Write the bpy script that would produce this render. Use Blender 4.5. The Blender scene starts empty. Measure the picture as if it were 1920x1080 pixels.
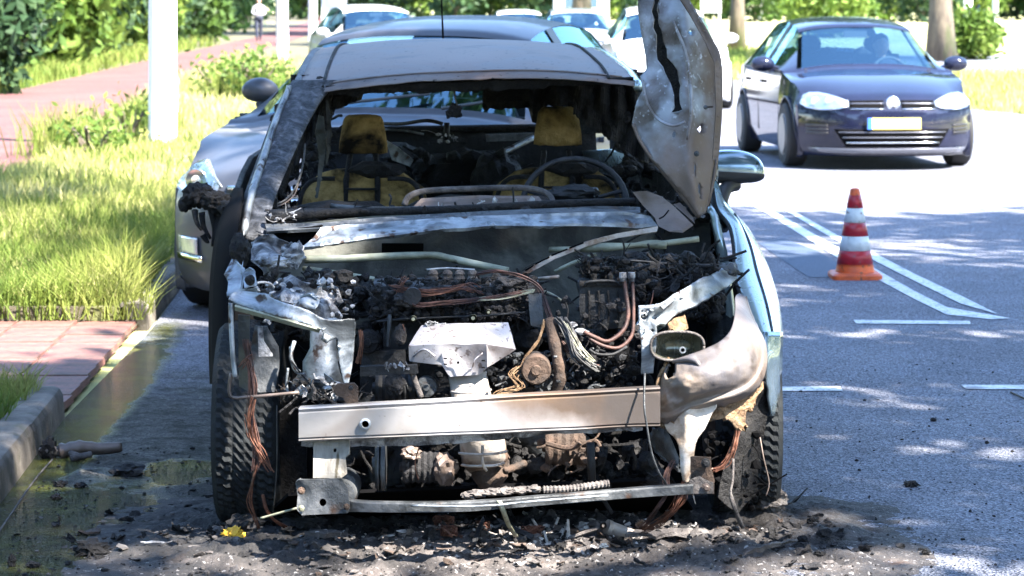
import bpy, bmesh, math, random
import numpy as np
from mathutils import Vector, Matrix, noise
random.seed(7); np.random.seed(7)
SC = bpy.context.scene
COL = SC.collection
# ---------------------------------------------------------------- camera
FPX, CX, HY, CH = 5200.0, 960.0, -2.0, 1.65      # focal length in photo pixels, eye height 1.65 m
cam = bpy.data.cameras.new('camera'); camo = bpy.data.objects.new('camera', cam); COL.objects.link(camo)
camo.location = (0, 0, CH); camo.rotation_euler = (math.radians(90), 0, 0)
cam.sensor_width = 36; cam.lens = 36 * FPX / 1920; cam.shift_y = -(540 - HY) / 1920
cam.clip_start = 0.1; cam.clip_end = 4000
cam.dof.use_dof = True; cam.dof.focus_distance = 8.5; cam.dof.aperture_fstop = 9
SC.camera = camo
# ---------------------------------------------------------------- light
SUN = Vector((0.50, -0.42, 0.757)).normalized()   # direction towards the sun
w = bpy.data.worlds.new('World'); SC.world = w; w.use_nodes = True
nt = w.node_tree; bg = nt.nodes['Background']
sky = nt.nodes.new('ShaderNodeTexSky'); sky.sky_type = 'NISHITA'; sky.sun_disc = False
sky.sun_elevation = math.asin(SUN.z); sky.sun_rotation = math.atan2(SUN.x, SUN.y)
sky.air_density = 1.0; sky.dust_density = 0.6; sky.ozone_density = 3.5
nt.links.new(sky.outputs[0], bg.inputs[0]); bg.inputs[1].default_value = 0.145
sl = bpy.data.lights.new('sun', 'SUN'); sl.energy = 5.0; sl.angle = math.radians(0.53); sl.color = (1.0, 0.93, 0.84)
so = bpy.data.objects.new('sun', sl); COL.objects.link(so); so.location = (20, -20, 40)
so.rotation_euler = SUN.to_track_quat('Z', 'Y').to_euler()
SC.view_settings.view_transform = 'Standard'; SC.view_settings.look = 'None'
SC.view_settings.exposure = 3.0; SC.view_settings.gamma = 1; SC.view_settings.use_curve_mapping = False

# ---------------------------------------------------------------- layout helpers
def P(px, py, D):
    return Vector(((px - CX) * D / FPX, D, CH - (py - HY) * D / FPX))
def G(px, py, z=0.0):
    D = (CH - z) * FPX / (py - HY)
    return Vector(((px - CX) * D / FPX, D, z))
def tag(o, label=None, cat=None, group=None, kind=None):
    if label: o['label'] = label
    if cat: o['category'] = cat
    if group: o['group'] = group
    if kind: o['kind'] = kind
    return o
def empty(name, loc, rz=0, label=None, cat=None, group=None):
    o = bpy.data.objects.new(name, None); COL.objects.link(o); o.empty_display_size = 0.1
    o.location = loc; o.rotation_euler = (0, 0, rz); return tag(o, label, cat, group)
def thicken(bm, th):
    """give a sheet a back and rims, offset along plain vertex normals"""
    bm.normal_update(); fs = list(bm.faces); vs = list(bm.verts); bnd = [e for e in bm.edges if e.is_boundary]
    nv = {}
    for v in vs:
        n = Vector()
        for f in v.link_faces: n += f.normal
        n = n.normalized() if n.length > 1e-6 else v.normal
        nv[v] = bm.verts.new(v.co - n * th)
    dirs = [(e.verts[0], e.verts[1], e.link_loops[0].vert) for e in bnd]
    for f in fs:
        try: bm.faces.new([nv[v] for v in f.verts][::-1])
        except ValueError: pass
    for a, b, first in dirs:
        if first is not a: a, b = b, a
        try: bm.faces.new([b, a, nv[a], nv[b]])
        except ValueError: pass
class MB:
    """collects geometry, builds ONE mesh object"""
    def __init__(s): s.v = []; s.f = []
    def add(s, vs, fs):
        b = len(s.v); s.v += [tuple(v) for v in vs]; s.f += [tuple(i + b for i in f) for f in fs]; return s
    def box(s, c, d, rot=None):
        vs = [Vector((x * d[0] / 2, y * d[1] / 2, z * d[2] / 2)) for x in (-1, 1) for y in (-1, 1) for z in (-1, 1)]
        if rot is not None: vs = [rot @ v for v in vs]
        vs = [v + Vector(c) for v in vs]
        return s.add(vs, [(0, 1, 3, 2), (4, 6, 7, 5), (0, 4, 5, 1), (2, 3, 7, 6), (0, 2, 6, 4), (1, 5, 7, 3)])
    def tube(s, pts, r, n=8, cap=True):
        pts = [Vector(p) for p in pts]; m = len(pts)
        rs = r if isinstance(r, (list, tuple)) else [r] * m
        b = len(s.v); up = Vector((0.13, 0.27, 1)).normalized(); prev = None
        for i, p in enumerate(pts):
            t = (pts[min(i + 1, m - 1)] - pts[max(i - 1, 0)])
            if t.length < 1e-9: t = Vector((0, 0, 1))
            t.normalize()
            a = prev if prev is not None else (up if abs(t.dot(up)) < .95 else Vector((1, 0, 0)))
            a = (a - t * a.dot(t));
            if a.length < 1e-6: a = t.orthogonal()
            a.normalize(); prev = a; c = t.cross(a)
            for k in range(n):
                q = 2 * math.pi * k / n
                s.v.append(tuple(p + (a * math.cos(q) + c * math.sin(q)) * rs[i]))
        for i in range(m - 1):
            for k in range(n):
                s.f.append((b + i * n + k, b + i * n + (k + 1) % n, b + (i + 1) * n + (k + 1) % n, b + (i + 1) * n + k))
        if cap:
            s.f.append(tuple(b + k for k in range(n))[::-1]); s.f.append(tuple(b + (m - 1) * n + k for k in range(n)))
        return s
    def lathe(s, prof, c, axis='X', n=32, fn=None):
        """prof: list of (r, a) a along axis"""
        b = len(s.v)
        for j, (r, a) in enumerate(prof):
            for k in range(n):
                q = 2 * math.pi * k / n; rr = r if fn is None else fn(r, a, q)
                u, v_ = rr * math.cos(q), rr * math.sin(q)
                p = (a, u, v_) if axis == 'X' else ((u, a, v_) if axis == 'Y' else (u, v_, a))
                s.v.append((p[0] + c[0], p[1] + c[1], p[2] + c[2]))
        for j in range(len(prof) - 1):
            for k in range(n):
                s.f.append((b + j * n + k, b + j * n + (k + 1) % n, b + (j + 1) * n + (k + 1) % n, b + (j + 1) * n + k))
        if prof[0][0] > 1e-4: s.f.append(tuple(b + k for k in range(n)))
        if prof[-1][0] > 1e-4: s.f.append(tuple(b + (len(prof) - 1) * n + k for k in range(n))[::-1])
        return s
    def grid(s, rows):
        b = len(s.v); n = len(rows[0])
        for r in rows: s.v += [tuple(p) for p in r]
        for i in range(len(rows) - 1):
            for k in range(n - 1):
                s.f.append((b + i * n + k, b + i * n + k + 1, b + (i + 1) * n + k + 1, b + (i + 1) * n + k))
        return s
    def lump(s, c, d, seed=0, sub=2, amp=.35, fs=2.2):
        bm = bmesh.new(); bmesh.ops.create_icosphere(bm, subdivisions=sub, radius=1)
        off = Vector((seed * 3.7, seed * 1.3, -seed * 2.1)); vs = []
        for v in bm.verts:
            k = 1 + amp * noise.fractal(v.co * fs + off, 0.9, 2.0, 4)
            vs.append((c[0] + v.co.x * k * d[0], c[1] + v.co.y * k * d[1], c[2] + v.co.z * k * d[2]))
        bm.verts.index_update(); fs_ = [tuple(v.index for v in f.verts) for f in bm.faces]; bm.free()
        return s.add(vs, fs_)
    def build(s, name, mat, parent=None, smooth=False, fix=True, solid=0, org=None):
        me = bpy.data.meshes.new(name)
        vs = s.v if org is None else [(v[0] - org[0], v[1] - org[1], v[2] - org[2]) for v in s.v]
        me.from_pydata(vs, [], s.f)
        if fix or solid:
            bm = bmesh.new(); bm.from_mesh(me)
            bmesh.ops.remove_doubles(bm, verts=bm.verts, dist=1e-5)
            bmesh.ops.recalc_face_normals(bm, faces=bm.faces)
            if solid: thicken(bm, solid)
            bm.to_mesh(me); bm.free()
        if smooth:
            me.polygons.foreach_set('use_smooth', [True] * len(me.polygons))
            if smooth != 2:
                try: me.set_sharp_from_angle(angle=math.radians(38))
                except Exception: pass
        if mat: me.materials.append(mat)
        o = bpy.data.objects.new(name, me); COL.objects.link(o)
        if parent: o.parent = parent
        return o
def smoothp(pts, n=5):
    """catmull-rom through tuples of any length"""
    pts = [tuple(p) for p in pts]
    if len(pts) < 3: return [Vector(p) if len(p) == 3 else p for p in pts]
    out = []; m = len(pts)
    for i in range(m - 1):
        p0, p1, p2, p3 = pts[max(i - 1, 0)], pts[i], pts[i + 1], pts[min(i + 2, m - 1)]
        for k in range(n):
            t = k / n
            out.append(tuple(.5 * (2 * b + (c - a) * t + (2 * a - 5 * b + 4 * c - d) * t * t + (3 * b - a - 3 * c + d) * t ** 3) for a, b, c, d in zip(p0, p1, p2, p3)))
    out.append(pts[-1]); return out
def npmesh(name, verts, quads, mat, parent=None, tri=False):
    me = bpy.data.meshes.new(name); n = len(quads); k = 3 if tri else 4
    me.vertices.add(len(verts)); me.vertices.foreach_set('co', np.asarray(verts, dtype=np.float32).ravel())
    me.loops.add(n * k); me.loops.foreach_set('vertex_index', np.asarray(quads, dtype=np.int32).ravel())
    me.polygons.add(n); me.polygons.foreach_set('loop_start', np.arange(0, n * k, k, dtype=np.int32))
    me.update(calc_edges=True); me.validate()
    me.materials.append(mat); o = bpy.data.objects.new(name, me); COL.objects.link(o)
    if parent: o.parent = parent
    return o
def copy_tree(o, parent=None):
    c = o.copy(); COL.objects.link(c); c.parent = parent
    for ch in list(o.children): copy_tree(ch, c)
    return c

# ---------------------------------------------------------------- materials
def S(*c):  # srgb 0-255 to linear
    return tuple(((x / 255) / 12.92 if x / 255 <= .04045 else ((x / 255 + .055) / 1.055) ** 2.4) for x in c)
def mat(name, cols, scale=5, detail=6, dist=0.0, rough=(.5, .8), metal=0.0, bump=0.0, bscale=30, specks=(), coat=0, spec=.5, stretch=(1, 1, 1), emit=None, transl=0, rscale=None, stains=()):
    m = bpy.data.materials.new(name); m.use_nodes = True; t = m.node_tree; N = t.nodes; L = t.links
    b = N['Principled BSDF']; tc = N.new('ShaderNodeTexCoord'); mp = N.new('ShaderNodeMapping'); mp.inputs['Scale'].default_value = stretch
    L.new(tc.outputs['Object'], mp.inputs[0]); V = mp.outputs[0]
    if len(cols) > 1:
        n1 = N.new('ShaderNodeTexNoise'); n1.inputs['Scale'].default_value = scale; n1.inputs['Detail'].default_value = detail
        n1.inputs['Roughness'].default_value = .6; n1.inputs['Distortion'].default_value = dist; L.new(V, n1.inputs[0])
        r = N.new('ShaderNodeValToRGB'); e = r.color_ramp.elements
        while len(e) > 1: e.remove(e[-1])
        e[0].position = cols[0][0]; e[0].color = (*cols[0][1], 1)
        for p, c in cols[1:]:
            q = e.new(p); q.color = (*c, 1)
        L.new(n1.outputs[0], r.inputs[0]); out = r.outputs[0]
        rr = N.new('ShaderNodeMapRange'); rr.inputs['To Min'].default_value = rough[0]; rr.inputs['To Max'].default_value = rough[1]
        rr.inputs['From Min'].default_value = .3; rr.inputs['From Max'].default_value = .7
        if rscale:
            n3 = N.new('ShaderNodeTexNoise'); n3.inputs['Scale'].default_value = rscale; n3.inputs['Detail'].default_value = 5; L.new(V, n3.inputs[0]); L.new(n3.outputs[0], rr.inputs[0])
        else: L.new(n1.outputs[0], rr.inputs[0])
        L.new(rr.outputs[0], b.inputs['Roughness'])
    else:
        rg = N.new('ShaderNodeRGB'); rg.outputs[0].default_value = (*cols[0][1], 1); out = rg.outputs[0]
        b.inputs['Roughness'].default_value = rough[0]
    for (c, sc, lo, hi) in specks:
        ns = N.new('ShaderNodeTexNoise'); ns.inputs['Scale'].default_value = sc; ns.inputs['Detail'].default_value = 3; L.new(V, ns.inputs[0])
        mr = N.new('ShaderNodeMapRange'); mr.inputs['From Min'].default_value = lo; mr.inputs['From Max'].default_value = hi; L.new(ns.outputs[0], mr.inputs[0])
        mx = N.new('ShaderNodeMix'); mx.data_type = 'RGBA'; L.new(mr.outputs[0], mx.inputs[0]); L.new(out, mx.inputs[6]); mx.inputs[7].default_value = (*c, 1); out = mx.outputs[2]
    for (c, ctr, rad, k) in stains:   # marks with a place of their own on the piece
        a_ = N.new('ShaderNodeVectorMath'); a_.operation = 'SUBTRACT'; L.new(tc.outputs['Object'], a_.inputs[0]); a_.inputs[1].default_value = ctr
        d_ = N.new('ShaderNodeVectorMath'); d_.operation = 'DIVIDE'; L.new(a_.outputs[0], d_.inputs[0]); d_.inputs[1].default_value = rad
        l_ = N.new('ShaderNodeVectorMath'); l_.operation = 'LENGTH'; L.new(d_.outputs[0], l_.inputs[0])
        nn = N.new('ShaderNodeTexNoise'); nn.inputs['Scale'].default_value = 14; nn.inputs['Detail'].default_value = 7; L.new(tc.outputs['Object'], nn.inputs[0])
        q_ = N.new('ShaderNodeMath'); q_.operation = 'MULTIPLY_ADD'; L.new(nn.outputs[0], q_.inputs[0]); q_.inputs[1].default_value = 1.5; L.new(l_.outputs['Value'], q_.inputs[2])
        mr = N.new('ShaderNodeMapRange'); L.new(q_.outputs[0], mr.inputs[0]); mr.inputs['From Min'].default_value = 1.25; mr.inputs['From Max'].default_value = 2.1; mr.inputs['To Min'].default_value = k; mr.inputs['To Max'].default_value = 0
        mx = N.new('ShaderNodeMix'); mx.data_type = 'RGBA'; L.new(mr.outputs[0], mx.inputs[0]); L.new(out, mx.inputs[6]); mx.inputs[7].default_value = (*c, 1); out = mx.outputs[2]
    L.new(out, b.inputs['Base Color'])
    b.inputs['Metallic'].default_value = metal; b.inputs['Specular IOR Level'].default_value = spec
    b.inputs['Coat Weight'].default_value = coat; b.inputs['Coat Roughness'].default_value = .05
    if bump:
        n2 = N.new('ShaderNodeTexNoise'); n2.inputs['Scale'].default_value = bscale; n2.inputs['Detail'].default_value = 8; n2.inputs['Roughness'].default_value = .65; L.new(V, n2.inputs[0])
        bp = N.new('ShaderNodeBump'); bp.inputs['Strength'].default_value = bump; bp.inputs['Distance'].default_value = .02; L.new(n2.outputs[0], bp.inputs['Height']); L.new(bp.outputs[0], b.inputs['Normal'])
    if transl:
        tr = N.new('ShaderNodeBsdfTranslucent'); L.new(out, tr.inputs[0]); ms = N.new('ShaderNodeMixShader'); ms.inputs[0].default_value = transl
        L.new(b.outputs[0], ms.inputs[1]); L.new(tr.outputs[0], ms.inputs[2]); L.new(ms.outputs[0], N['Material Output'].inputs[0])
    return m
def glass(name, tint, refl=.25, rough=.02, rc=(1, 1, 1)):
    m = bpy.data.materials.new(name); m.use_nodes = True; t = m.node_tree; N = t.nodes; L = t.links; N.remove(N['Principled BSDF'])
    tr = N.new('ShaderNodeBsdfTransparent'); tr.inputs[0].default_value = (*tint, 1)
    gl = N.new('ShaderNodeBsdfGlossy'); gl.inputs['Roughness'].default_value = rough; gl.inputs[0].default_value = (*rc, 1)
    lw = N.new('ShaderNodeLayerWeight'); lw.inputs[0].default_value = .5
    mr = N.new('ShaderNodeMapRange'); mr.inputs['To Min'].default_value = refl * .45; mr.inputs['To Max'].default_value = min(1, refl * 3); L.new(lw.outputs['Fresnel'], mr.inputs[0])
    mx = N.new('ShaderNodeMixShader'); L.new(mr.outputs[0], mx.inputs[0]); L.new(tr.outputs[0], mx.inputs[1]); L.new(gl.outputs[0], mx.inputs[2]); L.new(mx.outputs[0], N['Material Output'].inputs[0])
    return m
M = {}
M['char'] = mat('char', [(.35, (.004, .004, .005)), (.55, (.011, .0105, .011)), (.75, (.035, .032, .03))], 18, rough=(.55, .95), bump=.9, bscale=60, spec=.3)
M['char_dust'] = mat('char_dust', [(.3, (.006, .006, .007)), (.5, (.018, .0175, .019)), (.68, (.06, .056, .057)), (.8, (.15, .14, .135))], 26, rough=(.7, .95), bump=.9, bscale=70, spec=.3)
M['soot'] = mat('soot', [(.3, (.005, .0055, .0065)), (.55, (.015, .016, .018)), (.72, (.045, .047, .05))], 9, rough=(.4, .8), metal=.2, bump=.4, bscale=40, spec=.35)
M['bracket'] = mat('bracket', [(.35, (.10, .085, .065)), (.5, (.22, .205, .18)), (.7, (.29, .275, .25))], 9, stretch=(3, 1, .6), rough=(.5, .7), metal=.2, bump=.1, specks=[((.05, .04, .02), 16, .60, .68)])
M['black'] = mat('black', [(0, (.004, .004, .0045))], rough=(.9, .9), spec=.05)
M['pillar'] = mat('pillar', [(.36, (.012, .013, .016)), (.5, (.04, .044, .052)), (.62, (.10, .105, .12)), (.75, (.24, .25, .26))], 22, dist=1, rough=(.45, .8), metal=.2, bump=.6, bscale=60, spec=.3)
M['bare'] = mat('bare', [(.3, (.03, .034, .038)), (.43, (.12, .135, .15)), (.56, (.30, .33, .36)), (.75, (.44, .465, .49))], 7, dist=.8, rough=(.3, .65), metal=.55, bump=.25, bscale=45, specks=[((.05, .03, .022), 22, .60, .68), ((.03, .032, .035), 7, .56, .72)])
M['bare_dark'] = mat('bare_dark', [(.32, (.012, .013, .014)), (.5, (.05, .055, .06)), (.66, (.125, .13, .135)), (.8, (.22, .22, .22))], 9, dist=.5, rough=(.35, .75), metal=.4, bump=.35, bscale=40, specks=[((.05, .028, .018), 16, .62, .74)])
M['ash'] = mat('ash', [(.3, (.02, .02, .022)), (.42, (.13, .13, .14)), (.52, (.34, .345, .36)), (.7, (.52, .53, .55))], 16, dist=.9, rough=(.4, .85), metal=.3, bump=.8, bscale=60, specks=[((.02, .02, .022), 9, .54, .66)])
M['beam'] = mat('beam', [(.3, (.15, .13, .12)), (.45, (.24, .23, .225)), (.65, (.29, .285, .29)), (.8, (.24, .24, .26))], 2.2, dist=.8, detail=3, rough=(.35, .55), metal=.3, bump=.05, bscale=30, specks=[((.13, .095, .08), 3.5, .52, .70), ((.12, .10, .09), 45, .67, .74)], stains=[((.075, .05, .034), (.34, -1.63, .50), (.20, .2, .07), .95), ((.05, .042, .038), (.50, -1.6, .46), (.16, .3, .2), .95), ((.06, .045, .035), (-.42, -1.63, .54), (.13, .2, .04), .95), ((.08, .07, .065), (-.05, -1.63, .54), (.3, .2, .018), .8), ((.14, .09, .055), (.12, -1.63, .51), (.12, .2, .03), .6)])
M['shield'] = mat('shield', [(.3, (.22, .215, .235)), (.5, (.33, .32, .34)), (.7, (.42, .395, .40))], 6, rough=(.3, .5), metal=.45, bump=.15, bscale=35, specks=[((.12, .10, .10), 60, .58, .66), ((.15, .13, .13), 7, .55, .7)])
M['cat'] = mat('cat', [(.35, (.14, .095, .065)), (.45, (.28, .245, .215)), (.65, (.38, .35, .32))], 9, rough=(.4, .7), metal=.3, bump=.3, bscale=30, specks=[((.12, .065, .04), 12, .58, .68)])
M['rust'] = mat('rust', [(.3, (.018, .013, .011)), (.5, (.05, .032, .022)), (.7, (.10, .063, .045))], 14, rough=(.7, .95), metal=.1, bump=.6, bscale=60)
M['copper'] = mat('copper', [(.35, (.05, .022, .016)), (.55, (.15, .065, .042)), (.75, (.30, .16, .11))], 30, rough=(.35, .6), metal=.5)
M['copper_dark'] = mat('copper_dark', [(.35, (.025, .015, .015)), (.55, (.08, .04, .033)), (.75, (.15, .08, .06))], 20, rough=(.5, .8), metal=.3, bump=.3)
M['zinc'] = mat('zinc', [(.3, (.09, .09, .06)), (.5, (.2, .205, .145)), (.7, (.32, .33, .26))], 9, rough=(.45, .7), metal=.15, bump=.15, specks=[((.04, .035, .025), 25, .6, .7)])
M['foam'] = mat('foam', [(.36, (.006, .005, .004)), (.45, (.10, .068, .026)), (.55, (.25, .17, .062)), (.75, (.40, .28, .12))], 7, dist=.4, rough=(.8, 1), bump=.9, bscale=40, spec=.1)
M['wall'] = mat('wall', [(.36, (.007, .008, .008)), (.48, (.03, .032, .029)), (.58, (.09, .094, .082)), (.7, (.15, .155, .14))], 3.2, dist=.9, rough=(.6, .9), bump=.3, bscale=30, specks=[((.07, .065, .04), 6, .6, .75)])
M['roofburn'] = mat('roofburn', [(.3, (.12, .075, .06)), (.45, (.14, .102, .09)), (.58, (.15, .135, .135)), (.75, (.10, .10, .112))], 2.6, dist=.6, rough=(.5, .65), metal=.12, bump=.05, bscale=12, specks=[((.008, .008, .008), 55, .66, .69), ((.03, .03, .035), 3.5, .60, .75)])
M['hoodburn'] = mat('hoodburn', [(.32, (.05, .04, .036)), (.44, (.11, .098, .094)), (.56, (.17, .17, .185)), (.70, (.34, .36, .40))], 7, dist=.7, rough=(.4, .65), metal=.3, bump=.15, bscale=22, specks=[((.27, .30, .345), 9, .48, .64), ((.40, .44, .50), 60, .60, .74), ((.045, .034, .03), 6, .56, .74)], stains=[((.125, .088, .066), (.72, -.4, 1.06), (.17, .6, .17), .92), ((.10, .072, .058), (.80, -.4, 1.45), (.045, .6, .5), .8)])
M['brownmetal'] = mat('brownmetal', [(.35, (.07, .05, .04)), (.55, (.125, .095, .08)), (.75, (.18, .14, .12))], 6, rough=(.4, .6), metal=.35, bump=.08)
M['silver'] = mat('silver', [(.3, (.34, .42, .43)), (.7, (.44, .52, .53))], 3, rough=(.2, .32), metal=.6, coat=.6, specks=[((.03, .03, .03), 40, .68, .72)])
M['silver_dk'] = mat('silver_dk', [(.4, (.05, .056, .072)), (.6, (.062, .068, .085))], 2, rough=(.45, .5), metal=.1, coat=.25, spec=.2)
M['silver_blue'] = mat('silver_blue', [(.4, (.13, .19, .235)), (.6, (.19, .255, .30))], 4, rough=(.2, .3), metal=.6, coat=1, specks=[((.03, .03, .03), 18, .63, .75)])
M['melt'] = mat('melt', [(.3, (.10, .07, .052)), (.45, (.088, .076, .071)), (.6, (.075, .071, .078)), (.75, (.045, .045, .055))], 5, dist=.8, detail=6, rough=(.42, .62), metal=0, bump=.2, bscale=30, specks=[((.03, .022, .018), 12, .58, .7)], stains=[((.19, .145, .105), (.60, -1.5, .49), (.14, .3, .08), .7), ((.16, .09, .04), (.50, -1.5, .50), (.045, .3, .13), .9)])
M['meltwhite'] = mat('meltwhite', [(.35, (.16, .10, .06)), (.5, (.42, .35, .28)), (.65, (.6, .55, .5))], 14, dist=.5, rough=(.4, .7), bump=.4, bscale=40)
M['meltbrown'] = mat('meltbrown', [(.35, (.05, .03, .016)), (.5, (.18, .105, .05)), (.7, (.33, .23, .14))], 25, dist=.5, rough=(.4, .8), bump=.8, bscale=60)
M['rubber'] = mat('rubber', [(.35, (.007, .0085, .010)), (.65, (.017, .02, .022))], 20, rough=(.65, .9), bump=.35, bscale=80, spec=.25)
M['rubber_clean'] = mat('rubber_clean', [(0, (.015, .015, .016))], rough=(.8, .8))
M['wire'] = mat('wire', [(.4, (.01, .01, .01)), (.6, (.05, .05, .05))], 30, rough=(.5, .8))
M['reflector'] = mat('reflector', [(.35, (.10, .10, .075)), (.55, (.2, .2, .16)), (.75, (.36, .36, .33))], 5, stretch=(5, 1, .6), rough=(.15, .4), metal=.7, bump=.1)
M['ashgrey'] = mat('ashgrey', [(.3, (.025, .022, .022)), (.5, (.075, .066, .063)), (.7, (.17, .155, .145)), (.82, (.3, .28, .26))], 16, rough=(.8, 1), bump=.8, bscale=50)
M['ashwhite'] = mat('ashwhite', [(.4, (.2, .19, .18)), (.6, (.45, .43, .41))], 20, rough=(.7, .9), bump=.4)
M['yellow'] = mat('yellow', [(.4, (.55, .3, .02)), (.6, (.75, .45, .04))], 30, rough=(.5, .7), bump=.3)
M['stem'] = mat('stem', [(.35, (.07, .055, .04)), (.65, (.16, .13, .09))], 6, rough=(.8, 1), bump=1, bscale=12, stretch=(1, 1, .3), specks=[((.07, .09, .03), 2, .55, .7)])
def leafmat(name, a, b, c): return mat(name, [(.35, a), (.5, b), (.68, c)], 1.3, rough=(.5, .7), spec=.3, transl=.38)
M['leaf'] = leafmat('leaf', (.025, .055, .012), (.055, .11, .02), (.10, .17, .035))
M['leaf2'] = leafmat('leaf_light', (.05, .10, .015), (.11, .18, .03), (.19, .25, .05))
M['leaf3'] = leafmat('leaf_dark', (.015, .04, .016), (.035, .075, .03), (.07, .12, .045))
M['grass'] = mat('grass', [(.35, (.07, .12, .02)), (.5, (.14, .19, .035)), (.65, (.26, .27, .08))], .9, rough=(.6, .8), spec=.2, transl=.35)
M['straw'] = mat('straw', [(.35, (.20, .24, .06)), (.5, (.34, .34, .12)), (.65, (.46, .42, .20))], 1.1, rough=(.6, .8), spec=.2, transl=.3)
# ================================================================ SETTING
def sheet(name, pts, z, m, kind='structure', th=0.0, cuts=0):
    mb = MB(); mb.add([(p[0], p[1], z) for p in pts], [tuple(range(len(pts)))])
    o = mb.build(name, m, fix=False); o['kind'] = kind
    me = o.data
    if me.polygons[0].normal.z < 0: me.flip_normals()
    return o
KERB = [(-1.60, 2), (-1.66, 8.74), (-1.76, 10.7), (-1.80, 13.8), (-1.98, 18), (-2.45, 27), (-3.1, 40), (-3.9, 60), (-5.4, 100), (-9, 180), (-16, 300)]
REDGE = [(9.3, 2), (9.2, 20), (8.4, 34), (7.2, 40), (5.5, 46), (4.5, 55), (3.0, 80), (1.4, 110), (-3.0, 180), (-10, 300)]
def kx(y, L=None):
    L = L or KERB
    for (a, b), (c, d) in zip(L, L[1:]):
        if y <= d: return a + (c - a) * max(0, (y - b)) / (d - b)
    return L[-1][0]
# materials with a place of their own
def ground_mat(name, base, agg, rough, bump=.5, scale=260, wetfn=None):
    m = bpy.data.materials.new(name); m.use_nodes = True; t = m.node_tree; N = t.nodes; L = t.links; b = N['Principled BSDF']
    tc = N.new('ShaderNodeTexCoord'); V = tc.outputs['Object']
    v = N.new('ShaderNodeTexVoronoi'); v.inputs['Scale'].default_value = scale * .5; L.new(V, v.inputs[0])
    n = N.new('ShaderNodeTexNoise'); n.inputs['Scale'].default_value = .8; n.inputs['Detail'].default_value = 7; L.new(V, n.inputs[0])
    r = N.new('ShaderNodeValToRGB'); e = r.color_ramp.elements; e[0].position = .3; e[0].color = (*base[0], 1); e[1].position = .7; e[1].color = (*base[1], 1); L.new(n.outputs[0], r.inputs[0])
    sep = N.new('ShaderNodeSeparateColor'); L.new(v.outputs['Color'], sep.inputs[0])
    r2 = N.new('ShaderNodeValToRGB'); e = r2.color_ramp.elements; e[0].position = 0; e[0].color = (*agg[0], 1); e[1].position = 1; e[1].color = (*agg[1], 1); L.new(sep.outputs[0], r2.inputs[0])
    mx = N.new('ShaderNodeMix'); mx.data_type = 'RGBA'; mx.blend_type = 'MULTIPLY'; mx.inputs[0].default_value = 1; L.new(r.outputs[0], mx.inputs[6]); L.new(r2.outputs[0], mx.inputs[7])
    col = mx.outputs[2]; rg = None
    if wetfn: col, rg = wetfn(N, L, V, col)
    L.new(col, b.inputs['Base Color'])
    b.inputs['Specular IOR Level'].default_value = .12
    if rg is not None: L.new(rg, b.inputs['Roughness'])
    else: b.inputs['Roughness'].default_value = rough
    bp = N.new('ShaderNodeBump'); bp.inputs['Strength'].default_value = min(1, bump * 1.6); bp.inputs['Distance'].default_value = .012; L.new(v.outputs['Distance'], bp.inputs['Height'])
    n5 = N.new('ShaderNodeTexNoise'); n5.inputs['Scale'].default_value = 35; n5.inputs['Detail'].default_value = 6; L.new(V, n5.inputs[0])
    bp2 = N.new('ShaderNodeBump'); bp2.inputs['Strength'].default_value = bump * .6; bp2.inputs['Distance'].default_value = .01; L.new(n5.outputs[0], bp2.inputs['Height']); L.new(bp.outputs[0], bp2.inputs['Normal'])
    L.new(bp2.outputs[0], b.inputs['Normal'])
    return m
def ellipse(N, L, V, c, r, edge=.5, ns=2.2, na=.7):
    """1 inside a noisy ellipse on the ground, 0 outside"""
    a = N.new('ShaderNodeVectorMath'); a.operation = 'SUBTRACT'; L.new(V, a.inputs[0]); a.inputs[1].default_value = (c[0], c[1], 0)
    d = N.new('ShaderNodeVectorMath'); d.operation = 'DIVIDE'; L.new(a.outputs[0], d.inputs[0]); d.inputs[1].default_value = (r[0], r[1], 1e6)
    l = N.new('ShaderNodeVectorMath'); l.operation = 'LENGTH'; L.new(d.outputs[0], l.inputs[0])
    n = N.new('ShaderNodeTexNoise'); n.inputs['Scale'].default_value = ns; n.inputs['Detail'].default_value = 8; n.inputs['Roughness'].default_value = .65; L.new(V, n.inputs[0])
    q = N.new('ShaderNodeMath'); q.operation = 'MULTIPLY_ADD'; L.new(n.outputs[0], q.inputs[0]); q.inputs[1].default_value = na * 2; L.new(l.outputs['Value'], q.inputs[2])
    mr = N.new('ShaderNodeMapRange'); L.new(q.outputs[0], mr.inputs[0]); mr.inputs['From Min'].default_value = 1 + na - edge / 2; mr.inputs['From Max'].default_value = 1 + na + edge / 2
    mr.inputs['To Min'].default_value = 1; mr.inputs['To Max'].default_value = 0; return mr.outputs[0]
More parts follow.
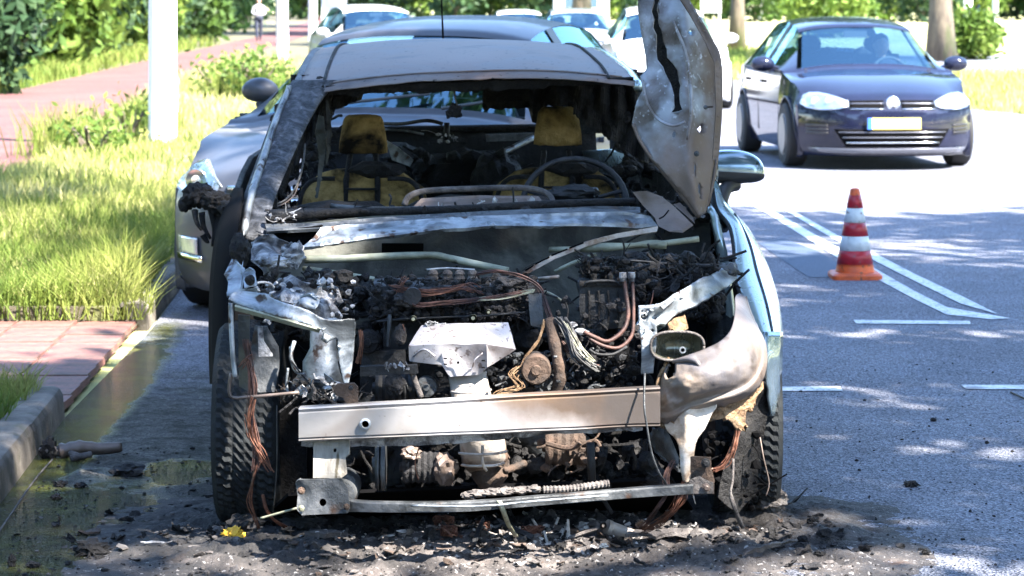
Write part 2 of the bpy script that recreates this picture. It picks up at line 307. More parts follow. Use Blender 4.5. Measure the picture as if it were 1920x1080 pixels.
def road_wet(N, L, V, col):
    soot = ellipse(N, L, V, (-.2, 8.55), (1.30, 1.15), .5, 3, .6)
    wet = ellipse(N, L, V, (-1.35, 8.6), (.85, 3.6), .6, 2.2, .7)
    pud = ellipse(N, L, V, (-1.72, 9.4), (.20, 4.6), .25, 3.0, .45)
    pud3 = ellipse(N, L, V, (-1.42, 7.9), (.45, 1.5), .25, 2.6, .7)
    mx3 = N.new('ShaderNodeMath'); mx3.operation = 'MAXIMUM'; L.new(pud, mx3.inputs[0]); L.new(pud3, mx3.inputs[1]); pud = mx3.outputs[0]
    pud2 = ellipse(N, L, V, (-1.15, 9.7), (.14, .28), .25, 6, .9)
    mxp = N.new('ShaderNodeMath'); mxp.operation = 'MAXIMUM'; L.new(pud, mxp.inputs[0]); L.new(pud2, mxp.inputs[1]); pud = mxp.outputs[0]
    def mixc(f, c1, c2, k=1.0, mul=False):
        mx = N.new('ShaderNodeMix'); mx.data_type = 'RGBA'; mx.blend_type = 'MULTIPLY' if mul else 'MIX'
        mm = N.new('ShaderNodeMath'); mm.operation = 'MULTIPLY'; L.new(f, mm.inputs[0]); mm.inputs[1].default_value = k; L.new(mm.outputs[0], mx.inputs[0])
        L.new(c1, mx.inputs[6]); mx.inputs[7].default_value = (*c2, 1); return mx.outputs[2]
    def nz(sc, lo, hi, det=8):
        n = N.new('ShaderNodeTexNoise'); n.inputs['Scale'].default_value = sc; n.inputs['Detail'].default_value = det; n.inputs['Roughness'].default_value = .7; L.new(V, n.inputs[0])
        mr = N.new('ShaderNodeMapRange'); mr.inputs['From Min'].default_value = lo; mr.inputs['From Max'].default_value = hi; L.new(n.outputs[0], mr.inputs[0]); return mr.outputs[0]
    def mul(a, b):
        m_ = N.new('ShaderNodeMath'); m_.operation = 'MULTIPLY'; L.new(a, m_.inputs[0]); L.new(b, m_.inputs[1]); return m_.outputs[0]
    col = mixc(nz(1.1, .45, .62), col, (.82, .80, .80), 1, True)
    col = mixc(nz(60, .60, .68, 2), col, (.5, .42, .40), .7, True)
    col = mixc(wet, col, (.50, .47, .36), 1, True)
    col = mixc(mul(wet, nz(9, .44, .6)), col, (.25, .25, .22), 1, True)
    col = mixc(pud, col, (.045, .05, .009), .9)  # murky water; its olive also stands in for green trees mirrored there
    col = mixc(mul(pud, nz(4, .48, .62)), col, (.10, .11, .018), .7)
    col = mixc(mul(pud, nz(22, .56, .64)), col, (.02, .02, .012), .8)
    col = mixc(soot, col, (.016, .016, .017), .88)
    near = ellipse(N, L, V, (1, 9), (3.4, 5), .9, 1, .3)
    col = mixc(mul(nz(42, .64, .69, 2), near), col, (.02, .02, .022), .85)
    rr = N.new('ShaderNodeMapRange'); L.new(pud, rr.inputs[0]); rr.inputs['To Min'].default_value = .72; rr.inputs['To Max'].default_value = .09
    return col, rr.outputs[0]
M['asphalt'] = ground_mat('asphalt', ((.13, .148, .19), (.175, .19, .23)), ((.3, .3, .33), (2.0, 1.9, 1.8)), .7, wetfn=road_wet)
M['patch'] = ground_mat('asphalt_patch', ((.055, .075, .115), (.065, .085, .125)), ((.8, .8, .8), (1.2, 1.2, 1.2)), .6, .2)
M['redpath'] = ground_mat('red_asphalt', ((.115, .058, .056), (.155, .08, .074)), ((.7, .7, .7), (1.2, 1.2, 1.2)), .8, .3, 90)
M['soil'] = mat('soil', [(.35, (.05, .04, .03)), (.5, (.10, .085, .055)), (.65, (.13, .14, .05))], 9, rough=(.8, 1), bump=.9, bscale=40)
M['field'] = mat('field', [(.35, (.22, .26, .09)), (.5, (.36, .35, .18)), (.65, (.46, .42, .26))], .25, rough=(.8, 1), bump=.5, bscale=8, spec=.1)
M['concrete'] = mat('concrete', [(.35, (.055, .048, .038)), (.5, (.12, .105, .088)), (.65, (.19, .17, .145))], 7, rough=(.7, .9), bump=.5, bscale=50, specks=[((.06, .06, .04), 10, .58, .7)])
M['tile'] = mat('tile', [(.35, (.11, .045, .038)), (.5, (.165, .075, .06)), (.65, (.21, .105, .085))], 5, rough=(.6, .85), bump=.3, bscale=60, specks=[((.05, .04, .035), 28, .60, .68), ((.09, .06, .05), 4, .5, .68)])
M['paint'] = mat('road_paint', [(.3, (.36, .37, .39)), (.5, (.62, .63, .64)), (.7, (.72, .72, .72))], 9, rough=(.5, .7), bump=.3, bscale=90, specks=[((.15, .17, .21), 45, .57, .64), ((.2, .2, .22), 6, .6, .7)])
# terrain to the horizon, in one sheet under everything
sheet('ground', [(-900, -300), (900, -300), (900, 2500), (-900, 2500)], -.02, M['field'])
rp = [(x, y) for x, y in KERB] + [(x, y) for x, y in REDGE[::-1]]
sheet('road', [(KERB[0][0], -12), *rp, (REDGE[0][0], -12)], 0.0, M['asphalt'])
sheet('side_road', [(7.5, 66), (60, 60), (60, 76), (11, 82)], -.012, M['asphalt'])
# verges are a raised body of earth behind the kerb
def slab(name, pts, z0, z1, m):
    n = len(pts); mb = MB(); mb.add([(p[0], p[1], z1) for p in pts] + [(p[0], p[1], z0) for p in pts], [tuple(range(n))] + [(i, (i + 1) % n, n + (i + 1) % n, n + i) for i in range(n)])
    o = mb.build(name, m); o['kind'] = 'structure'; return o
slab('verge', [(kx(y) - .14, y) for y in (13.95, 18, 27, 40, 60, 100, 180, 300)] + [(-260, 300), (-60, 13.95)], -.05, .10, M['soil'])
slab('verge', [(-1.80, -12), (-1.80, 6), (-1.84, 9), (-1.90, 11.05), (-60, 11.05), (-60, -12)], -.05, .10, M['soil'])
# red cycle path, raised with the verge
PATHL = [(-6.6, 14), (-7.2, 28), (-8.3, 45), (-9.0, 65), (-10.4, 111), (-13, 170), (-20, 300)]
PATHR = [(-3.9, 14), (-4.35, 25), (-4.75, 30), (-5.95, 45), (-6.9, 65), (-8.4, 111), (-11, 170), (-17.5, 300)]
sheet('cycle_path', PATHL + PATHR[::-1], .104, M['redpath'])
sheet('path_crossing_base', [(-7, 11.05), (-1.96, 11.05), (-2.0, 13.95), (-7, 13.95)], .012, M['soil'])
# red paving tiles of the crossing
pav = sheet('paving', [(-7, 11.04), (-1.80, 11.04), (-1.88, 13.96), (-7, 13.96)], .018, M['soil'])
tm = MB(); a = .146
tm.add([(-a, -a, 0), (a, -a, 0), (a, a, 0), (-a, a, 0), (-a + .004, -a + .004, .03), (a - .004, -a + .004, .03), (a - .004, a - .004, .03), (-a + .004, a - .004, .03)], [(4, 5, 6, 7), (0, 1, 5, 4), (1, 2, 6, 5), (2, 3, 7, 6), (3, 0, 4, 7)])
t0 = tm.build('tile', M['tile'], pav); first = True
for j in range(10):
    for i in range(14):
        x = -1.94 - i * .3 - (.010 * j); y = 11.20 + j * .29
        if x < -.19 * y - .6: continue
        o = t0 if first else t0.copy()
        if not first: COL.objects.link(o); o.parent = pav
        first = False
        o.location = (x, y, .002 + random.uniform(-.003, .004)); o.rotation_euler = (random.uniform(-.012, .012), random.uniform(-.012, .012), random.uniform(-.01, .01))
# kerbs, stone by stone
def kerb(pts, name='kerb', L=1.0):
    root = sheet(name, [(pts[0][0] - .1, pts[0][1]), (pts[0][0], pts[0][1]), (pts[-1][0], pts[-1][1]), (pts[-1][0] - .1, pts[-1][1])], -.01, M['soil'])
    y = pts[0][1]; k = 0
    def xx(y):
        for (a, b), (c, d) in zip(pts, pts[1:]):
            if y <= d: return a + (c - a) * max(0, (y - b)) / (d - b)
        return pts[-1][0]
    while y < pts[-1][1] - .05:
        l = min(L, pts[-1][1] - y); w_ = .13; h = .125 + random.uniform(-.006, .006)
        mb = MB(); x0, x1 = xx(y), xx(y + l)
        prof = [(-w_, -.05), (-w_, h - .004), (-w_ + .01, h), (-.035, h), (-.012, h - .010), (0, h - .035), (.012, -.05)]
        rows = []
        for q in (0, .012, .5, l - .02, l - .008):
            s_ = .004 if q in (0, l - .008) else 0
            xb = x0 + (x1 - x0) * q / l
            rows.append([(xb + a - s_ * (1 if i > 3 else 0) + .004 * noise.noise(Vector((a * 20, (y + q) * 3, 0))), y + q, b - s_) for i, (a, b) in enumerate(prof)])
        mb.grid(rows); mb.add(rows[0], [tuple(range(7))]); mb.add(rows[-1], [tuple(range(7))])
        o = mb.build('kerb_stone', M['concrete'], root, smooth=True)
        y += l; k += 1
    return root
kerb([(-1.52, 4.0), (-1.665, 8.74), (-1.77, 10.95)])
kerb([(-1.84, 13.95), (-1.98, 18), (-2.45, 27), (-3.1, 40)])
sheet('far_kerb', [(-3.1, 40), (-3.23, 40), (-9.13, 180), (-9, 180)], .11, M['concrete'])
# gutter strip
M['gutter'] = mat('gutter', [(.35, (.018, .019, .008)), (.48, (.045, .05, .010)), (.65, (.12, .125, .022))], 3.2, rough=(.12, .6), bump=.2, bscale=14, stretch=(2, 1, 1), specks=[((.03, .028, .018), 9, .58, .7)], rscale=3, spec=.1)  # olive green put into the colour for trees mirrored in the water
# markings
def mark(pts, z=.004, m='paint'): return sheet('road_marking', [G(*p) for p in pts], z, M[m])
mark([(1330, 335), (1338, 335), (1400, 368), (1440, 390), (1572, 466), (1650, 510), (1715, 547), (1775, 577), (1895, 598), (1860, 600), (1775, 591), (1715, 562), (1650, 527), (1572, 485), (1440, 402), (1388, 374)])
mark([(1378, 335), (1385, 335), (1446, 372), (1465, 384), (1577, 446), (1640, 476), (1715, 515), (1802, 556), (1870, 590), (1802, 571), (1715, 528), (1640, 490), (1577, 457), (1465, 391), (1434, 374)], .005)
mark([(1600, 601), (1818, 603), (1820, 609), (1606, 608)])
mark([(1400, 727), (1575, 726), (1580, 734), (1400, 735)])
mark([(1802, 723), (2100, 724), (2100, 732), (1812, 731)])
sheet('road_repair', [G(1420, 456), G(1470, 448), G(1530, 470), G(1610, 516), G(1590, 521), G(1516, 521)], .003, M['patch'])

# ---------------------------------------------------------------- grass as real blades
def blades(name, X, Y, Z, H, W, m, lean=.35):
    n = len(X); a = np.random.uniform(0, 2 * np.pi, n); dx, dy = np.cos(a) * W / 2, np.sin(a) * W / 2
    b = np.random.uniform(0, 2 * np.pi, n); le = np.random.uniform(.1, 1, n) * lean * H; lx, ly = np.cos(b) * le, np.sin(b) * le
    v = np.zeros((n, 5, 3)); 
    v[:, 0] = np.stack([X - dx, Y - dy, Z], 1); v[:, 1] = np.stack([X + dx, Y + dy, Z], 1)
    v[:, 2] = np.stack([X + dx * .7 + lx * .35, Y + dy * .7 + ly * .35, Z + H * .55], 1); v[:, 3] = np.stack([X - dx * .7 + lx * .35, Y - dy * .7 + ly * .35, Z + H * .55], 1)
    v[:, 4] = np.stack([X + lx, Y + ly, Z + H * .97], 1)
    i = np.arange(n)[:, None] * 5
    f = np.concatenate([i + [0, 1, 2], i + [0, 2, 3], i + [3, 2, 4]], 0)
    o = npmesh(name, v.reshape(-1, 3), f, m, tri=True); o['kind'] = 'stuff'; return o
def px_of(x, y, z): return CX + FPX * x / y, HY + (CH - z) * FPX / y
def vnoise(X, Y, s, seed=0):
    return np.array([noise.noise(Vector((x * s, y * s, seed))) for x, y in zip(X, Y)])
def scatter(n, y0, y1, fx0, fx1, z, dens=None):
    Y = (y0 ** -1 + np.random.rand(n) * (y1 ** -1 - y0 ** -1)) ** -1
    X = np.array([random.uniform(fx0(y), fx1(y)) for y in Y]); return X, Y
# near verge, left of the wreck (small tufts)
n = 2600; Y = np.random.uniform(9.2, 11.0, n); X = -1.80 - np.abs(np.random.normal(0, .22, n)) - .05
k = (vnoise(X, Y, 3.1) > -.15) & ((Y > 10.0) | (X < -1.98)); X, Y = X[k], Y[k]
blades('verge_tuft', X, Y, np.full(len(X), .1), np.random.uniform(.04, .14, len(X)), np.random.uniform(.004, .008, len(X)), M['grass'], 1.2)
# rough grass behind the paving
n = 34000; X, Y = scatter(n, 14.0, 30, lambda y: max(-.187 * y - .3, kx(y, PATHR) + .05), lambda y: kx(y) - .13, .1)
hn = vnoise(X, Y, .9, 3); tuft = np.exp(-(((X + 1.95 - (Y - 14) * -.02) / .5) ** 2 + ((Y - 15.0) / 1.1) ** 2))
H = np.random.uniform(.07, .2, len(X)) * (1 + .7 * hn) + tuft * np.random.uniform(0, .18, len(X))
kk = np.random.rand(len(X)) < .3
blades('grass', X[~kk], Y[~kk], np.full((~kk).sum(), .1), H[~kk], np.random.uniform(.006, .012, (~kk).sum()), M['grass'], .8)
blades('dry_grass', X[kk], Y[kk], np.full(kk.sum(), .1), H[kk] * .8, np.random.uniform(.005, .010, kk.sum()), M['straw'], 1.2)
n = 22000; X, Y = scatter(n, 19, 70, lambda y: max(-.187 * y - .3, kx(y, PATHR) + .05), lambda y: kx(y) - .15, .1)
H = np.random.uniform(.07, .22, len(X)) * (1 + .9 * vnoise(X, Y, .35, 5))
blades('grass', X, Y, np.full(len(X), .1), H, np.random.uniform(.012, .03, len(X)), M['straw'], .6)
n = 14000; X, Y = scatter(n, 30, 95, lambda y: max(-.187 * y - 1, kx(y, PATHL) - 4), lambda y: kx(y, PATHL), .1)
blades('grass', X, Y, np.full(len(X), .1), np.random.uniform(.12, .4, len(X)), np.random.uniform(.02, .05, len(X)), M['grass'], .6)
n = 9000; Y = np.random.uniform(39, 62, n); X = np.array([random.uniform(kx(y, REDGE) + .1, .2 * y + 1) for y in Y])
blades('grass', X, Y, np.full(len(X), -.02), np.random.uniform(.08, .3, len(X)), np.random.uniform(.02, .045, len(X)), M['straw'], .6)
n = 5000; Y = np.random.uniform(50, 90, n); X = np.array([random.uniform(kx(y, REDGE) + .1, kx(y, REDGE) + 5.5) for y in Y])
blades('grass', X, Y, np.full(len(X), -.02), np.random.uniform(.08, .3, len(X)), np.random.uniform(.03, .06, len(X)), M['grass'], .6)

# ---------------------------------------------------------------- leaves
def leafquads(C, size, k=4, spread=.28):
    C = np.repeat(C, k, 0); n = len(C); C = C + np.random.normal(0, spread, (n, 3))
    a = np.random.normal(0, 1, (n, 3)); a /= np.linalg.norm(a, axis=1)[:, None]
    b = np.random.normal(0, 1, (n, 3)); b -= a * (a * b).sum(1)[:, None]; b /= np.linalg.norm(b, axis=1)[:, None]
    s = (np.random.uniform(.6, 1.3, n) * size)[:, None]
    v = np.stack([C - a * s, C + b * s * .45, C + a * s, C - b * s * .45], 1)
    return v.reshape(-1, 3), (np.arange(n)[:, None] * 4 + [0, 1, 2, 3])
def cloud(n, c, r, shell=.45, seed=0, gap=.0, fs=.5, keep=None, maxr=1.0):
    """cluster centres in a lumpy ellipsoid"""
    out = []
    while len(out) < n:
        p = Vector(np.random.normal(0, 1, 3)).normalized(); t = random.uniform(shell ** 3, 1) ** (1 / 3)
        t *= 1 + .28 * noise.noise(p * 2.3 + Vector((seed, 0, 0)))
        q = Vector((c[0] + p.x * t * r[0], c[1] + p.y * t * r[1], c[2] + p.z * t * r[2]))
        if noise.noise(q * fs + Vector((seed * 5.1, 0, 3))) < gap - .35: continue
        if keep and not keep(q): continue
        out.append(tuple(q))
    return np.array(out)
def tree(name, x, y, h, cr, cz, rz, n, lm, label, cat='tree', group=None, tr=.25, leaf=.14, shell=.45, gap=.05, keep=None, spread=.28, k=4, seed=1, base=0, limbs=6, fs=.5, coff=(0, 0)):
    root = empty(name, (x, y, base), 0, label, cat, group)
    mb = MB(); pts = []; 
    for i in range(9):
        t = i / 8; pts.append((.12 * noise.noise(Vector((seed, t * 3, 0))) * t * 4, .12 * noise.noise(Vector((seed, t * 3, 9))) * t * 4, t * cz))
    mb.tube(pts, [tr * (1.35 if i == 0 else 1 - .6 * i / 8) for i in range(9)], 12)
    mb.build('trunk', M['stem'], root, smooth=2)
    lb = MB(); rnd = random.Random(seed)
    for i in range(limbs):
        a = i * 2.4 + seed; z0 = cz * rnd.uniform(.45, .9); e = (coff[0] + math.cos(a) * cr * rnd.uniform(.5, .85), coff[1] + math.sin(a) * cr * rnd.uniform(.5, .85), cz + rz * rnd.uniform(-.3, .6))
        lb.tube(smoothp([(0, 0, z0), (e[0] * .4, e[1] * .4, z0 + (e[2] - z0) * .55), e], 4), [tr * .45 * (1 - .085 * j) for j in range(9)], 6)
    if limbs: lb.build('limb', M['stem'], root, smooth=2)
    kp = (lambda q: keep(Vector((q.x + x, q.y + y, q.z + base)))) if keep else None
    C = cloud(n, (coff[0], coff[1], cz), (cr, cr, rz), shell, seed, gap, fs, kp)
    v, q = leafquads(C, leaf, k, spread); npmesh('crown', v, q, lm, root)
    return root
# gaps carved in the roadside crowns to let sun patches onto wreck and ground (ground shadows; centre x, y, radii)
GAPS = [(-.12, 8.3, .95, .48), (.9, 8.0, .8, .25), (-1.35, 9.9, .5, .35), (-2.3, 12.9, 1.3, .5), (-2.2, 14.6, 1.2, .5), (1.9, 13.6, .9, .16), (3.0, 13.5, .5, .2), (2.2, 18.5, .8, .4), (4.2, 17.2, 1.2, .3), (1.6, 11.6, .5, .12), (2.3, 10.0, .45, .18), (1.2, 15.5, .5, .35)]
def keep_gap(q):
    gx, gy = q.x - SUN.x / SUN.z * q.z, q.y - SUN.y / SUN.z * q.z
    for c in GAPS:
        if ((gx - c[0]) / (c[2] + .38)) ** 2 + ((gy - c[1]) / (c[3] + .38)) ** 2 < 1: return False
    if gy > 21.5 + 1.5 * noise.noise(Vector((gx * .5, 0, 0))) : return False
    return True
G1 = 'large roadside trees over the carriageway'
tree('roadside_tree', 7.4, 4.6, 14, 6.2, 9.6, 3.0, 10500, M['leaf'], 'broad leafy roadside tree shading the wreck, right of the camera', group=G1, leaf=.15, keep=keep_gap, seed=3, shell=.2, tr=.3)
tree('roadside_tree', 9.6, 11.0, 14, 6.0, 9.4, 3.0, 8500, M['leaf'], 'broad leafy roadside tree shading the right lane near the cone', group=G1, leaf=.15, keep=keep_gap, seed=5, shell=.2, tr=.3)
tree('roadside_tree', 3.4, -4.5, 14, 5.2, 9.6, 3.0, 7500, M['leaf'], 'broad leafy roadside tree standing behind the camera', group=G1, leaf=.15, keep=keep_gap, seed=8, shell=.2, tr=.3)
tree('verge_tree', -4.4, 12.5, 14, 4.6, 10.2, 2.6, 3600, M['leaf'], 'leafy tree arching over the wreck from the verge, left of the picture', leaf=.16, seed=21, shell=.2, tr=.25, coff=(3.2, 2.6))
# tree trunks that the photo shows on the right
tree('roadside_tree', 7.05, 87, 12, 6, 12, 7, 3600, M['leaf'], 'slimmer brown tree trunk left of the dark hatchback', group='roadside trees on the right', tr=.23, leaf=.22, seed=11)
tree('roadside_tree', 11.45, 74, 12, 6, 11.5, 7, 3600, M['leaf'], 'thick brown tree trunk right behind the dark hatchback roof', group='roadside trees on the right', tr=.33, leaf=.22, seed=12)
tree('tall_tree', 2.9, 116, 20, 8, 14, 9, 3600, M['leaf'], 'tall tree far up the road above the queue of cars', tr=.4, leaf=.34, seed=14)
tree('tall_tree', -10.6, 66, 18, 6.5, 12, 7, 3200, M['leaf'], 'tall tree rising out of the bushes left of the nearest white pole', tr=.3, leaf=.3, seed=15)
tree('tall_tree', -9.5, 150, 20, 9, 15, 10, 3200, M['leaf3'], 'tall tree far off where the cycle path ends', tr=.4, leaf=.4, seed=16)
# left wood edge
def bush(x, y, r, h, lm, label, cat='bush', group=None, n=1100, leaf=.12, seed=1, name='bush', base=.05, k=4):
    root = empty(name, (x, y, base), 0, label, cat, group)
    mb = MB()
    for i in range(5):
        a = i * 1.3 + seed; mb.tube([(0, 0, 0), (math.cos(a) * r * .3, math.sin(a) * r * .3, h * .4), (math.cos(a) * r * .6, math.sin(a) * r * .6, h * .75)], [.05, .035, .015], 5)
    mb.build('stem', M['stem'], root)
    C = cloud(n, (0, 0, h * .5), (r, r, h * .55), .3, seed, .0, .9); C = C[C[:, 2] > 0]
    v, q = leafquads(C, leaf, k, .12 * r ** .5); npmesh('foliage', v, q, lm, root); return root
LM = [M['leaf'], M['leaf2'], M['leaf3']]
hedge = [(-8.9, 45, 1.3, 3.8, 2), (-10.1, 49, 1.9, 5.5, 2), (-10.4, 55, 1.5, 4.2, 0), (-9.9, 60, 1.2, 4.5, 1), (-11.2, 62, 2, 6, 2), (-11.0, 69, 1.6, 5, 1), (-11.6, 76, 1.9, 5.5, 2), (-11.3, 84, 1.5, 4.6, 1), (-12.2, 92, 2.1, 6, 2), (-12.0, 101, 1.9, 5, 0), (-12.9, 113, 2.2, 6, 2), (-13.6, 126, 2.4, 6, 0), (-14.5, 142, 2.8, 7, 2)]
HL = ['dark green bush at the left edge, nearest of the wood edge', 'tall dark bush next to the left edge of the picture', 'mid green bush, third from the left along the cycle path', 'bright yellow green bush, brightest one left of the nearest white pole', 'tall dark bush right behind the brightest yellow green one', 'bright yellow green bush just left of the nearest white pole', 'dark bush mostly hidden by the nearest white pole', 'bright bush directly right of the nearest white pole', 'dark bush between the nearest pole and the walking person', 'mid green bush left of the walking person', 'tall dark bush just behind the walking person', 'mid green bush right of the walking person', 'farthest dark bush of the wood edge, by the second pole']
names = ['mid green', 'bright yellow green', 'dark green']
for i, (x, y, r, h, c) in enumerate(hedge):
    bush(x, y, r, h, LM[c], HL[i], group='bushes along the cycle path', n=int(1500 if y < 80 else 1000), leaf=.10 + y * .0009, seed=i + 2)
# far tree line
for i in range(26):
    D = 205 + random.uniform(-8, 30); px = 560 + i * 58 + random.uniform(-15, 15)
    if i == 0:
        pass
    x = (px - CX) * D / FPX; c = random.choice([0, 0, 1, 2, 2]); r = random.uniform(2.6, 4.2)
    if i < 6:
        o = bush(x, D, r, random.uniform(8, 11), LM[i % 3], '', group='trees of the far tree line', n=700, leaf=.34, seed=40 + i, name='background_tree', base=-.02, k=4)
        if i == 0: protos = []
        protos.append(o)
    else:
        o = copy_tree(protos[i % 6]); o.location = (x, D, -.02); o.rotation_euler = (0, 0, i * 1.1)
        s_ = random.uniform(.85, 1.2); o.scale = (s_, s_, s_)
    tag(o, 'tree of the far tree line, %s of the row across the field' % (['first','second','third','fourth','fifth','sixth','seventh','eighth','ninth','tenth','eleventh','twelfth','thirteenth','fourteenth','fifteenth','sixteenth','seventeenth','eighteenth','nineteenth','twentieth','twenty-first','twenty-second','twenty-third','twenty-fourth','twenty-fifth','twenty-sixth'][i] + ' from the left'), 'tree')
for j, (a, b, y) in enumerate([(-60, -14, 250), (-20, 35, 262), (30, 95, 255)]):
    n = 2600; C = np.stack([np.random.uniform(a, b, n), np.random.uniform(y, y + 8, n), np.random.uniform(0, 9, n)], 1)
    v, q = leafquads(C, .42, 4, .5); o = npmesh('wood', v, q, M['leaf3']); o['kind'] = 'stuff'; o['label'] = 'dark wood far behind the field'; o['category'] = 'wood'
# tall woods round the place
def wood(name, a, b, wd, h0, h1, n, leaf, label, lm):
    t = np.random.rand(n); hh = h0 + (h1 - h0) * np.random.rand(n) ** .8; X = a[0] + (b[0] - a[0]) * t; Y = a[1] + (b[1] - a[1]) * t
    nz = np.array([noise.noise(Vector((x * .16, y * .16, 4))) for x, y in zip(X, Y)]); k = hh < h1 * (.78 + .5 * nz)
    X, Y, hh = X[k] + np.random.uniform(-wd, wd, k.sum()), Y[k] + np.random.uniform(-wd, wd, k.sum()), hh[k]
    v, q = leafquads(np.stack([X, Y, hh], 1), leaf, 4, leaf * 1.4); o = npmesh(name, v, q, lm); o['kind'] = 'stuff'; o['label'] = label; o['category'] = 'wood'
wood('wood', (-15.5, 36), (-21, 170), 1.6, .5, 15, 9000, .32, 'tall wood behind the bushes along the cycle path', M['leaf3'])
wood('wood', (26, -10), (34, 55), 2.5, .5, 15, 4200, .45, 'tall wood on the far right side of the road', M['leaf'])
wood('wood', (-30, -32), (34, -30), 2.5, .2, 14, 5200, .45, 'tall wood behind the camera', M['leaf3'])
wood('wood', (-13, -20), (-16, 28), 2.0, .2, 13, 4200, .4, 'tall wood left of the grass', M['leaf'])
wood('wood', (-45, 285), (110, 275), 4, 0, 26, 6000, .9, 'tall wood closing the view behind the field', M['leaf3'])
# small bushes
bush(12.6, 76, .8, 1.3, M['leaf2'], 'small bright green bush at the foot of the thick trunk', n=500, leaf=.12, seed=61, base=-.02)
bush((1555 - CX) * 120 / FPX, 120, 2.0, 2.6, M['leaf2'], 'yellow green shrub in front of the far tree line above the dark hatchback', n=600, leaf=.2, seed=62, base=-.02)
bush(-3.95, 43, .5, .75, M['leaf2'], 'green weed clump on the verge between the two white poles', n=130, leaf=.06, seed=63, base=.1)
bush(-4.6, 43.5, .6, .6, M['leaf2'], 'low green weed clump right of the cycle path', n=120, leaf=.06, seed=64, base=.1)
bush(-4.05, 29.0, .35, .5, M['grass'], 'tall weeds with grass beside the foot of the nearest white pole', n=70, leaf=.045, seed=65, base=.1)
bush(-3.95, 26.2, .35, .45, M['leaf2'], 'leafy weed clump on the verge left of the nearest white pole', n=100, leaf=.045, seed=66, base=.1)

# ---------------------------------------------------------------- poles, signs, buildings
M['white'] = mat('white_paint', [(.35, (.66, .67, .68)), (.65, (.78, .78, .78))], 2, rough=(.4, .6), bump=.05)
M['grey'] = mat('grey_paint', [(.4, (.3, .31, .32)), (.6, (.36, .37, .38))], 3, rough=(.4, .6))
def pole(px, py, wpx, label, h=7, z=.1, lamp=True):
    p = G(px, py, z); s = FPX / p.y; r = wpx / s / 2
    root = empty('lamp_post', (p.x, p.y, z), 0, label, 'pole', 'white poles along the road')
    mb = MB(); mb.lathe([(r * 1.02, 0), (r * 1.02, .02), (r, .03), (r * .98, 1.2), (r * .9, h - .05), (r * .85, h)], (0, 0, 0), 'Z', 28); mb.build('shaft', M['white'], root, smooth=True)
    mb = MB(); mb.box((r * .99, 0, .55), (.012, .10, .35)); mb.build('hatch', M['white'], root)
    if lamp:
        mb = MB(); mb.box((.35, 0, h + .02), (.8, .16, .09)); mb.build('lamp_head', M['grey'], root)
    return root
pole(305, 277, 54, 'thick white pole on the grass, nearest and leftmost of all', 6)
pole(528.5, 112, 23, 'second white pole on the verge, between the cyclist path and the parked white car')
pole(586, 78, 17, 'third white pole, thinner, beyond the second one')
pole(1426, 41, 8, 'thin white pole in the field just right of the slim trunk', z=-.02)
pole(1688, 40, 9, 'thin white pole in the field above the dark hatchback roof', z=-.02)
pole(1866, 104, 11, 'white pole near the right edge of the picture, right of the thick trunk', z=-.02)
pole(899, 30, 8, 'thin white pole in the field left of the aerial', z=-.02)
pole(1178, 34, 6, 'thin white pole behind the silver van, left of the raised bonnet', z=-.02)
pole(1815, 52, 16, 'thick white pole between the thick trunk and the far blue car', z=-.02)
def board(px0, px1, py0, py1, D, label, legs=True, name='sign_board', cat='sign', depth=.06):
    a = P(px0, py0, D); b = P(px1, py1, D); root = empty(name, ((a.x + b.x) / 2, D, 0), 0, label, cat); w_ = b.x - a.x
    top = a.z if py0 > 0 else 2.6
    mb = MB(); mb.box((0, 0, (top + b.z) / 2), (w_, depth, top - b.z)); mb.build('panel', M['white'], root)
    mb = MB(); mb.box((0, -depth / 2 - .012, top - .03), (w_ + .04, .022, .06)); mb.box((0, -depth / 2 - .012, b.z + .03), (w_ + .04, .022, .06)); mb.build('frame', M['grey'], root)
    if legs:
        for s in (-1, 1):
            mb = MB(); mb.tube([(s * w_ * .42, .06, -.02), (s * w_ * .42, .06, top)], .045, 8); mb.build('leg', M['white'], root)
    return root
board(1314, 1352, 0, 24, 120, 'white sign board on two legs beside the slim trunk')
board(603, 650, 0, 62, 92, 'large white board beside the third pole, left of the white parked car')
def cabin(px0, px1, D, dep, label):
    x0 = (px0 - CX) * D / FPX; x1 = (px1 - CX) * D / FPX; root = empty('white_building', ((x0 + x1) / 2, D, -.02), 0, label, 'building'); w_ = x1 - x0
    mb = MB(); mb.box((0, dep / 2, 1.6), (w_, dep, 3.2)); mb.build('wall', M['white'], root)
    mb = MB(); mb.box((0, dep / 2, 3.27), (w_ + .5, dep + .5, .14)); mb.build('roof', M['grey'], root)
    for f in (-.22, .2):
        fr = MB(); fr.box((f * w_, -.02, 1.75), (w_ * .2, .05, 1.3)); fo = fr.build('window', M['grey'], root)
        g = MB(); g.box((f * w_, -.055, 1.75), (w_ * .17, .02, 1.15)); g.build('pane', M['gl_far'], fo)
    return root
M['gl_far'] = mat('dark_glass', [(0, (.05, .09, .13))], rough=(.08, .1), spec=.8)
cabin(1040, 1142, 165, 6, 'low white building with two windows behind the queue of cars')
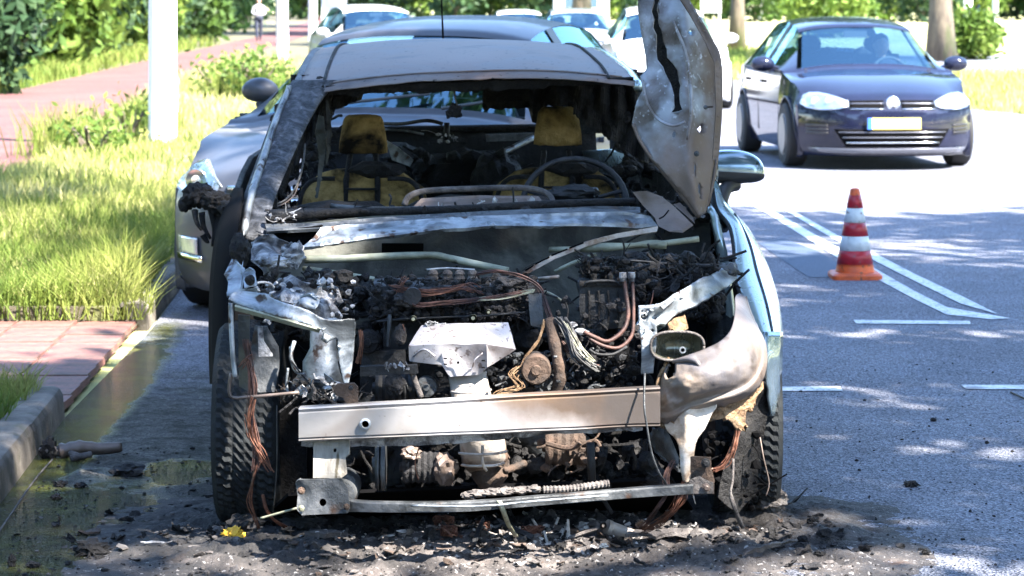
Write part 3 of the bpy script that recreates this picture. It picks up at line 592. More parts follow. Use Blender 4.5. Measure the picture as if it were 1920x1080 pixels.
# tall grass hanging over the end of the verge and the kerb, weeds at the pole
n = 1500; Y = np.random.uniform(13.9, 14.25, n); X = np.random.uniform(-3.2, -1.84, n)
blades('grass', X, Y, np.full(n, .04), np.random.uniform(.10, .26, n), np.random.uniform(.006, .010, n), M['grass'], 1.1)
n = 1400; Y = np.random.uniform(14.2, 17.5, n); X = np.array([kx(y) for y in Y]) - np.random.uniform(.1, .25, n)
blades('grass', X, Y, np.full(n, .1), np.random.uniform(.08, .3, n), np.random.uniform(.005, .009, n), M['grass'], 1.3)
for cx_, cy_, rx, ry in ((-4.35, 27.5, .45, .6), (-4.0, 30.6, .3, .4), (-4.2, 43.5, .8, .8)):
    n = 700; X = np.random.normal(cx_, rx * .5, n); Y = np.random.normal(cy_, ry * .5, n); blades('weeds', X, Y, np.full(n, .1), np.random.uniform(.2, .6, n), np.random.uniform(.010, .02, n), M['grass'], .5)
# ================================================================ ROAD CARS
M['paint_navy'] = mat('paint_navy', [(.4, (.007, .009, .022)), (.6, (.009, .011, .028))], 2, rough=(.7, .75), metal=0, coat=1, spec=0)
M['paint_white'] = mat('paint_white', [(.4, (.62, .63, .64)), (.6, (.68, .69, .7))], 2, rough=(.3, .35), coat=1)
M['paint_pale'] = mat('paint_pale', [(.4, (.42, .46, .48)), (.6, (.46, .5, .52))], 2, rough=(.25, .3), metal=.5, coat=1)
M['paint_grey'] = mat('paint_grey', [(.4, (.3, .32, .34)), (.6, (.34, .36, .38))], 2, rough=(.25, .3), metal=.5, coat=1)
M['paint_blue'] = mat('paint_blue', [(0, (.03, .07, .28))], rough=(.25, .25), coat=1)
M['plastic'] = mat('plastic', [(0, (.02, .02, .022))], rough=(.5, .5))
M['interior'] = mat('interior', [(0, (.025, .028, .034))], rough=(.8, .8))
M['chrome'] = mat('chrome', [(0, (.75, .76, .78))], rough=(.15, .15), metal=1)
M['lamp'] = mat('lamp_reflector', [(.4, (.55, .57, .6)), (.6, (.8, .8, .82))], 14, rough=(.1, .25), metal=.5)
M['lamp2'] = mat('lamp_reflector_dull', [(.35, (.10, .13, .15)), (.5, (.26, .3, .33)), (.65, (.45, .48, .5))], 22, rough=(.1, .25), metal=.6)
M['bulb'] = mat('bulb', [(0, (.8, .75, .68))], rough=(.1, .1), metal=.6)
M['rim'] = mat('rim', [(0, (.16, .165, .17))], rough=(.35, .35), metal=.6)
M['plate'] = mat('plate_yellow', [(0, (.62, .5, .14))], rough=(.4, .4))
M['plate_blue'] = mat('plate_blue', [(0, (.03, .12, .5))], rough=(.4, .4))
M['gl_car'] = glass('car_glass', (.62, .85, .97), .24, rc=(.55, .85, 1.0))
M['gl_clear'] = glass('lamp_glass', (.9, .93, .95), .2)
M['skin'] = mat('skin', [(.4, (.45, .27, .19)), (.6, (.5, .31, .22))], 5, rough=(.5, .6))
M['amber'] = mat('amber', [(0, (.8, .3, .05))], rough=(.2, .2))
HATCH = dict(prof=[(.14, .13, .74), (.04, .15, .80), (0, .26, .84), (-.01, .42, .85), (.0, .54, .85), (.05, .64, .84), (.12, .715, .82), (.22, .76, .80), (.45, .83, .77), (.75, .895, .745), (1.05, .945, .73), (1.18, .965, .725), (1.24, 1.0, .715), (1.55, 1.19, .65), (1.85, 1.36, .59), (1.95, 1.40, .575), (2.3, 1.445, .56), (2.8, 1.465, .55), (3.3, 1.44, .54), (3.62, 1.39, .53), (3.70, 1.355, .54), (3.95, 1.12, .62), (4.02, 1.04, .66), (4.12, .92, .74), (4.2, .75, .79), (4.22, .5, .81), (4.18, .3, .80), (4.1, .2, .76)],
             L=4.22, W=.895, ws=(1.27, 1.84), rs=(3.74, 3.93), sw=(1.5, 3.55), belt=.93, wb=(.86, 3.47), R=.315)
def make_car(name, loc, rz, paint, label, group=None, spec=HATCH, sc=(1, 1, 1), detail=2, cat='car', rimc='rim'):
    root = empty(name, loc, rz, label, cat, group)
    A = smoothp(spec['prof'], 3); L = spec['L']; nu = 13; Wm = spec['W']; belt = spec['belt']
    us = [-1 + 2 * i / (nu - 1) for i in range(nu)]
    def T(x, y, z): return (x * sc[0], y * sc[1], z * sc[2])
    def top(a, u, off=0):
        y, z, hw = a
        f = max(0, 1 - y / .9) ** 1.5 if y < .9 else 0; r = max(0, (y - (L - .6)) / .6)
        sweep = .42 * f * abs(u) ** 3.4 - .3 * r * abs(u) ** 3
        cr = .055 if z > .75 else .055 * max(0, (z - .6) / .15)
        zz = z - cr * abs(u) ** 3
        wf = hw
        return Vector((u * wf, y + sweep, zz + off))
    def wside(y):
        t = min(1, max(0, (y - .35) / .6)); r = min(1, max(0, (L + .0 - y) / .8))
        return Wm * (1 - .06 * (1 - t) ** 2) * (1 - .09 * (1 - r) ** 2)
    def side(a, s, row, off=0):
        E = top(a, s); y = E.y; ws = wside(y)
        zB = min(belt, E.z - .005); zM = min(.62, E.z - .01); zL = min(.32, E.z - .015); zS = min(.16, E.z - .02)
        wB = max(E.x * s, ws - .035) if E.z > belt - .1 else max(E.x * s, ws - .06)
        o = [E, Vector((s * (wB + .0), y, zB)), Vector((s * max(ws, wB), y, zM)), Vector((s * (max(ws, wB) - .005), y, zL)), Vector((s * (max(ws, wB) - .05), y, zS))][row]
        return o + Vector((s * off, 0, 0))
    inws = lambda y, lim: lim[0] <= y <= lim[1]
    mb = MB(); mb2 = MB(); rows = [[T(*top(a, u)) for u in us] for a in A]
    b0 = 0
    for r in rows: mb.v += r
    ymid = lambda i: (A[i][0] + A[i + 1][0]) / 2
    for i in range(len(A) - 1):
        for k in range(nu - 1):
            um = (us[k] + us[k + 1]) / 2
            if (inws(ymid(i), spec['ws']) or inws(ymid(i), spec['rs'])) and abs(um) < .92: continue
            mb.f.append((i * nu + k, i * nu + k + 1, (i + 1) * nu + k + 1, (i + 1) * nu + k))
    arch = spec['wb']; R = spec['R']
    for s in (-1, 1):
        b = len(mb.v)
        for a in A:
            for r in range(5): mb.v.append(T(*side(a, s, r)))
        for i in range(len(A) - 1):
            ym = ymid(i)
            for r in range(4):
                if r == 0 and inws(ym, spec['sw']) and not (2.43 < ym < 2.53): continue
                mb.f.append((b + i * 5 + r, b + (i + 1) * 5 + r, b + (i + 1) * 5 + r + 1, b + i * 5 + r + 1))
    mb.build('body', paint, root, smooth=True)
    # floor
    fl = MB(); fl.box(T(0, L / 2, .2), (1.5 * sc[0], (L - .7) * sc[1], .03)); fl.build('floor_pan', M['plastic'], root)
    # glass
    def gl(nm, lim, u0, mtl):
        g = MB(); rr = []
        AA = [a for a in A if lim[0] - .06 <= a[0] <= lim[1] + .06]
        for a in AA: rr.append([T(*top(a, u * u0, -.006)) for u in us])
        g.grid(rr); return g.build(nm, mtl, root, smooth=2)
    gl('windscreen', spec['ws'], .93, M['gl_car']); gl('rear_window', spec['rs'], .93, M['gl_car'])
    for s in (-1, 1):
        g = MB(); AA = [a for a in A if spec['sw'][0] - .05 <= a[0] <= spec['sw'][1] + .05]
        rr = [[T(*(side(a, s, 0, -.006) * (1 - t) + side(a, s, 1, -.006) * t)) for t in (0, .5, 1)] for a in AA]
        g.grid(rr); g.build('side_window', M['gl_car'], root, smooth=2)
    # wheels
    for (y, s) in [(arch[0], -1), (arch[0], 1), (arch[1], -1), (arch[1], 1)]:
        wx = (Wm - .075) * s
        t = MB(); t.lathe([(.20, -.10), (R - .03, -.105), (R - .006, -.085), (R, -.05), (R, .05), (R - .006, .085), (R - .03, .105), (.20, .10)], T(wx, y, R / sc[2]), 'X', 28)
        wo = t.build('wheel', M['rubber_clean'], root, smooth=True)
        t = MB(); cx = wx + s * .085
        t.lathe([(.205, -.02), (.215, .0), (.205, .02), (.19, .02), (.19, -.03), (.04, -.03)], T(cx, y, R / sc[2]), 'X', 24)
        for k in range(5):
            q = k * 2 * math.pi / 5; c = Vector(T(cx, y, R / sc[2])) + Vector((s * .008, math.cos(q) * .11, math.sin(q) * .11))
            t.box(c, (.022, .045, .19), Matrix.Rotation(-q + math.pi / 2, 3, 'X'))
        t.lathe([(.045, -.02), (.045, .028), (.0, .03)], T(cx, y, R / sc[2]), 'X', 12)
        t.build('rim', M[rimc], wo)
        # wheel arch: dark liner ring against body + lip
        t = MB(); xs = s * (wside(y) + .001)
        n = 22; pts = [(math.cos(math.pi * (-.08 + 1.16 * i / n)), math.sin(math.pi * (-.08 + 1.16 * i / n))) for i in range(n + 1)]
        def sx(yy, zz): return s * (wside(yy) + .002 - (.05 * max(0, min(1, (.36 - zz) / .16))))
        vs = [T(sx(y, .5), y, R / sc[2])] + [T(sx(y + c * (R + .045), R + d * (R + .045)), y + c * (R + .045), R / sc[2] + d * (R + .045)) for c, d in pts]
        t.add(vs, [(0, i, i + 1) for i in range(1, n + 1)]); t.build('wheel_arch', M['black'], root, fix=False)
        t = MB(); t.tube([T(sx(y + c * (R + .055), R + d * (R + .055)), y + c * (R + .055), R / sc[2] + d * (R + .055)) for c, d in pts], .010, 6); t.build('arch_lip', paint, root, smooth=2)
    # door gaps, handles, window surrounds
    for s in (-1, 1):
        t = MB()
        for yy in (1.28, 2.48, 3.42):
            zt = 1.0; n_ = 8; z0 = .30 if yy < 3 else .62
            t.tube([T(s * (wside(yy) - .004 - (.035 * max(0, (z - .62) / .31))), yy, z) for z in [z0 + (belt - z0) * i / n_ for i in range(n_ + 1)]], .006, 5)
        t.build('door_gap', M['black'], root)
        for yy in (2.3, 3.28):
            t = MB(); t.box(T(s * (wside(yy) - .005), yy, .80), (.03, .17, .03)); t.build('door_handle', paint, root)
        t = MB(); AA = [a for a in A if spec['sw'][0] - .25 <= a[0] <= spec['sw'][1] + .15]
        t.tube([T(*side(a, s, 1, .004)) for a in AA], .010, 5); t.build('window_trim', M['plastic'], root)
        for lim in ((2.38, 2.58),):
            AA = [a for a in A if lim[0] - .25 <= a[0] <= lim[1] + .25][:3]
            g = MB(); g.grid([[T(*(side(a, s, 0, .002) * (1 - t_) + side(a, s, 1, .002) * t_)) for t_ in (0, .5, 1)] for a in AA[1:3]]); g.build('door_pillar', M['plastic'], root, smooth=2)
    # interior
    t = MB(); t.box(T(0, 1.42, .84), (1.28 * sc[0], .42, .22)); t.build('dashboard', M['interior'], root)
    for s in (-1, 1):
        t = MB(); t.box(T(.36 * s, 2.15, .5), (.48, .5, .16)); t.box(T(.36 * s, 2.45, .78), (.46, .13, .58), Matrix.Rotation(-.2, 3, 'X')); t.lump(T(.36 * s, 2.5, 1.18), (.14, .06, .10), 1, 2, .05); so_ = t.build('seat', M['interior'], root)
    t = MB(); t.box(T(0, 3.3, .72), (1.2, .14, .55)); 
    for s in (-1, 0, 1): t.lump(T(.38 * s, 3.32, 1.07), (.12, .05, .07), 1, 1, .05)
    t.build('rear_bench', M['interior'], root)
    t = MB(); cc = Vector(T(.36, 1.82, .88)); ring = [cc + Vector((math.cos(q) * .18, math.sin(q) * .06, math.sin(q) * .17)) for q in [2 * math.pi * i / 20 for i in range(21)]]; t.tube(ring, .014, 6); t.tube([cc + Vector((-.17, 0, 0)), cc + Vector((.17, 0, 0))], .018, 6); t.build('steering_wheel', M['interior'], root)
    t = MB(); t.box(T(0, 1.83, 1.29), (.24, .03, .07)); t.build('rear_view_mirror', M['interior'], root)
    # mirrors
    for s in (-1, 1):
        t = MB(); mo = spec.get('mo', 0); t.lump(T(s * (Wm + .10 + mo), 1.62, .99 - mo * .5), (.125 + mo * .1, .075, .078 - abs(mo) * .05), 2, 3, .04, 1.2); t.tube([T(s * (Wm - .10), 1.60, .90), T(s * (Wm - .06), 1.61, .95 - mo * .3), T(s * (Wm + .06 + mo), 1.62, .98 - mo * .5)], .022, 8); t.box(T(s * (Wm - .02), 1.62, .93), (.14, .05, .035)); t.build('side_mirror', paint, root, smooth=True)
    # front face pieces laid on the nose
    def nose(u, z, off=.006):
        B = A[:]; best = None
        for a, b in zip(B, B[1:]):
            if a[0] > 1: break
            if a[1] <= z <= b[1]:
                t_ = (z - a[1]) / max(1e-6, b[1] - a[1]); best = (a[0] + (b[0] - a[0]) * t_, z, a[2] + (b[2] - a[2]) * t_); break
        p = top(best, u); n_ = Vector((u * .5, -1, .25 if z > .6 else 0)).normalized()
        return p + n_ * off
    def patch(nm, outline, mtl, off=.008, parent=root, n=8, bulge=0):
        """outline: two lists of (u,z): upper & lower with the same count"""
        g = MB(); up, lo = outline; rr = []
        for j in range(n + 1):
            t_ = j / n; rr.append([T(*nose(a[0] * (1 - t_) + b[0] * t_, a[1] * (1 - t_) + b[1] * t_, off + bulge * math.sin(math.pi * t_))) for a, b in zip(up, lo)])
        g.grid(rr); return g.build(nm, mtl, parent, smooth=2, solid=.004)
    def line(a, b, n=9): return [(a[0] + (b[0] - a[0]) * i / (n - 1), a[1] + (b[1] - a[1]) * i / (n - 1)) for i in range(n)]
    spec['build'](root, patch, line, nose, T, paint)
    return root
def golf_face(root, patch, line, nose, T, paint):
    for s in (-1, 1):
        up = [(s * u, z) for u, z in [(.50, .665), (.60, .705), (.72, .745), (.82, .77), (.92, .78), (.985, .765)]]
        lo = [(s * u, z) for u, z in [(.50, .615), (.60, .595), (.72, .585), (.82, .585), (.92, .60), (.985, .65)]]
        h = patch('headlight', (up, lo), M['lamp'], .008)
        for uu in (.70, .84):
            c = nose(s * uu, .665, .012); b = MB(); b.lathe([(.0, -.012), (.03, -.01), (.045, .004), (.048, .012)], T(*c), 'Y', 16); b.build('bulb', M['bulb'], h, smooth=2)
        patch('headlight_glass', (up, lo), M['gl_clear'], .03)
        patch('grille_opening', (line((s * .10, .675), (s * .495, .675)), line((s * .10, .60), (s * .495, .60))), M['black'], .006)
        for z in (.645,): patch('grille_slat', (line((s * .10, z + .004), (s * .49, z + .004)), line((s * .10, z - .004), (s * .49, z - .004))), M['paint_grey_lip'], .014, n=2)
        patch('grille_trim', (line((s * .10, .598), (s * .49, .598)), line((s * .10, .592), (s * .49, .592))), M['chrome'], .012, n=2)
        for z in (.43, .395, .36): patch('side_vent_slat', (line((s * .72, z + .008), (s * .93, z + .012)), line((s * .72, z - .008), (s * .93, z - .006))), M['plastic'], .012, n=2)
    patch('lower_intake', (line((-.66, .40), (.66, .40), 15), line((-.54, .23), (.54, .23), 15)), M['black'], .006)
    for z in (.37, .32, .27):
        w_ = .62 - (.38 - z) * .8; patch('intake_slat', (line((-w_, z + .005), (w_, z + .005), 15), line((-w_, z - .005), (w_, z - .005), 15)), M['chrome'] if z < .3 else M['paint_grey_lip'], .016, n=2)
    patch('front_lip', (line((-.93, .215), (.93, .215), 15), line((-.9, .165), (.9, .165), 15)), M['paint_grey_lip'], .02, n=3)
    # badge: ring with the two letters stacked
    c = Vector(nose(0, .645, .02)); b = MB(); q = 24
    ring = [Vector(T(*c)) + Vector((math.cos(i * 2 * math.pi / q) * .06, -.004, math.sin(i * 2 * math.pi / q) * .06)) for i in range(q + 1)]
    b.tube(ring, .007, 6)
    def bar(x0, z0, x1, z1): b.tube([Vector(T(*c)) + Vector((x0, -.006, z0)), Vector(T(*c)) + Vector((x1, -.006, z1))], .005, 5)
    bar(-.03, .048, 0, .006); bar(.03, .048, 0, .006); bar(-.05, .02, -.022, -.044); bar(-.022, -.044, 0, -.008); bar(0, -.008, .022, -.044); bar(.022, -.044, .05, .02)
    b.build('badge', M['chrome'], root, smooth=2)
    b = MB(); b.lathe([(.058, .0), (.058, .012)], T(*(c + Vector((0, 0, 0)))), 'Y', 24); b.build('badge_plate', M['grille_w'], root)
    c = Vector(nose(0, .455, .02)); b = MB(); b.box(T(*c), (.52, .012, .11)); pl = b.build('number_plate', M['plate'], root)
    b = MB(); b.box(T(*(c + Vector((-.238, -.008, 0)))), (.044, .008, .11)); b.build('plate_band', M['plate_blue'], pl)
M['paint_grey_lip'] = mat('lip', [(0, (.10, .105, .13))], rough=(.25, .25), metal=.4, coat=1)
M['grille_w'] = mat('badge_back', [(0, (.6, .62, .68))], rough=(.2, .2), metal=.8)
def simple_face(root, patch, line, nose, T, paint):
    for s in (-1, 1):
        up = [(s * u, z) for u, z in [(.60, .66), (.72, .70), (.84, .735), (.985, .735)]]; lo = [(s * u, z) for u, z in [(.60, .61), (.72, .59), (.84, .59), (.985, .63)]]
        patch('headlight', (up, lo), M['lamp'], .01)
    patch('grille', (line((-.5, .66), (.5, .66), 11), line((-.45, .60), (.45, .60), 11)), M['plastic'], .01)
    patch('lower_intake', (line((-.6, .42), (.6, .42), 11), line((-.5, .28), (.5, .28), 11)), M['plastic'], .01)
    c = Vector(nose(0, .50, .02)); b = MB(); b.box(T(*c), (.52, .012, .11)); b.build('number_plate', M['plate'], root)
def parked_face(root, patch, line, nose, T, paint):
    for s in (-1, 1):
        up = [(s * u, z) for u, z in [(.60, .66), (.68, .71), (.78, .76), (.88, .80), (.97, .80), (.995, .765)]]
        lo = [(s * u, z) for u, z in [(.60, .61), (.68, .60), (.78, .60), (.88, .61), (.97, .63), (.995, .66)]]
        h = patch('headlight', (up, lo), M['lamp2'], .006, bulge=-.02)
        c = nose(s * .82, .69, .012); b = MB(); b.lathe([(.0, -.012), (.02, -.010), (.034, -.002), (.038, .012)], T(*c), 'Y', 20); b.build('lens', M['bulb'], h, smooth=2)
        b = MB(); b.lathe([(.052, -.008), (.058, -.010), (.06, .012)], T(*c), 'Y', 20); b.build('lens_ring', M['chrome'], h, smooth=2)
        patch('headlight_glass', (up, lo), M['gl_clear'], .022)
        fo = patch('fog_lamp', (line((s * .74, .40), (s * .93, .40), 5), line((s * .74, .32), (s * .93, .32), 5)), M['lamp'], .012)
        patch('fog_trim', (line((s * .70, .315), (s * .95, .315), 5), line((s * .70, .285), (s * .95, .285), 5)), M['chrome'], .016, n=2)
    patch('grille', (line((-.56, .66), (.56, .66), 13), line((-.5, .52), (.5, .52), 13)), M['plastic'], .006)
    for z in (.65, .60, .55): patch('grille_bar', (line((-.55, z + .01), (.55, z + .01), 13), line((-.54, z - .01), (.54, z - .01), 13)), M['chrome'], .014, n=2)
    patch('lower_intake', (line((-.6, .42), (.6, .42), 13), line((-.55, .27), (.55, .27), 13)), M['black'], .006)
    c = Vector(nose(0, .46, .02)); b = MB(); b.box(T(*c), (.52, .012, .11)); b.build('number_plate', M['plate'], root)
    for s in (-.35, .3):
        t = MB(); t.tube([T(s, 1.16, 1.0), T(s + .2, 1.2, 1.03), T(s + .55, 1.30, 1.07)], .009, 6); t.build('wiper', M['plastic'], root)
import copy
GOLF = dict(HATCH, build=golf_face); SIMPLE = dict(HATCH, build=simple_face)
PARK = dict(HATCH, build=parked_face, mo=-.16)
# dark hatchback driving towards the camera
make_car('hatchback_car', (3.66, 26.6, 0), math.radians(4.5), M['paint_navy'], 'dark blue five door hatchback with yellow number plate driving on the right', spec=GOLF)
# grey car parked nose to the wreck's tail
make_car('parked_car', (-1.0, 13.9, 0), math.radians(-15.5), M['silver_dk'], 'grey parked hatchback with round lens headlight right behind the wreck', spec=PARK, sc=(1.07, 1, 1.06))
DRV = True
# cars further up the road
gq = 'cars queueing further up the road'
make_car('white_car', (2.42, 41.0, 0), math.radians(2), M['paint_white'], 'white van like car half hidden by the raised bonnet of the wreck', group=gq, spec=SIMPLE, sc=(1, 1, 1.06))
make_car('small_car', (1.55, 60, 0), math.radians(3), M['paint_pale'], 'pale blue car behind the white one, second in the queue', group=gq, spec=SIMPLE, sc=(1, 1, .99))
make_car('small_car', (.28, 70, 0), math.radians(3), M['paint_white'], 'white car farthest back in the queue, left of the pale blue one', group=gq, spec=SIMPLE, sc=(.98, 1, .94))
make_car('white_suv', (-2.05, 49, 0), math.radians(14), M['paint_white'], 'white parked car with dark side windows beyond the roof of the wreck', spec=SIMPLE, sc=(1.03, 1, 1.06))
make_car('far_car', ((1628 - CX) * 230 / FPX, 230, -.02), math.radians(80), M['paint_white'], 'tiny white car far off above the hatchback roof', group='cars far off across the field', spec=SIMPLE)
make_car('far_car', ((1842 - CX) * 225 / FPX, 225, -.02), math.radians(10), M['paint_blue'], 'tiny blue car far off near the right edge', group='cars far off across the field', spec=SIMPLE)
# traffic cone
c = G(1603, 521); root = empty('traffic_cone', (c.x, c.y, 0), 0, 'orange and white striped traffic cone standing on the road', 'traffic cone')
M['cone_o'] = mat('cone_orange', [(.35, (.45, .07, .02)), (.6, (.7, .11, .018))], 12, rough=(.35, .5), bump=.1, specks=[((.12, .05, .03), 25, .6, .68)])
M['cone_r'] = mat('cone_red', [(.35, (.26, .01, .018)), (.6, (.42, .014, .028))], 14, rough=(.3, .4), specks=[((.2, .08, .07), 30, .62, .7)])
M['cone_w'] = mat('cone_white', [(.35, (.45, .48, .5)), (.6, (.62, .65, .67))], 14, rough=(.3, .45), specks=[((.25, .2, .18), 30, .62, .7)])
r0, r1, H = .115, .026, .53
def rc(z): return r0 + (r1 - r0) * (z - .03) / (H - .03)
mb = MB(); a = .148
for (z, s, r_) in [(0, a, .03), (.022, a, .03), (.032, a * .93, .04)]: pass
def rsq(s, z, r_=.04, n=5):
    o = []
    for cx_, cy_, q0 in ((s - r_, s - r_, 0), (-s + r_, s - r_, 90), (-s + r_, -s + r_, 180), (s - r_, -s + r_, 270)):
        for k in range(n): q = math.radians(q0 + 90 * k / (n - 1)); o.append((cx_ + r_ * math.cos(q), cy_ + r_ * math.sin(q), z))
    return o
R_ = [rsq(a, 0), rsq(a, .024), rsq(a * .92, .036)]; n = len(R_[0])
n2 = n; circ = [[(rc(z) * 1.02 * math.cos(math.radians(45 * 0) + 2 * math.pi * (k + .0) / n), rc(z) * 1.02 * math.sin(2 * math.pi * k / n), z) for k in range(n)] for z in (.038, .075)]
rows = R_ + circ
for r in rows: r.append(r[0])
mb.grid(rows); mb.build('base', M['cone_o'], root, smooth=True)
mb = MB(); mb.lathe([(rc(z), z) for z in (.04, .1, .2, .3, .4, .5, H - .005)] + [(r1 * .8, H), (r1 * .7, H - .02)], (0, 0, 0), 'Z', 28); mb.build('cone_body', M['cone_o'], root, smooth=2)
for nm, z0, z1, m_ in [('red_band', .085, .165, 'cone_r'), ('white_band', .165, .25, 'cone_w'), ('red_band', .25, .33, 'cone_r'), ('white_band', .33, .415, 'cone_w'), ('red_band', .415, .49, 'cone_r')]:
    mb = MB(); mb.lathe([(rc(z0), z0), (rc(z0) + .003, z0 + .001), (rc(z1) + .003, z1 - .001), (rc(z1), z1)], (0, 0, 0), 'Z', 28); mb.build(nm, M[m_], root, smooth=2)
# ---------------------------------------------------------------- person walking on the cycle path
def skin_body(name, joints, edges, mtl, parent):
    me = bpy.data.meshes.new(name); me.from_pydata([j[:3] for j in joints], edges, []); o = bpy.data.objects.new(name, me); COL.objects.link(o)
    me.materials.append(mtl); md = o.modifiers.new('skin', 'SKIN'); 
    for i, j in enumerate(joints): me.skin_vertices[0].data[i].radius = (j[3], j[3] * (j[4] if len(j) > 4 else 1))
    me.skin_vertices[0].data[0].use_root = True; md.use_smooth_shade = True
    o.modifiers.new('sub', 'SUBSURF').levels = 2; o.modifiers['sub'].render_levels = 2
    o.parent = parent; return o
def ensure_skin(me):
    if not me.skin_vertices:
        return False
M['shirt'] = mat('shirt', [(0, (.33, .33, .36))], rough=(.8, .8)); M['trousers'] = mat('trousers', [(0, (.02, .025, .045))], rough=(.9, .9)); M['hair'] = mat('hair', [(0, (.05, .03, .02))], rough=(.7, .7))
def person(loc, rz, label):
    root = empty('person', loc, rz, label, 'person')
    mb = MB()
    def limb(pts, rs, n=10): mb.tube(smoothp([p + (r,) for p, r in zip(pts, rs)], 4) and [q[:3] for q in smoothp([p + (r,) for p, r in zip(pts, rs)], 4)], [q[3] for q in smoothp([p + (r,) for p, r in zip(pts, rs)], 4)], n)
    t = MB()
    rows = []
    for z, w_, d in [(.93, .155, .11), (1.0, .16, .115), (1.12, .145, .105), (1.28, .165, .12), (1.40, .19, .115), (1.46, .16, .09), (1.50, .07, .06)]:
        rows.append([(w_ * math.cos(q), d * math.sin(q), z) for q in [2 * math.pi * i / 16 for i in range(17)]])
    t.grid(rows)
    for s in (-1, 1): t.tube(smoothp([(s * .18, 0, 1.42), (s * .25, .0, 1.2), (s * .2, -.12, 1.08), (s * .02, -.2, 1.12)], 4), [.055 - .002 * i for i in range(13)], 10)
    t.build('shirt', M['shirt'], root, smooth=2)
    t = MB(); t.lump((0, -.01, 1.63), (.078, .095, .115), 3, 3, .05); t.tube([(0, 0, 1.48), (0, -.01, 1.56)], .052, 10)
    t.tube([(0, -.10, 1.64), (0, -.122, 1.61)], .012, 6)
    for s in (-1, 1): t.lump((s * .05, -.215, 1.12), (.05, .03, .03), 2, 2, .1); t.lump((s * .08, 0, 1.62), (.012, .02, .03), 1, 1, 0)
    t.build('head', M['skin'], root, smooth=2)
    t = MB(); t.lump((0, .015, 1.675), (.085, .1, .085), 5, 3, .1); t.build('hair', M['hair'], root, smooth=2)
    t = MB()
    for s, f in ((-1, -.16), (1, .14)):
        P_ = smoothp([(s * .085, 0, .95), (s * .09, f * .5, .52), (s * .07, f, .1)], 5); t.tube(P_, [.10 - .005 * i for i in range(len(P_))], 12)
    t.lathe([(.15, .86), (.155, .93), (.15, .98)], (0, 0, 0), 'Z', 16)
    t.build('trousers', M['trousers'], root, smooth=2)
    for s, f in ((-1, -.16), (1, .14)):
        t = MB(); t.lump((s * .07, f - .05, .045), (.045, .13, .045), 2, 2, .05); t.build('shoe', M['plastic'], root)
    return root
pg = G(485, 76, .104); person((pg.x, pg.y, .104), .1, 'person in white shirt and dark trousers on the cycle path').scale = (.9, .9, .9)

# driver of the dark hatchback
def driver(loc, rz):
    root = empty('person', loc, rz, 'driver in dark clothes behind the windscreen of the dark blue hatchback', 'person')
    t = MB(); rows = []
    for z, w_, d in [(.50, .16, .12), (.62, .155, .115), (.80, .17, .12), (.93, .20, .115), (1.0, .17, .09), (1.04, .07, .06)]:
        rows.append([(.36 + w_ * math.cos(q), 2.18 + (z - .5) * .22 + d * math.sin(q), z) for q in [2 * math.pi * k / 18 for k in range(19)]])
    t.grid(rows)
    for s in (-1, 1): t.tube(smoothp([(.36 + s * .19, 2.28, .95), (.36 + s * .26, 2.12, .80), (.36 + s * .18, 1.92, .84)], 5), [.052 - .0015 * k for k in range(11)], 10)
    t.build('jacket', M['trousers'], root, smooth=2)
    t = MB(); t.tube([(.36, 2.30, 1.02), (.36, 2.27, 1.10)], .052, 10); t.lump((.36, 2.25, 1.17), (.078, .092, .11), 3, 3, .04); t.tube([(.36, 2.17, 1.19), (.36, 2.145, 1.155)], .012, 6)
    for s in (-1, 1): t.lump((.36 + s * .08, 2.26, 1.17), (.012, .02, .03), 1, 1, 0)
    t.build('head', M['skin'], root, smooth=2)
    t = MB(); t.lump((.36, 2.275, 1.215), (.086, .098, .082), 5, 3, .08); t.build('hair', M['hair'], root, smooth=2)
    for s in (-1, 1):
        t = MB(); c = Vector((.36 + s * .165, 1.86, .87)); t.lump(c, (.03, .035, .045), 2, 2, .1)
        for k in range(4): t.tube([c + Vector((0, -.01, .028 - .018 * k)), c + Vector((s * .012, -.045, .028 - .018 * k)), c + Vector((-s * .01, -.055, .026 - .018 * k))], .0085, 6)
        t.tube([c + Vector((-s * .01, -.01, .03)), c + Vector((-s * .03, -.04, .045))], .009, 6)
        t.build('hand', M['skin'], root, smooth=2)
driver((3.66, 26.6, 0), math.radians(4.5))
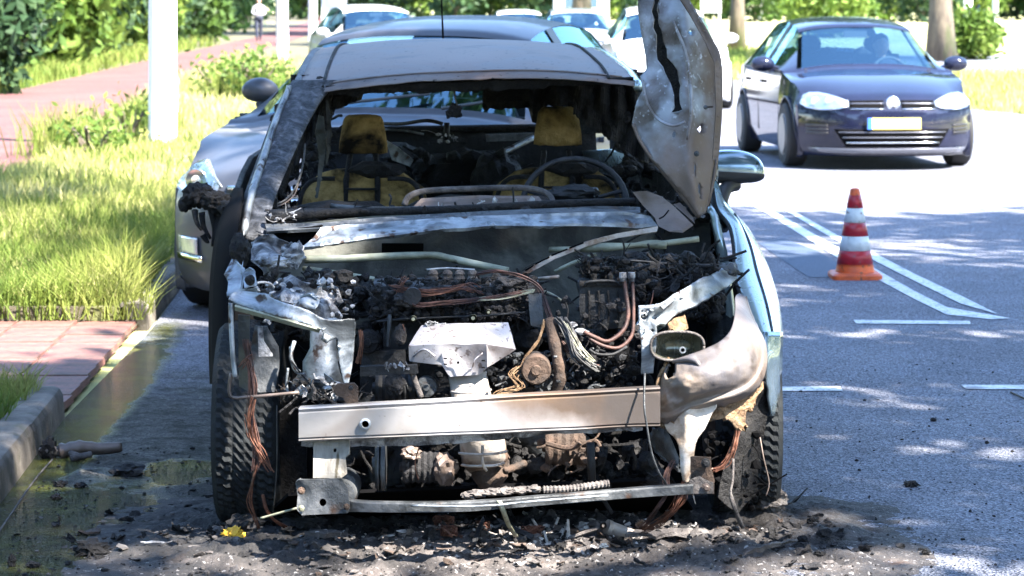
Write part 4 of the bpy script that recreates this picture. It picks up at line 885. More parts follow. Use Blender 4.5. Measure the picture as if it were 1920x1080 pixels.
# ================================================================ THE BURNT CAR
WO = Vector((-.12, 9.6, 0))
WR = empty('burnt_car', WO, 0, 'burnt out car with its engine laid bare and one strip of bonnet standing up', 'car')
def W(mb, name, m, parent=None, smooth=False, solid=0, label=None, kind=None):
    o = mb.build(name, M[m] if isinstance(m, str) else m, parent or WR, smooth=smooth, solid=solid, org=WO)
    if label: o['label'] = label
    if kind: o['kind'] = kind
    return o
from mathutils.geometry import delaunay_2d_cdt
def inpoly(x, y, pg):
    c = False; n = len(pg); j = n - 1
    for i in range(n):
        if (pg[i][1] > y) != (pg[j][1] > y) and x < (pg[j][0] - pg[i][0]) * (y - pg[i][1]) / (pg[j][1] - pg[i][1]) + pg[i][0]: c = not c
        j = i
    return c
def plate(name, pts, m, th=.006, cuts=3, amp=.0, fs=14, parent=None, label=None, holes=(), smooth=False, bulge=None, edge=0, build=True, seed=0, round_=0):
    """sheet of metal: outline in photo pixels with its own depth at every corner, evenly meshed"""
    if round_: pts = smoothp([tuple(p) for p in list(pts) + [pts[0]]], round_)[:-1]
    n0 = len(pts); area = abs(sum(pts[i][0] * pts[(i + 1) % n0][1] - pts[(i + 1) % n0][0] * pts[i][1] for i in range(n0))) / 2
    ntri = {1: 20, 2: 90, 3: 260, 4: 700, 5: 1500, 6: 5000}[cuts]; sp = max(2.0, math.sqrt(2 * area / ntri))
    loop = []
    for i in range(n0):
        a, b = pts[i], pts[(i + 1) % n0]; k = max(1, int(math.hypot(a[0] - b[0], a[1] - b[1]) / sp))
        for t in range(k): loop.append(tuple(a[q] + (b[q] - a[q]) * t / k for q in range(3)))
    V2 = [Vector((p[0], p[1])) for p in loop]; n = len(loop); E2 = [(i, (i + 1) % n) for i in range(n)]; F2 = [list(range(n))]
    hp = []
    for h in holes:
        if isinstance(h, list): q = [(a, b) for a, b in h]
        else: q = [(h[0] + h[2] * math.cos(a), h[1] + h[3] * math.sin(a)) for a in [2 * math.pi * k / 14 for k in range(14)]]
        q = [p for p in q]; hp.append(q); b0 = len(V2); V2 += [Vector(p) for p in q]; E2 += [(b0 + i, b0 + (i + 1) % len(q)) for i in range(len(q))]
    ol = [(p[0], p[1]) for p in loop]; xs_ = [p[0] for p in ol]; ys_ = [p[1] for p in ol]; rnd = random.Random(3)
    y = min(ys_) + sp; row = 0
    while y < max(ys_):
        x = min(xs_) + sp * (.5 + .5 * (row % 2))
        while x < max(xs_):
            xx, yy = x + rnd.uniform(-.15, .15) * sp, y + rnd.uniform(-.15, .15) * sp
            if inpoly(xx, yy, ol) and min((xx - a) ** 2 + (yy - b) ** 2 for a, b in ol) > (sp * .5) ** 2 and not any(inpoly(xx, yy, q) for q in hp): V2.append(Vector((xx, yy)))
            x += sp
        y += sp * .87; row += 1
    r = delaunay_2d_cdt(V2, E2, F2, 1, 1e-4)
    A = np.array([(p[0], p[1]) for p in loop]); Dd = np.array([p[2] for p in loop])
    bm = bmesh.new(); vs = []
    for v in r[0]:
        d2 = ((A - (v.x, v.y)) ** 2).sum(1) + 1e-3; w_ = 1 / d2 ** 1.5; D = float((w_ * Dd).sum() / w_.sum()); vs.append(bm.verts.new(P(v.x, v.y, D)))
    for f in r[2]:
        c = sum((r[0][i] for i in f), Vector((0, 0))) / len(f)
        if any(inpoly(c.x, c.y, q) for q in hp): continue
        try: bm.faces.new([vs[i] for i in f])
        except ValueError: pass
    for v in [v for v in bm.verts if not v.link_faces]: bm.verts.remove(v)
    bd = {v for e in bm.edges if e.is_boundary for v in e.verts}
    for v in bm.verts:
        if bulge: v.co += bulge(v.co)
        o = Vector((seed, seed * 2, 0))
        if amp:
            d = Vector((noise.noise(v.co * fs + o), noise.noise(v.co * fs + o + Vector((7, 3, 1))), noise.noise(v.co * fs + o + Vector((1, 9, 5)))))
            if v in bd: d = Vector((d.x * (edge / amp), d.y, d.z * (edge / amp)))
            v.co += d * amp
    bmesh.ops.recalc_face_normals(bm, faces=bm.faces)
    if sum(f_.normal.y * f_.calc_area() for f_ in bm.faces) > 0: bmesh.ops.reverse_faces(bm, faces=bm.faces)
    thicken(bm, th)
    mb = MB(); bm.verts.index_update(); mb.add([v.co.copy() for v in bm.verts], [tuple(v.index for v in f_.verts) for f_ in bm.faces]); bm.free()
    if not build: return mb
    return W(mb, name, m, parent, smooth=smooth, label=label)
def tb(name, pts, r, m, parent=None, n=10, k=4, label=None):
    mb = MB(); q = smoothp([tuple(P(*p)) for p in pts], k); mb.tube(q, r, n); return W(mb, name, m, parent, smooth=2, label=label)
def bolt(px, py, D, r, parent, m='bare_dark', name='bolt'):
    mb = MB(); c = P(px, py, D); mb.lathe([(r * 1.6, 0), (r * 1.6, -.003), (r, -.004), (r, -.012), (r * .7, -.014)], c, 'Y', 8); return W(mb, name, m, parent)
def loom(name, segs, m, n=14, r=.0016, spread=.012, seed=1, parent=None):
    """many thin strands following one path"""
    rnd = random.Random(seed); mb = MB()
    for i in range(n):
        pts = []
        a, b, c = rnd.uniform(-1, 1), rnd.uniform(-1, 1), rnd.uniform(0, 6)
        m_ = len(segs)
        cut0 = 0 if rnd.random() < .7 else rnd.randint(0, 1); cut1 = m_ if rnd.random() < .6 else m_ - rnd.randint(0, 1)
        for j, s in enumerate(segs[cut0:max(cut1, cut0 + 2)]):
            w_ = s[3] if len(s) > 3 else 1
            p = P(*s[:3]); p += Vector((a * spread + rnd.gauss(0, .4) * spread, b * spread + rnd.gauss(0, .3) * spread, math.sin(c + j) * spread * .7)) * w_; pts.append(tuple(p))
        mb.tube(smoothp(pts, 4), r * rnd.uniform(.7, 1.3), 4)
    o = W(mb, name, m, parent, kind='stuff'); return o
def clutter(name, m, box, n, size=(.008, .03), seed=1, flat=.5, tubes=.3, parent=None, sub=1):
    """burnt bits inside a pixel box at depths D0..D1"""
    x0, x1, y0, y1, d0, d1 = box; rnd = random.Random(seed); mb = MB()
    for i in range(n):
        c = P(rnd.uniform(x0, x1), rnd.uniform(y0, y1), rnd.uniform(d0, d1)); s = rnd.uniform(*size)
        t = rnd.random()
        if t < tubes:
            q = [c]; d = Vector((rnd.uniform(-1, 1), rnd.uniform(-.5, .5), rnd.uniform(-.7, .7)))
            for _ in range(3): d += Vector((rnd.uniform(-.6, .6), rnd.uniform(-.4, .4), rnd.uniform(-.6, .6))); q.append(q[-1] + d * s * 1.3)
            mb.tube(smoothp([tuple(p) for p in q], 3), s * rnd.uniform(.12, .3), 6)
        elif t < tubes + (1 - tubes) * flat:
            R = Matrix.Rotation(rnd.uniform(0, 6), 3, Vector((rnd.uniform(-1, 1), rnd.uniform(-1, 1), rnd.uniform(-1, 1))).normalized())
            pl = [Vector((rnd.uniform(.5, 1.3) * math.cos(a), rnd.uniform(.5, 1.3) * math.sin(a), rnd.uniform(-.25, .25))) * s for a in (0, 1.2, 2.4, 3.5, 4.8)]
            top = [c + R @ p for p in pl]; bot = [c + R @ (p - Vector((0, 0, .12 * s))) for p in pl]
            mb.add(top + bot, [(0, 1, 2, 3, 4), (9, 8, 7, 6, 5)] + [(i_, (i_ + 1) % 5, 5 + (i_ + 1) % 5, 5 + i_) for i_ in range(5)])
        else:
            mb.lump(c, (s * rnd.uniform(.6, 1.2), s * rnd.uniform(.6, 1.2), s * rnd.uniform(.5, 1)), rnd.uniform(0, 99), sub, .45)
    return W(mb, name, m, parent, kind='stuff')

# ---- wheels -------------------------------------------------------------
def tyre(x, y, z, R, wd, burnt):
    mb = MB(); n = 132; w2 = wd / 2
    prof = [(R - .085, -w2 * .92), (R - .05, -w2 * 1.02), (R - .02, -w2), (R - .006, -w2 * .86)]
    m_ = 15
    for i in range(m_): prof.append((R, -w2 * .8 + 1.6 * w2 * i / (m_ - 1)))
    prof += [(R - .006, w2 * .86), (R - .02, w2), (R - .05, w2 * 1.02), (R - .085, w2 * .92)]
    def fn(r, a, q):
        t = a / w2
        if r >= R - .007:
            g = 0
            if abs(abs(t) - .33) < .07: g = .008
            ph = (q / (2 * math.pi) * 66 + abs(t) * 2.2) % 1
            if ph < .36 and abs(t) > .1: g = max(g, .007)
            r -= g
        r += .0035 * noise.noise(Vector((q * 3, a * 20, x)))
        # flattened where it stands
        c = math.cos(q - (-math.pi / 2))
        return r
    mb.lathe(prof, (x, y, z), 'X', n, fn); return mb
RW = .318
for s, x, y, lab in ((-1, -.815, 8.74, 'front wheel beside the kerb'), (1, .735, 8.86, 'front wheel towards the middle of the road')):
    ty = W(tyre(x, y, RW, RW, .205, True), 'wheel', 'rubber', label=lab)
    mb = MB(); mb.lathe([(.225, -.09), (.235, -.08), (.215, -.06), (.21, .06), (.235, .08), (.225, .09), (.19, .085), (.18, .02), (.05, .03), (.05, -.02), (.18, -.06), (.19, -.09), (.225, -.09)], (x, y, RW), 'X', 30); W(mb, 'rim', 'bare_dark', ty, smooth=True)
    mb = MB(); mb.lathe([(.0, -.02), (.145, -.02), (.145, .01), (.0, .012)], (x - s * .1, y, RW), 'X', 28); W(mb, 'brake_disc', 'rust', ty)
for x in (-.95, .56):
    ty = W(tyre(x - .02, 11.35, RW, RW, .205, True), 'wheel', 'rubber', label='rear wheel')

# ---- body shell ---------------------------------------------------------
# roof
rows = []
RD = [(10.10, 551, 1196, 170, 150), (10.12, 551, 1196, 163, 143), (10.16, 553, 1193, 156, 138), (10.40, 562, 1178, 134, 122), (10.75, 574, 1156, 110, 104), (11.15, 586, 1135, 93, 92), (11.6, 598, 1118, 86, 85), (12.1, 618, 1098, 87, 86), (12.6, 640, 1075, 102, 100), (12.85, 655, 1062, 125, 122)]
nu = 25
for (D, xl, xr, yl, yr) in RD:
    r = []
    for k in range(nu):
        u = k / (nu - 1); uu = 2 * u - 1
        p = P(xl + (xr - xl) * u, yl + (yr - yl) * u, D); p.z += .045 * (1 - abs(uu) ** 2.6) - .045 + (.03 if D > 10.2 else .022) * 1.0
        p.z += .004 * noise.noise(p * 3.1) + (.006 * noise.noise(p * 1.2))
        if D < 10.13: p.z += .005 * noise.noise(Vector((u * 30, 0, D)));
        r.append(p)
    rows.append(r)
mb = MB(); mb.grid(rows); roof = W(mb, 'roof', 'roofburn', smooth=2, solid=.004)
# crease just behind the header
mb = MB(); mb.tube([rows[2][k] + Vector((0, 0, .004)) for k in range(1, nu - 1)], .004, 6); W(mb, 'header_fold', 'roofburn', roof, smooth=2)
# side gutters of the roof
for k, lab in ((0, ''), (nu - 1, '')):
    mb = MB(); mb.tube(smoothp([tuple(rows[i][k] + Vector((0, 0, -.008))) for i in range(len(rows))], 3), .016, 8); W(mb, 'roof_rail', 'bare_dark' if k == 0 else 'silver', roof, smooth=2)
mb = MB()
for k in (2, nu - 3): mb.tube(smoothp([tuple(rows[i][k] + Vector((0, 0, .003))) for i in range(1, len(rows))], 3), .006, 6)
W(mb, 'roof_seam', 'char', roof, smooth=2)
# aerial
mb = MB(); a = P(831, 86, 12.0); mb.lathe([(.022, -.01), (.02, .0), (.008, .02), (.004, .03)], a, 'Z', 10); mb.tube([a + Vector((0, 0, .02)), a + Vector((-.01, .03, .25)), a + Vector((-.015, .05, .45))], [.0045, .003, .0015], 6); W(mb, 'aerial', 'black', smooth=2)
# near header: ragged burnt lip under the roof edge
mb = MB(); up = []; lo = []
for i in range(61):
    u = i / 60; px = 556 + (1188 - 556) * u; py = 168 - 18 * u; 
    j = (8 + 9 * abs(noise.noise(Vector((u * 9, 0, 0)))) + 6 * noise.noise(Vector((u * 31, 4, 0)))) * (1 if u < .75 else .5)
    up.append(P(px, py - 6, 10.13)); lo.append(P(px, py + max(2, j), 10.16))
mb.grid([up, lo]); W(mb, 'burnt_headlining_edge', 'char', roof, solid=.006)
# A pillars
def strip(pts, w=None):
    """pts: (xl, xr, y, D) rows -> grid with 5 columns, rounded"""
    rows = []
    for (xl, xr, y, D) in smoothp(pts, 4):
        r = []
        for k in range(7):
            u = k / 6; p = P(xl + (xr - xl) * u, y, D); p.y += .03 * abs(2 * u - 1) ** 2; r.append(p)
        rows.append(r)
    mb = MB(); mb.grid(rows); return mb
mb = strip([(440, 500, 445, 9.30), (452, 512, 380, 9.45), (480, 545, 300, 9.68), (508, 580, 225, 9.9), (532, 612, 172, 10.08), (548, 640, 150, 10.15)]); ap = W(mb, 'windscreen_pillar', 'pillar', smooth=2, solid=.03, label='bare burnt windscreen pillar')
mb = strip([(449, 463, 440, 9.27), (458, 474, 380, 9.42), (484, 499, 300, 9.65), (508, 521, 230, 9.87), (531, 543, 175, 10.05), (536, 545, 160, 10.08)]); W(mb, 'window_trim', 'bare', ap, smooth=2, solid=.01)
mb = strip([(1318, 1372, 425, 9.45), (1290, 1345, 360, 9.6), (1255, 1300, 290, 9.8), (1215, 1262, 215, 10.0), (1185, 1225, 160, 10.13)]); W(mb, 'windscreen_pillar', 'bare_dark', smooth=2, solid=.03)
# outer sides (seen edge on) as full panels: near-kerb side burnt, road side silver
def sidepanel(s, m, name, lab):
    rows = []
    for (D, zt, xo) in [(9.25, .93, 0), (9.6, .95, .02), (10.2, .96, .03), (11.0, .97, .03), (11.8, .98, .02), (12.4, .98, -.02), (12.8, .95, -.12)]:
        cx = -.03 - (D - 8.0) * .07; r = []
        for z, o in ((zt, -.03), (zt - .12, .0), (.6, .03), (.4, .025), (.22, -.01)):
            hole = 0
            r.append(Vector((cx + s * (.835 + o + xo), D, z)))
        rows.append(r)
    mb = MB(); mb.grid(rows); return W(mb, name, m, smooth=2, solid=.02, label=lab)
sidepanel(-1, 'char', 'door_panel', 'burnt doors on the kerb side'); sidepanel(1, 'silver', 'door_panel', 'doors on the road side')
# burnt wing on the kerb side
rows = []
for (xo, xi, y, D) in smoothp([(438, 455, 352, 9.50), (420, 452, 390, 9.25), (406, 445, 430, 9.05), (398, 438, 475, 8.9), (393, 434, 530, 8.8), (391, 432, 590, 8.72), (391, 430, 650, 8.66), (393, 425, 720, 8.6)], 4):
    r = []
    for k in range(6):
        u = k / 5; p = P(xi + (xo - xi) * u, y, D + .16 * u * u); r.append(p)
    rows.append(r)
mb = MB(); mb.grid(rows); W(mb, 'front_wing', 'black', smooth=2, solid=.012, label='blackened front wing on the kerb side')
# silver wing on the road side: surface between inner edge and outer edge
WG = [(1338, 1352, 350, 9.62), (1345, 1372, 392, 9.48), (1368, 1402, 425, 9.3), (1376, 1428, 470, 9.1), (1378, 1448, 520, 8.92), (1398, 1462, 575, 8.72), (1420, 1468, 630, 8.55), (1434, 1467, 672, 8.42)]
rows = []
for (xi, xo, y, D) in smoothp(WG, 5):
    r = []
    for k in range(11):
        u = k / 10; p = P(xi + (xo - xi) * u, y, D + .22 * u ** 2.2); p.z += .018 * math.sin(math.pi * u); r.append(p)
    r.append(r[-1] + Vector((-.004, .05, -.03)))
    rows.append(r)
mb = MB(); mb.grid(rows); wg = W(mb, 'front_wing', 'silver', smooth=2, solid=.01, label='silver front wing on the road side')
mb = MB(); mb.tube([r[0] + Vector((0, -.002, -.003)) for r in rows], .006, 6); W(mb, 'wing_edge', 'char', wg, smooth=2)
mb = MB(); mb.tube(smoothp([tuple(rows[i][6] + Vector((0, -.004, .003))) for i in (8, 14, 20, 26, 32)], 4), .0035, 6); W(mb, 'wing_crease', 'bare_dark', wg, smooth=2)
# lower wing, buckled in behind the melted bumper corner
rows = []
for (xi, xo, y, D) in smoothp([(1434, 1468, 622, 8.45), (1436, 1467, 680, 8.42), (1440, 1462, 730, 8.45), (1448, 1458, 780, 8.5)], 4):
    rows.append([P(xi + (xo - xi) * k / 5, y, D + .1 * (k / 5)) + Vector((.006 * noise.noise(Vector((k, y * .05, 0))), 0, 0)) for k in range(6)])
mb = MB(); mb.grid(rows); W(mb, 'wing_corner', 'silver_blue', wg, smooth=2, solid=.008)
# charred arch liner hanging down over the road side tyre
plate('arch_liner', [(1380, 760, 8.42), (1425, 725, 8.4), (1440, 690, 8.45), (1440, 780, 8.5), (1425, 850, 8.52), (1420, 920, 8.5), (1385, 965, 8.45), (1345, 930, 8.4), (1365, 850, 8.4), (1385, 810, 8.4)], 'char', .01, 4, .03, 9, edge=.01)
# ---- windscreen opening, cowl, bulkhead ---------------------------------
plate('bulkhead', [(500, 500, 9.30), (500, 425, 9.32), (700, 405, 9.36), (900, 398, 9.4), (1140, 395, 9.43), (1330, 410, 9.45), (1340, 560, 9.40), (1200, 640, 9.38), (900, 660, 9.36), (600, 640, 9.30), (500, 600, 9.28)], 'wall', .02, 4, .012, 6)
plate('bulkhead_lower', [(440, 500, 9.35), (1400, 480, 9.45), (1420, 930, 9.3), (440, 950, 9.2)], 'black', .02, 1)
mb = MB(); mb.box(P(755, 466, 9.30), (.14, .02, .035)); W(mb, 'heater_opening', 'black')
plate('cowl_edge', [(566, 463, 9.05), (584, 448, 9.07), (602, 426, 9.1), (650, 422, 9.12), (720, 416, 9.14), (800, 411, 9.16), (900, 405, 9.18), (1000, 401, 9.2), (1080, 398, 9.22), (1170, 396, 9.25), (1218, 404, 9.27), (1234, 424, 9.25), (1200, 428, 9.22), (1120, 425, 9.18), (1040, 424, 9.14), (930, 423, 9.1), (850, 428, 9.08), (760, 438, 9.05), (690, 448, 9.03), (640, 455, 9.02), (600, 462, 9.0)], 'bare', .012, 4, .012, 10, label='pale bare metal edge of the scuttle', edge=.003)
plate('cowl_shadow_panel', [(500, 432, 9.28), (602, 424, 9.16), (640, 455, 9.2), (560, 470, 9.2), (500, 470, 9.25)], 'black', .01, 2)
plate('scuttle_panel', [(497, 420, 9.3), (600, 418, 9.25), (700, 408, 9.27), (900, 396, 9.3), (1130, 386, 9.33), (1200, 388, 9.36), (1200, 399, 9.3), (900, 408, 9.2), (700, 418, 9.17), (600, 428, 9.15), (500, 434, 9.2)], 'bare_dark', .01, 4, .01, 12)
for (pts, r, m) in [([(500, 412, 9.35), (560, 405, 9.34), (640, 398, 9.36), (760, 396, 9.38), (900, 390, 9.4), (1050, 382, 9.42), (1190, 378, 9.44)], .014, 'char'), ([(505, 402, 9.4), (620, 400, 9.4), (800, 403, 9.4), (1000, 396, 9.42), (1150, 388, 9.45)], .017, 'soot'), ([(620, 386, 9.45), (700, 392, 9.42), (850, 390, 9.42), (980, 384, 9.45)], .009, 'bare_dark')]:
    tb('charred_rail', pts, r, m)
clutter('charred_remains', 'char', (500, 1210, 388, 415, 9.35, 9.6), 160, (.006, .02), 5, flat=.3)
clutter('ash_remains', 'ash', (505, 560, 398, 415, 9.28, 9.35), 12, (.005, .014), 6)
clutter('charred_remains', 'char_dust', (1190, 1330, 370, 440, 9.35, 9.6), 90, (.008, .03), 7)
clutter('ash_remains', 'ash', (1200, 1320, 370, 430, 9.3, 9.4), 26, (.004, .012), 8)
# dash: airbag frame and char
pts = [(758, 385, 9.55), (768, 368, 9.57), (800, 358, 9.6), (880, 354, 9.62), (970, 352, 9.63), (1015, 358, 9.62), (1034, 372, 9.6), (1036, 388, 9.56)]
tb('airbag_frame', pts, .011, 'ashgrey')
plate('dash_panel', [(770, 392, 9.52), (790, 372, 9.56), (900, 366, 9.6), (1010, 368, 9.6), (1030, 392, 9.54)], 'brownmetal', .01, 3, .008, 14)
clutter('ash_remains', 'ashwhite', (800, 1010, 374, 388, 9.50, 9.56), 18, (.004, .012), 9)
mb = MB(); mb.lump(P(1075, 362, 9.75), (.095, .05, .028), 4, 3, .35); W(mb, 'instrument_binnacle', 'soot')
mb = MB(); mb.lump(P(620, 430, 9.85), (.35, .15, .09), 4, 3, .3); mb.lump(P(960, 415, 9.9), (.45, .15, .09), 5, 3, .3); W(mb, 'dashboard_core', 'char')
# steering wheel
c = P(1078, 372, 10.05); mb = MB(); rg = []
for i in range(33):
    q = 2 * math.pi * i / 32; v = Vector((math.cos(q) * .188, 0, math.sin(q) * .175)); v = Matrix.Rotation(-.42, 3, 'X') @ v; rg.append(c + v + Vector((-.0, 0, -.02)))
mb.tube(rg, .0115, 8); 
for q in (.3, math.pi - .3, -math.pi / 2): mb.tube([c + Vector((0, .02, -.02)), c + Matrix.Rotation(-.42, 3, 'X') @ Vector((math.cos(q) * .185, 0, math.sin(q) * .172)) + Vector((0, 0, -.02))], .008, 6)
W(mb, 'steering_wheel', 'soot', smooth=2)
# ---- interior ------------------------------------------------------------
# seats: backrest with foam, steel frame tubes, headrest
def seat(cx, hy, D, w_, lab):
    """cx px of centre, hy px of headrest top"""
    c = P(cx, 330, D); fo = MB()
    s = W(fo.add([], []), 'seat', 'foam', label=lab) if False else None
    rows = []
    for z, hw, d in [(.55, .24, .07), (.7, .25, .08), (.84, .245, .075), (.93, .22, .06), (.985, .15, .045), (1.0, .10, .03)]:
        rows.append([Vector((c.x + hw * w_ * math.copysign(abs(math.cos(q)) ** .6, math.cos(q)), D + d * math.copysign(abs(math.sin(q)) ** .6, math.sin(q)) + (z - .6) * .12, z)) + Vector((0, .014 * noise.noise(Vector((q * 3, z * 9, cx))), 0)) for q in [2 * math.pi * i / 36 for i in range(37)]])
    mb = MB(); mb.grid(rows[:]); mb.add(rows[-1][:-1], [tuple(range(36))]); so_ = W(mb, 'seat', 'foam', smooth=2, label=lab)
    hc = P(cx + 2, hy, D + .1); mb = MB(); rows = []
    for dz, hw, d in [(0.0, .05, .02), (-.008, .068, .04), (-.022, .077, .05), (-.06, .084, .052), (-.11, .092, .05), (-.145, .094, .045), (-.15, .07, .03)]:
        rows.append([Vector((hc.x + hw * math.copysign(abs(math.cos(q)) ** .5, math.cos(q)), D + .1 + d * math.sin(q), hc.z + dz + .004 * noise.noise(Vector((q * 4, dz * 50, cx))))) for q in [2 * math.pi * i / 24 for i in range(25)]])
    mb.grid(rows); W(mb, 'headrest', 'foam', so_, smooth=2)
    mb = MB()
    for dx in (-.06, .06): mb.tube([(c.x + dx, D - .085 + .05, .80), (c.x + dx, D - .02, .96), (c.x + dx * .8, D + .08, 1.06)], .011, 8)
    for z in (.93, .88): mb.tube([(c.x - .06, D - .05, z), (c.x + .06, D - .05, z)], .005, 6)
    for s_ in (-1, 1):
        q = smoothp([(c.x + s_ * .10, D - .06, .97), (c.x + s_ * .18, D - .07, .965), (c.x + s_ * .225, D - .075, .91), (c.x + s_ * .235, D - .075, .80), (c.x + s_ * .23, D - .07, .68)], 4)
        mb.tube(q, .009, 8)
    W(mb, 'seat_frame', 'char', so_, smooth=2)
    mb = MB(); mb.lump((c.x, D - .075, .76), (.05, .02, .05), 3, 3, .5); mb.lump((c.x + .05, D + .02, 1.0), (.11, .06, .035), 7, 2, .3); mb.lump((c.x - .13, D - .065, .72), (.03, .02, .12), 9, 2, .4); W(mb, 'char_patch', 'char', so_)
    return so_
seat(679, 215, 10.55, 1.06, 'front seat on the kerb side with scorched yellow foam')
seat(1044, 200, 10.65, 1.08, 'front seat behind the steering wheel with scorched yellow foam')
# cabin back and inside walls
def wallq(name, pts, m, cuts=3, amp=.02, fs=6): return plate(name, pts, m, .02, cuts, amp, fs)
def w3(name, pts, m, amp=.015, cuts=4, fs=7, label=None, solid=.015):
    bm = bmesh.new(); vs = [bm.verts.new(p) for p in pts]; f = bm.faces.new(vs); bmesh.ops.triangulate(bm, faces=[f])
    for _ in range(cuts):
        L = sum(e.calc_length() for e in bm.edges) / len(bm.edges)
        bmesh.ops.subdivide_edges(bm, edges=[e for e in bm.edges if e.calc_length() > L * .8], cuts=1, use_grid_fill=True); bmesh.ops.triangulate(bm, faces=bm.faces)
    for v in bm.verts: v.co += Vector((noise.noise(v.co * fs), noise.noise(v.co * fs + Vector((5, 5, 5))), noise.noise(v.co * fs + Vector((9, 2, 5))))) * amp
    thicken(bm, solid); bm.verts.index_update()
    mb = MB(); mb.add([v.co.copy() for v in bm.verts], [tuple(v.index for v in f_.verts) for f_ in bm.faces]); bm.free(); return W(mb, name, m, label=label)
xl = lambda D: -.80 - (D - 9.4) * .07; xr = lambda D: .68 - (D - 9.4) * .07
w3('inner_door', [(xl(9.5), 9.5, .3), (xl(12.6), 12.6, .3), (xl(12.6), 12.6, 1.02), (xl(9.5), 9.5, .96)], 'char')
w3('inner_door', [(xr(9.5), 9.5, .3), (xr(12.6), 12.6, .3), (xr(12.6), 12.6, 1.02), (xr(9.5), 9.5, .96)], 'char')
w3('cabin_floor', [(xl(9.4), 9.4, .3), (xr(9.4), 9.4, .3), (xr(12.7), 12.7, .35), (xl(12.7), 12.7, .35)], 'char')
w3('tailgate_panel', [(-.98, 12.75, .3), (.40, 12.75, .3), (.38, 12.72, 1.055), (-.96, 12.72, 1.05)], 'soot', .012)
# rear edge of the glass opening
tb('tailgate_edge', [(520, 247, 12.6), (700, 243, 12.65), (850, 241, 12.68), (1000, 239, 12.7), (1130, 240, 12.65)], .016, 'char')
plate('tailgate_rail', [(910, 252, 12.4), (1010, 249, 12.4), (1010, 262, 12.4), (912, 266, 12.4)], 'bare_dark', .01, 1)
# rear side pillars
for pts in ([(620, 128, 12.7), (680, 128, 12.7), (640, 180, 12.6), (610, 250, 12.6), (540, 250, 12.4), (565, 150, 12.4)], [(1040, 128, 12.7), (1075, 128, 12.7), (1115, 150, 12.5), (1150, 250, 12.4), (1085, 250, 12.6), (1075, 180, 12.6)]):
    plate('rear_pillar', pts, 'char', .03, 3, .015, 9)
# B pillars / window frames between door and roof on both sides
for s, f in ((-1, xl), (1, xr)):
    a = Vector((f(11.0) - s * .02, 11.0, .95)); b = Vector((f(11.0) - s * .17, 11.0, 1.37)); mb = MB(); mb.tube([a, (a + b) / 2 + Vector((s * .02, 0, 0)), b], .035, 8); W(mb, 'door_pillar', 'char', smooth=2)
    a = Vector((f(9.95), 9.95, .94)); mb = MB(); mb.tube([a, a + Vector((-s * .05, .15, .2)), a + Vector((-s * .13, .35, .41))], .02, 8); W(mb, 'window_frame', 'char', smooth=2)
# hanging burnt headlining: ragged sheets
def rag(name, px0, px1, ytop, f, D, m='char', n=40, seed=0, dep=.0):
    rows = []; J = 7
    for j in range(J):
        r = []
        for i in range(n + 1):
            u = i / n; px = px0 + (px1 - px0) * u; yt = ytop(u); yb = f(u) + 7 * noise.noise(Vector((u * 22, seed, 0))) + 5 * noise.noise(Vector((u * 60, seed, 3)))
            t = j / (J - 1); p = P(px, yt + (yb - yt) * t, D + dep * t + .05 * noise.noise(Vector((u * 9, t * 3, seed)))); r.append(p)
        rows.append(r)
    mb = MB(); mb.grid(rows); return W(mb, name, m, solid=.004)
rag('headlining_rag', 905, 1195, lambda u: 130, lambda u: (204 - 10 * u) + (30 if .3 < u < .38 else 0) + (50 * max(0, u - .55) / .45), 10.9, seed=1)
rag('headlining_rag', 1075, 1215, lambda u: 135, lambda u: 215 + 95 * u, 10.6, seed=2)
rag('headlining_rag', 560, 705, lambda u: 135, lambda u: 236 - 62 * u - (12 if u > .8 else 0), 10.7, seed=3)
rag('headlining_rag', 545, 632, lambda u: 140, lambda u: 330 - 150 * u, 10.4, seed=4)
rag('headlining_rag', 690, 930, lambda u: 140, lambda u: 168 + 4 * math.sin(u * 9), 10.9, seed=5)
# torn flaps on the left side, greyish
plate('torn_flap', [(596, 215, 10.3), (606, 218, 10.3), (612, 260, 10.3), (607, 310, 10.32), (596, 370, 10.3), (592, 372, 10.3), (598, 300, 10.32), (592, 250, 10.3)], 'wall', .004, 3, .012, 20)
plate('torn_flap', [(611, 188, 10.25), (615, 190, 10.25), (622, 240, 10.25), (620, 280, 10.27), (612, 310, 10.25), (613, 250, 10.25)], 'wall', .004, 3, .012, 20, seed=4)
clutter('charred_remains', 'char', (515, 620, 200, 400, 10.6, 11.6), 240, (.008, .03), 15, flat=.2, tubes=.35)
clutter('charred_remains', 'char', (1150, 1260, 180, 380, 10.6, 11.6), 260, (.008, .03), 16, flat=.2, tubes=.3)
clutter('charred_remains', 'char', (740, 960, 285, 380, 11.2, 12.2), 160, (.015, .04), 17, flat=.2, tubes=.15, sub=2)
mb = MB(); mb.lump(P(870, 335, 11.4), (.19, .15, .13), 3, 3, .25); mb.lump(P(745, 300, 12.0), (.13, .2, .07), 8, 3, .3); mb.lump(P(930, 340, 11.2), (.1, .15, .12), 11, 3, .3); W(mb, 'charred_rear_bench', 'char', kind='stuff')
plate('window_regulator', [(722, 262, 11.2), (745, 275, 11.2), (775, 300, 11.2), (768, 312, 11.2), (735, 300, 11.2)], 'bare', .008, 2, .01)
tb('interior_strut', [(1000, 258, 11.6), (960, 278, 11.5), (925, 295, 11.4)], .013, 'bare')
tb('interior_strut', [(720, 232, 11.8), (755, 232, 11.7), (800, 226, 11.6), (830, 232, 11.6)], .008, 'soot')
tb('interior_strut', [(722, 243, 11.6), (765, 246, 11.6), (795, 252, 11.6)], .005, 'bare')
tb('interior_strut', [(838, 230, 11.5), (837, 262, 11.5)], .012, 'soot')
clutter('ash_remains', 'ash', (820, 858, 250, 268, 11.4, 11.5), 14, (.006, .014), 31)
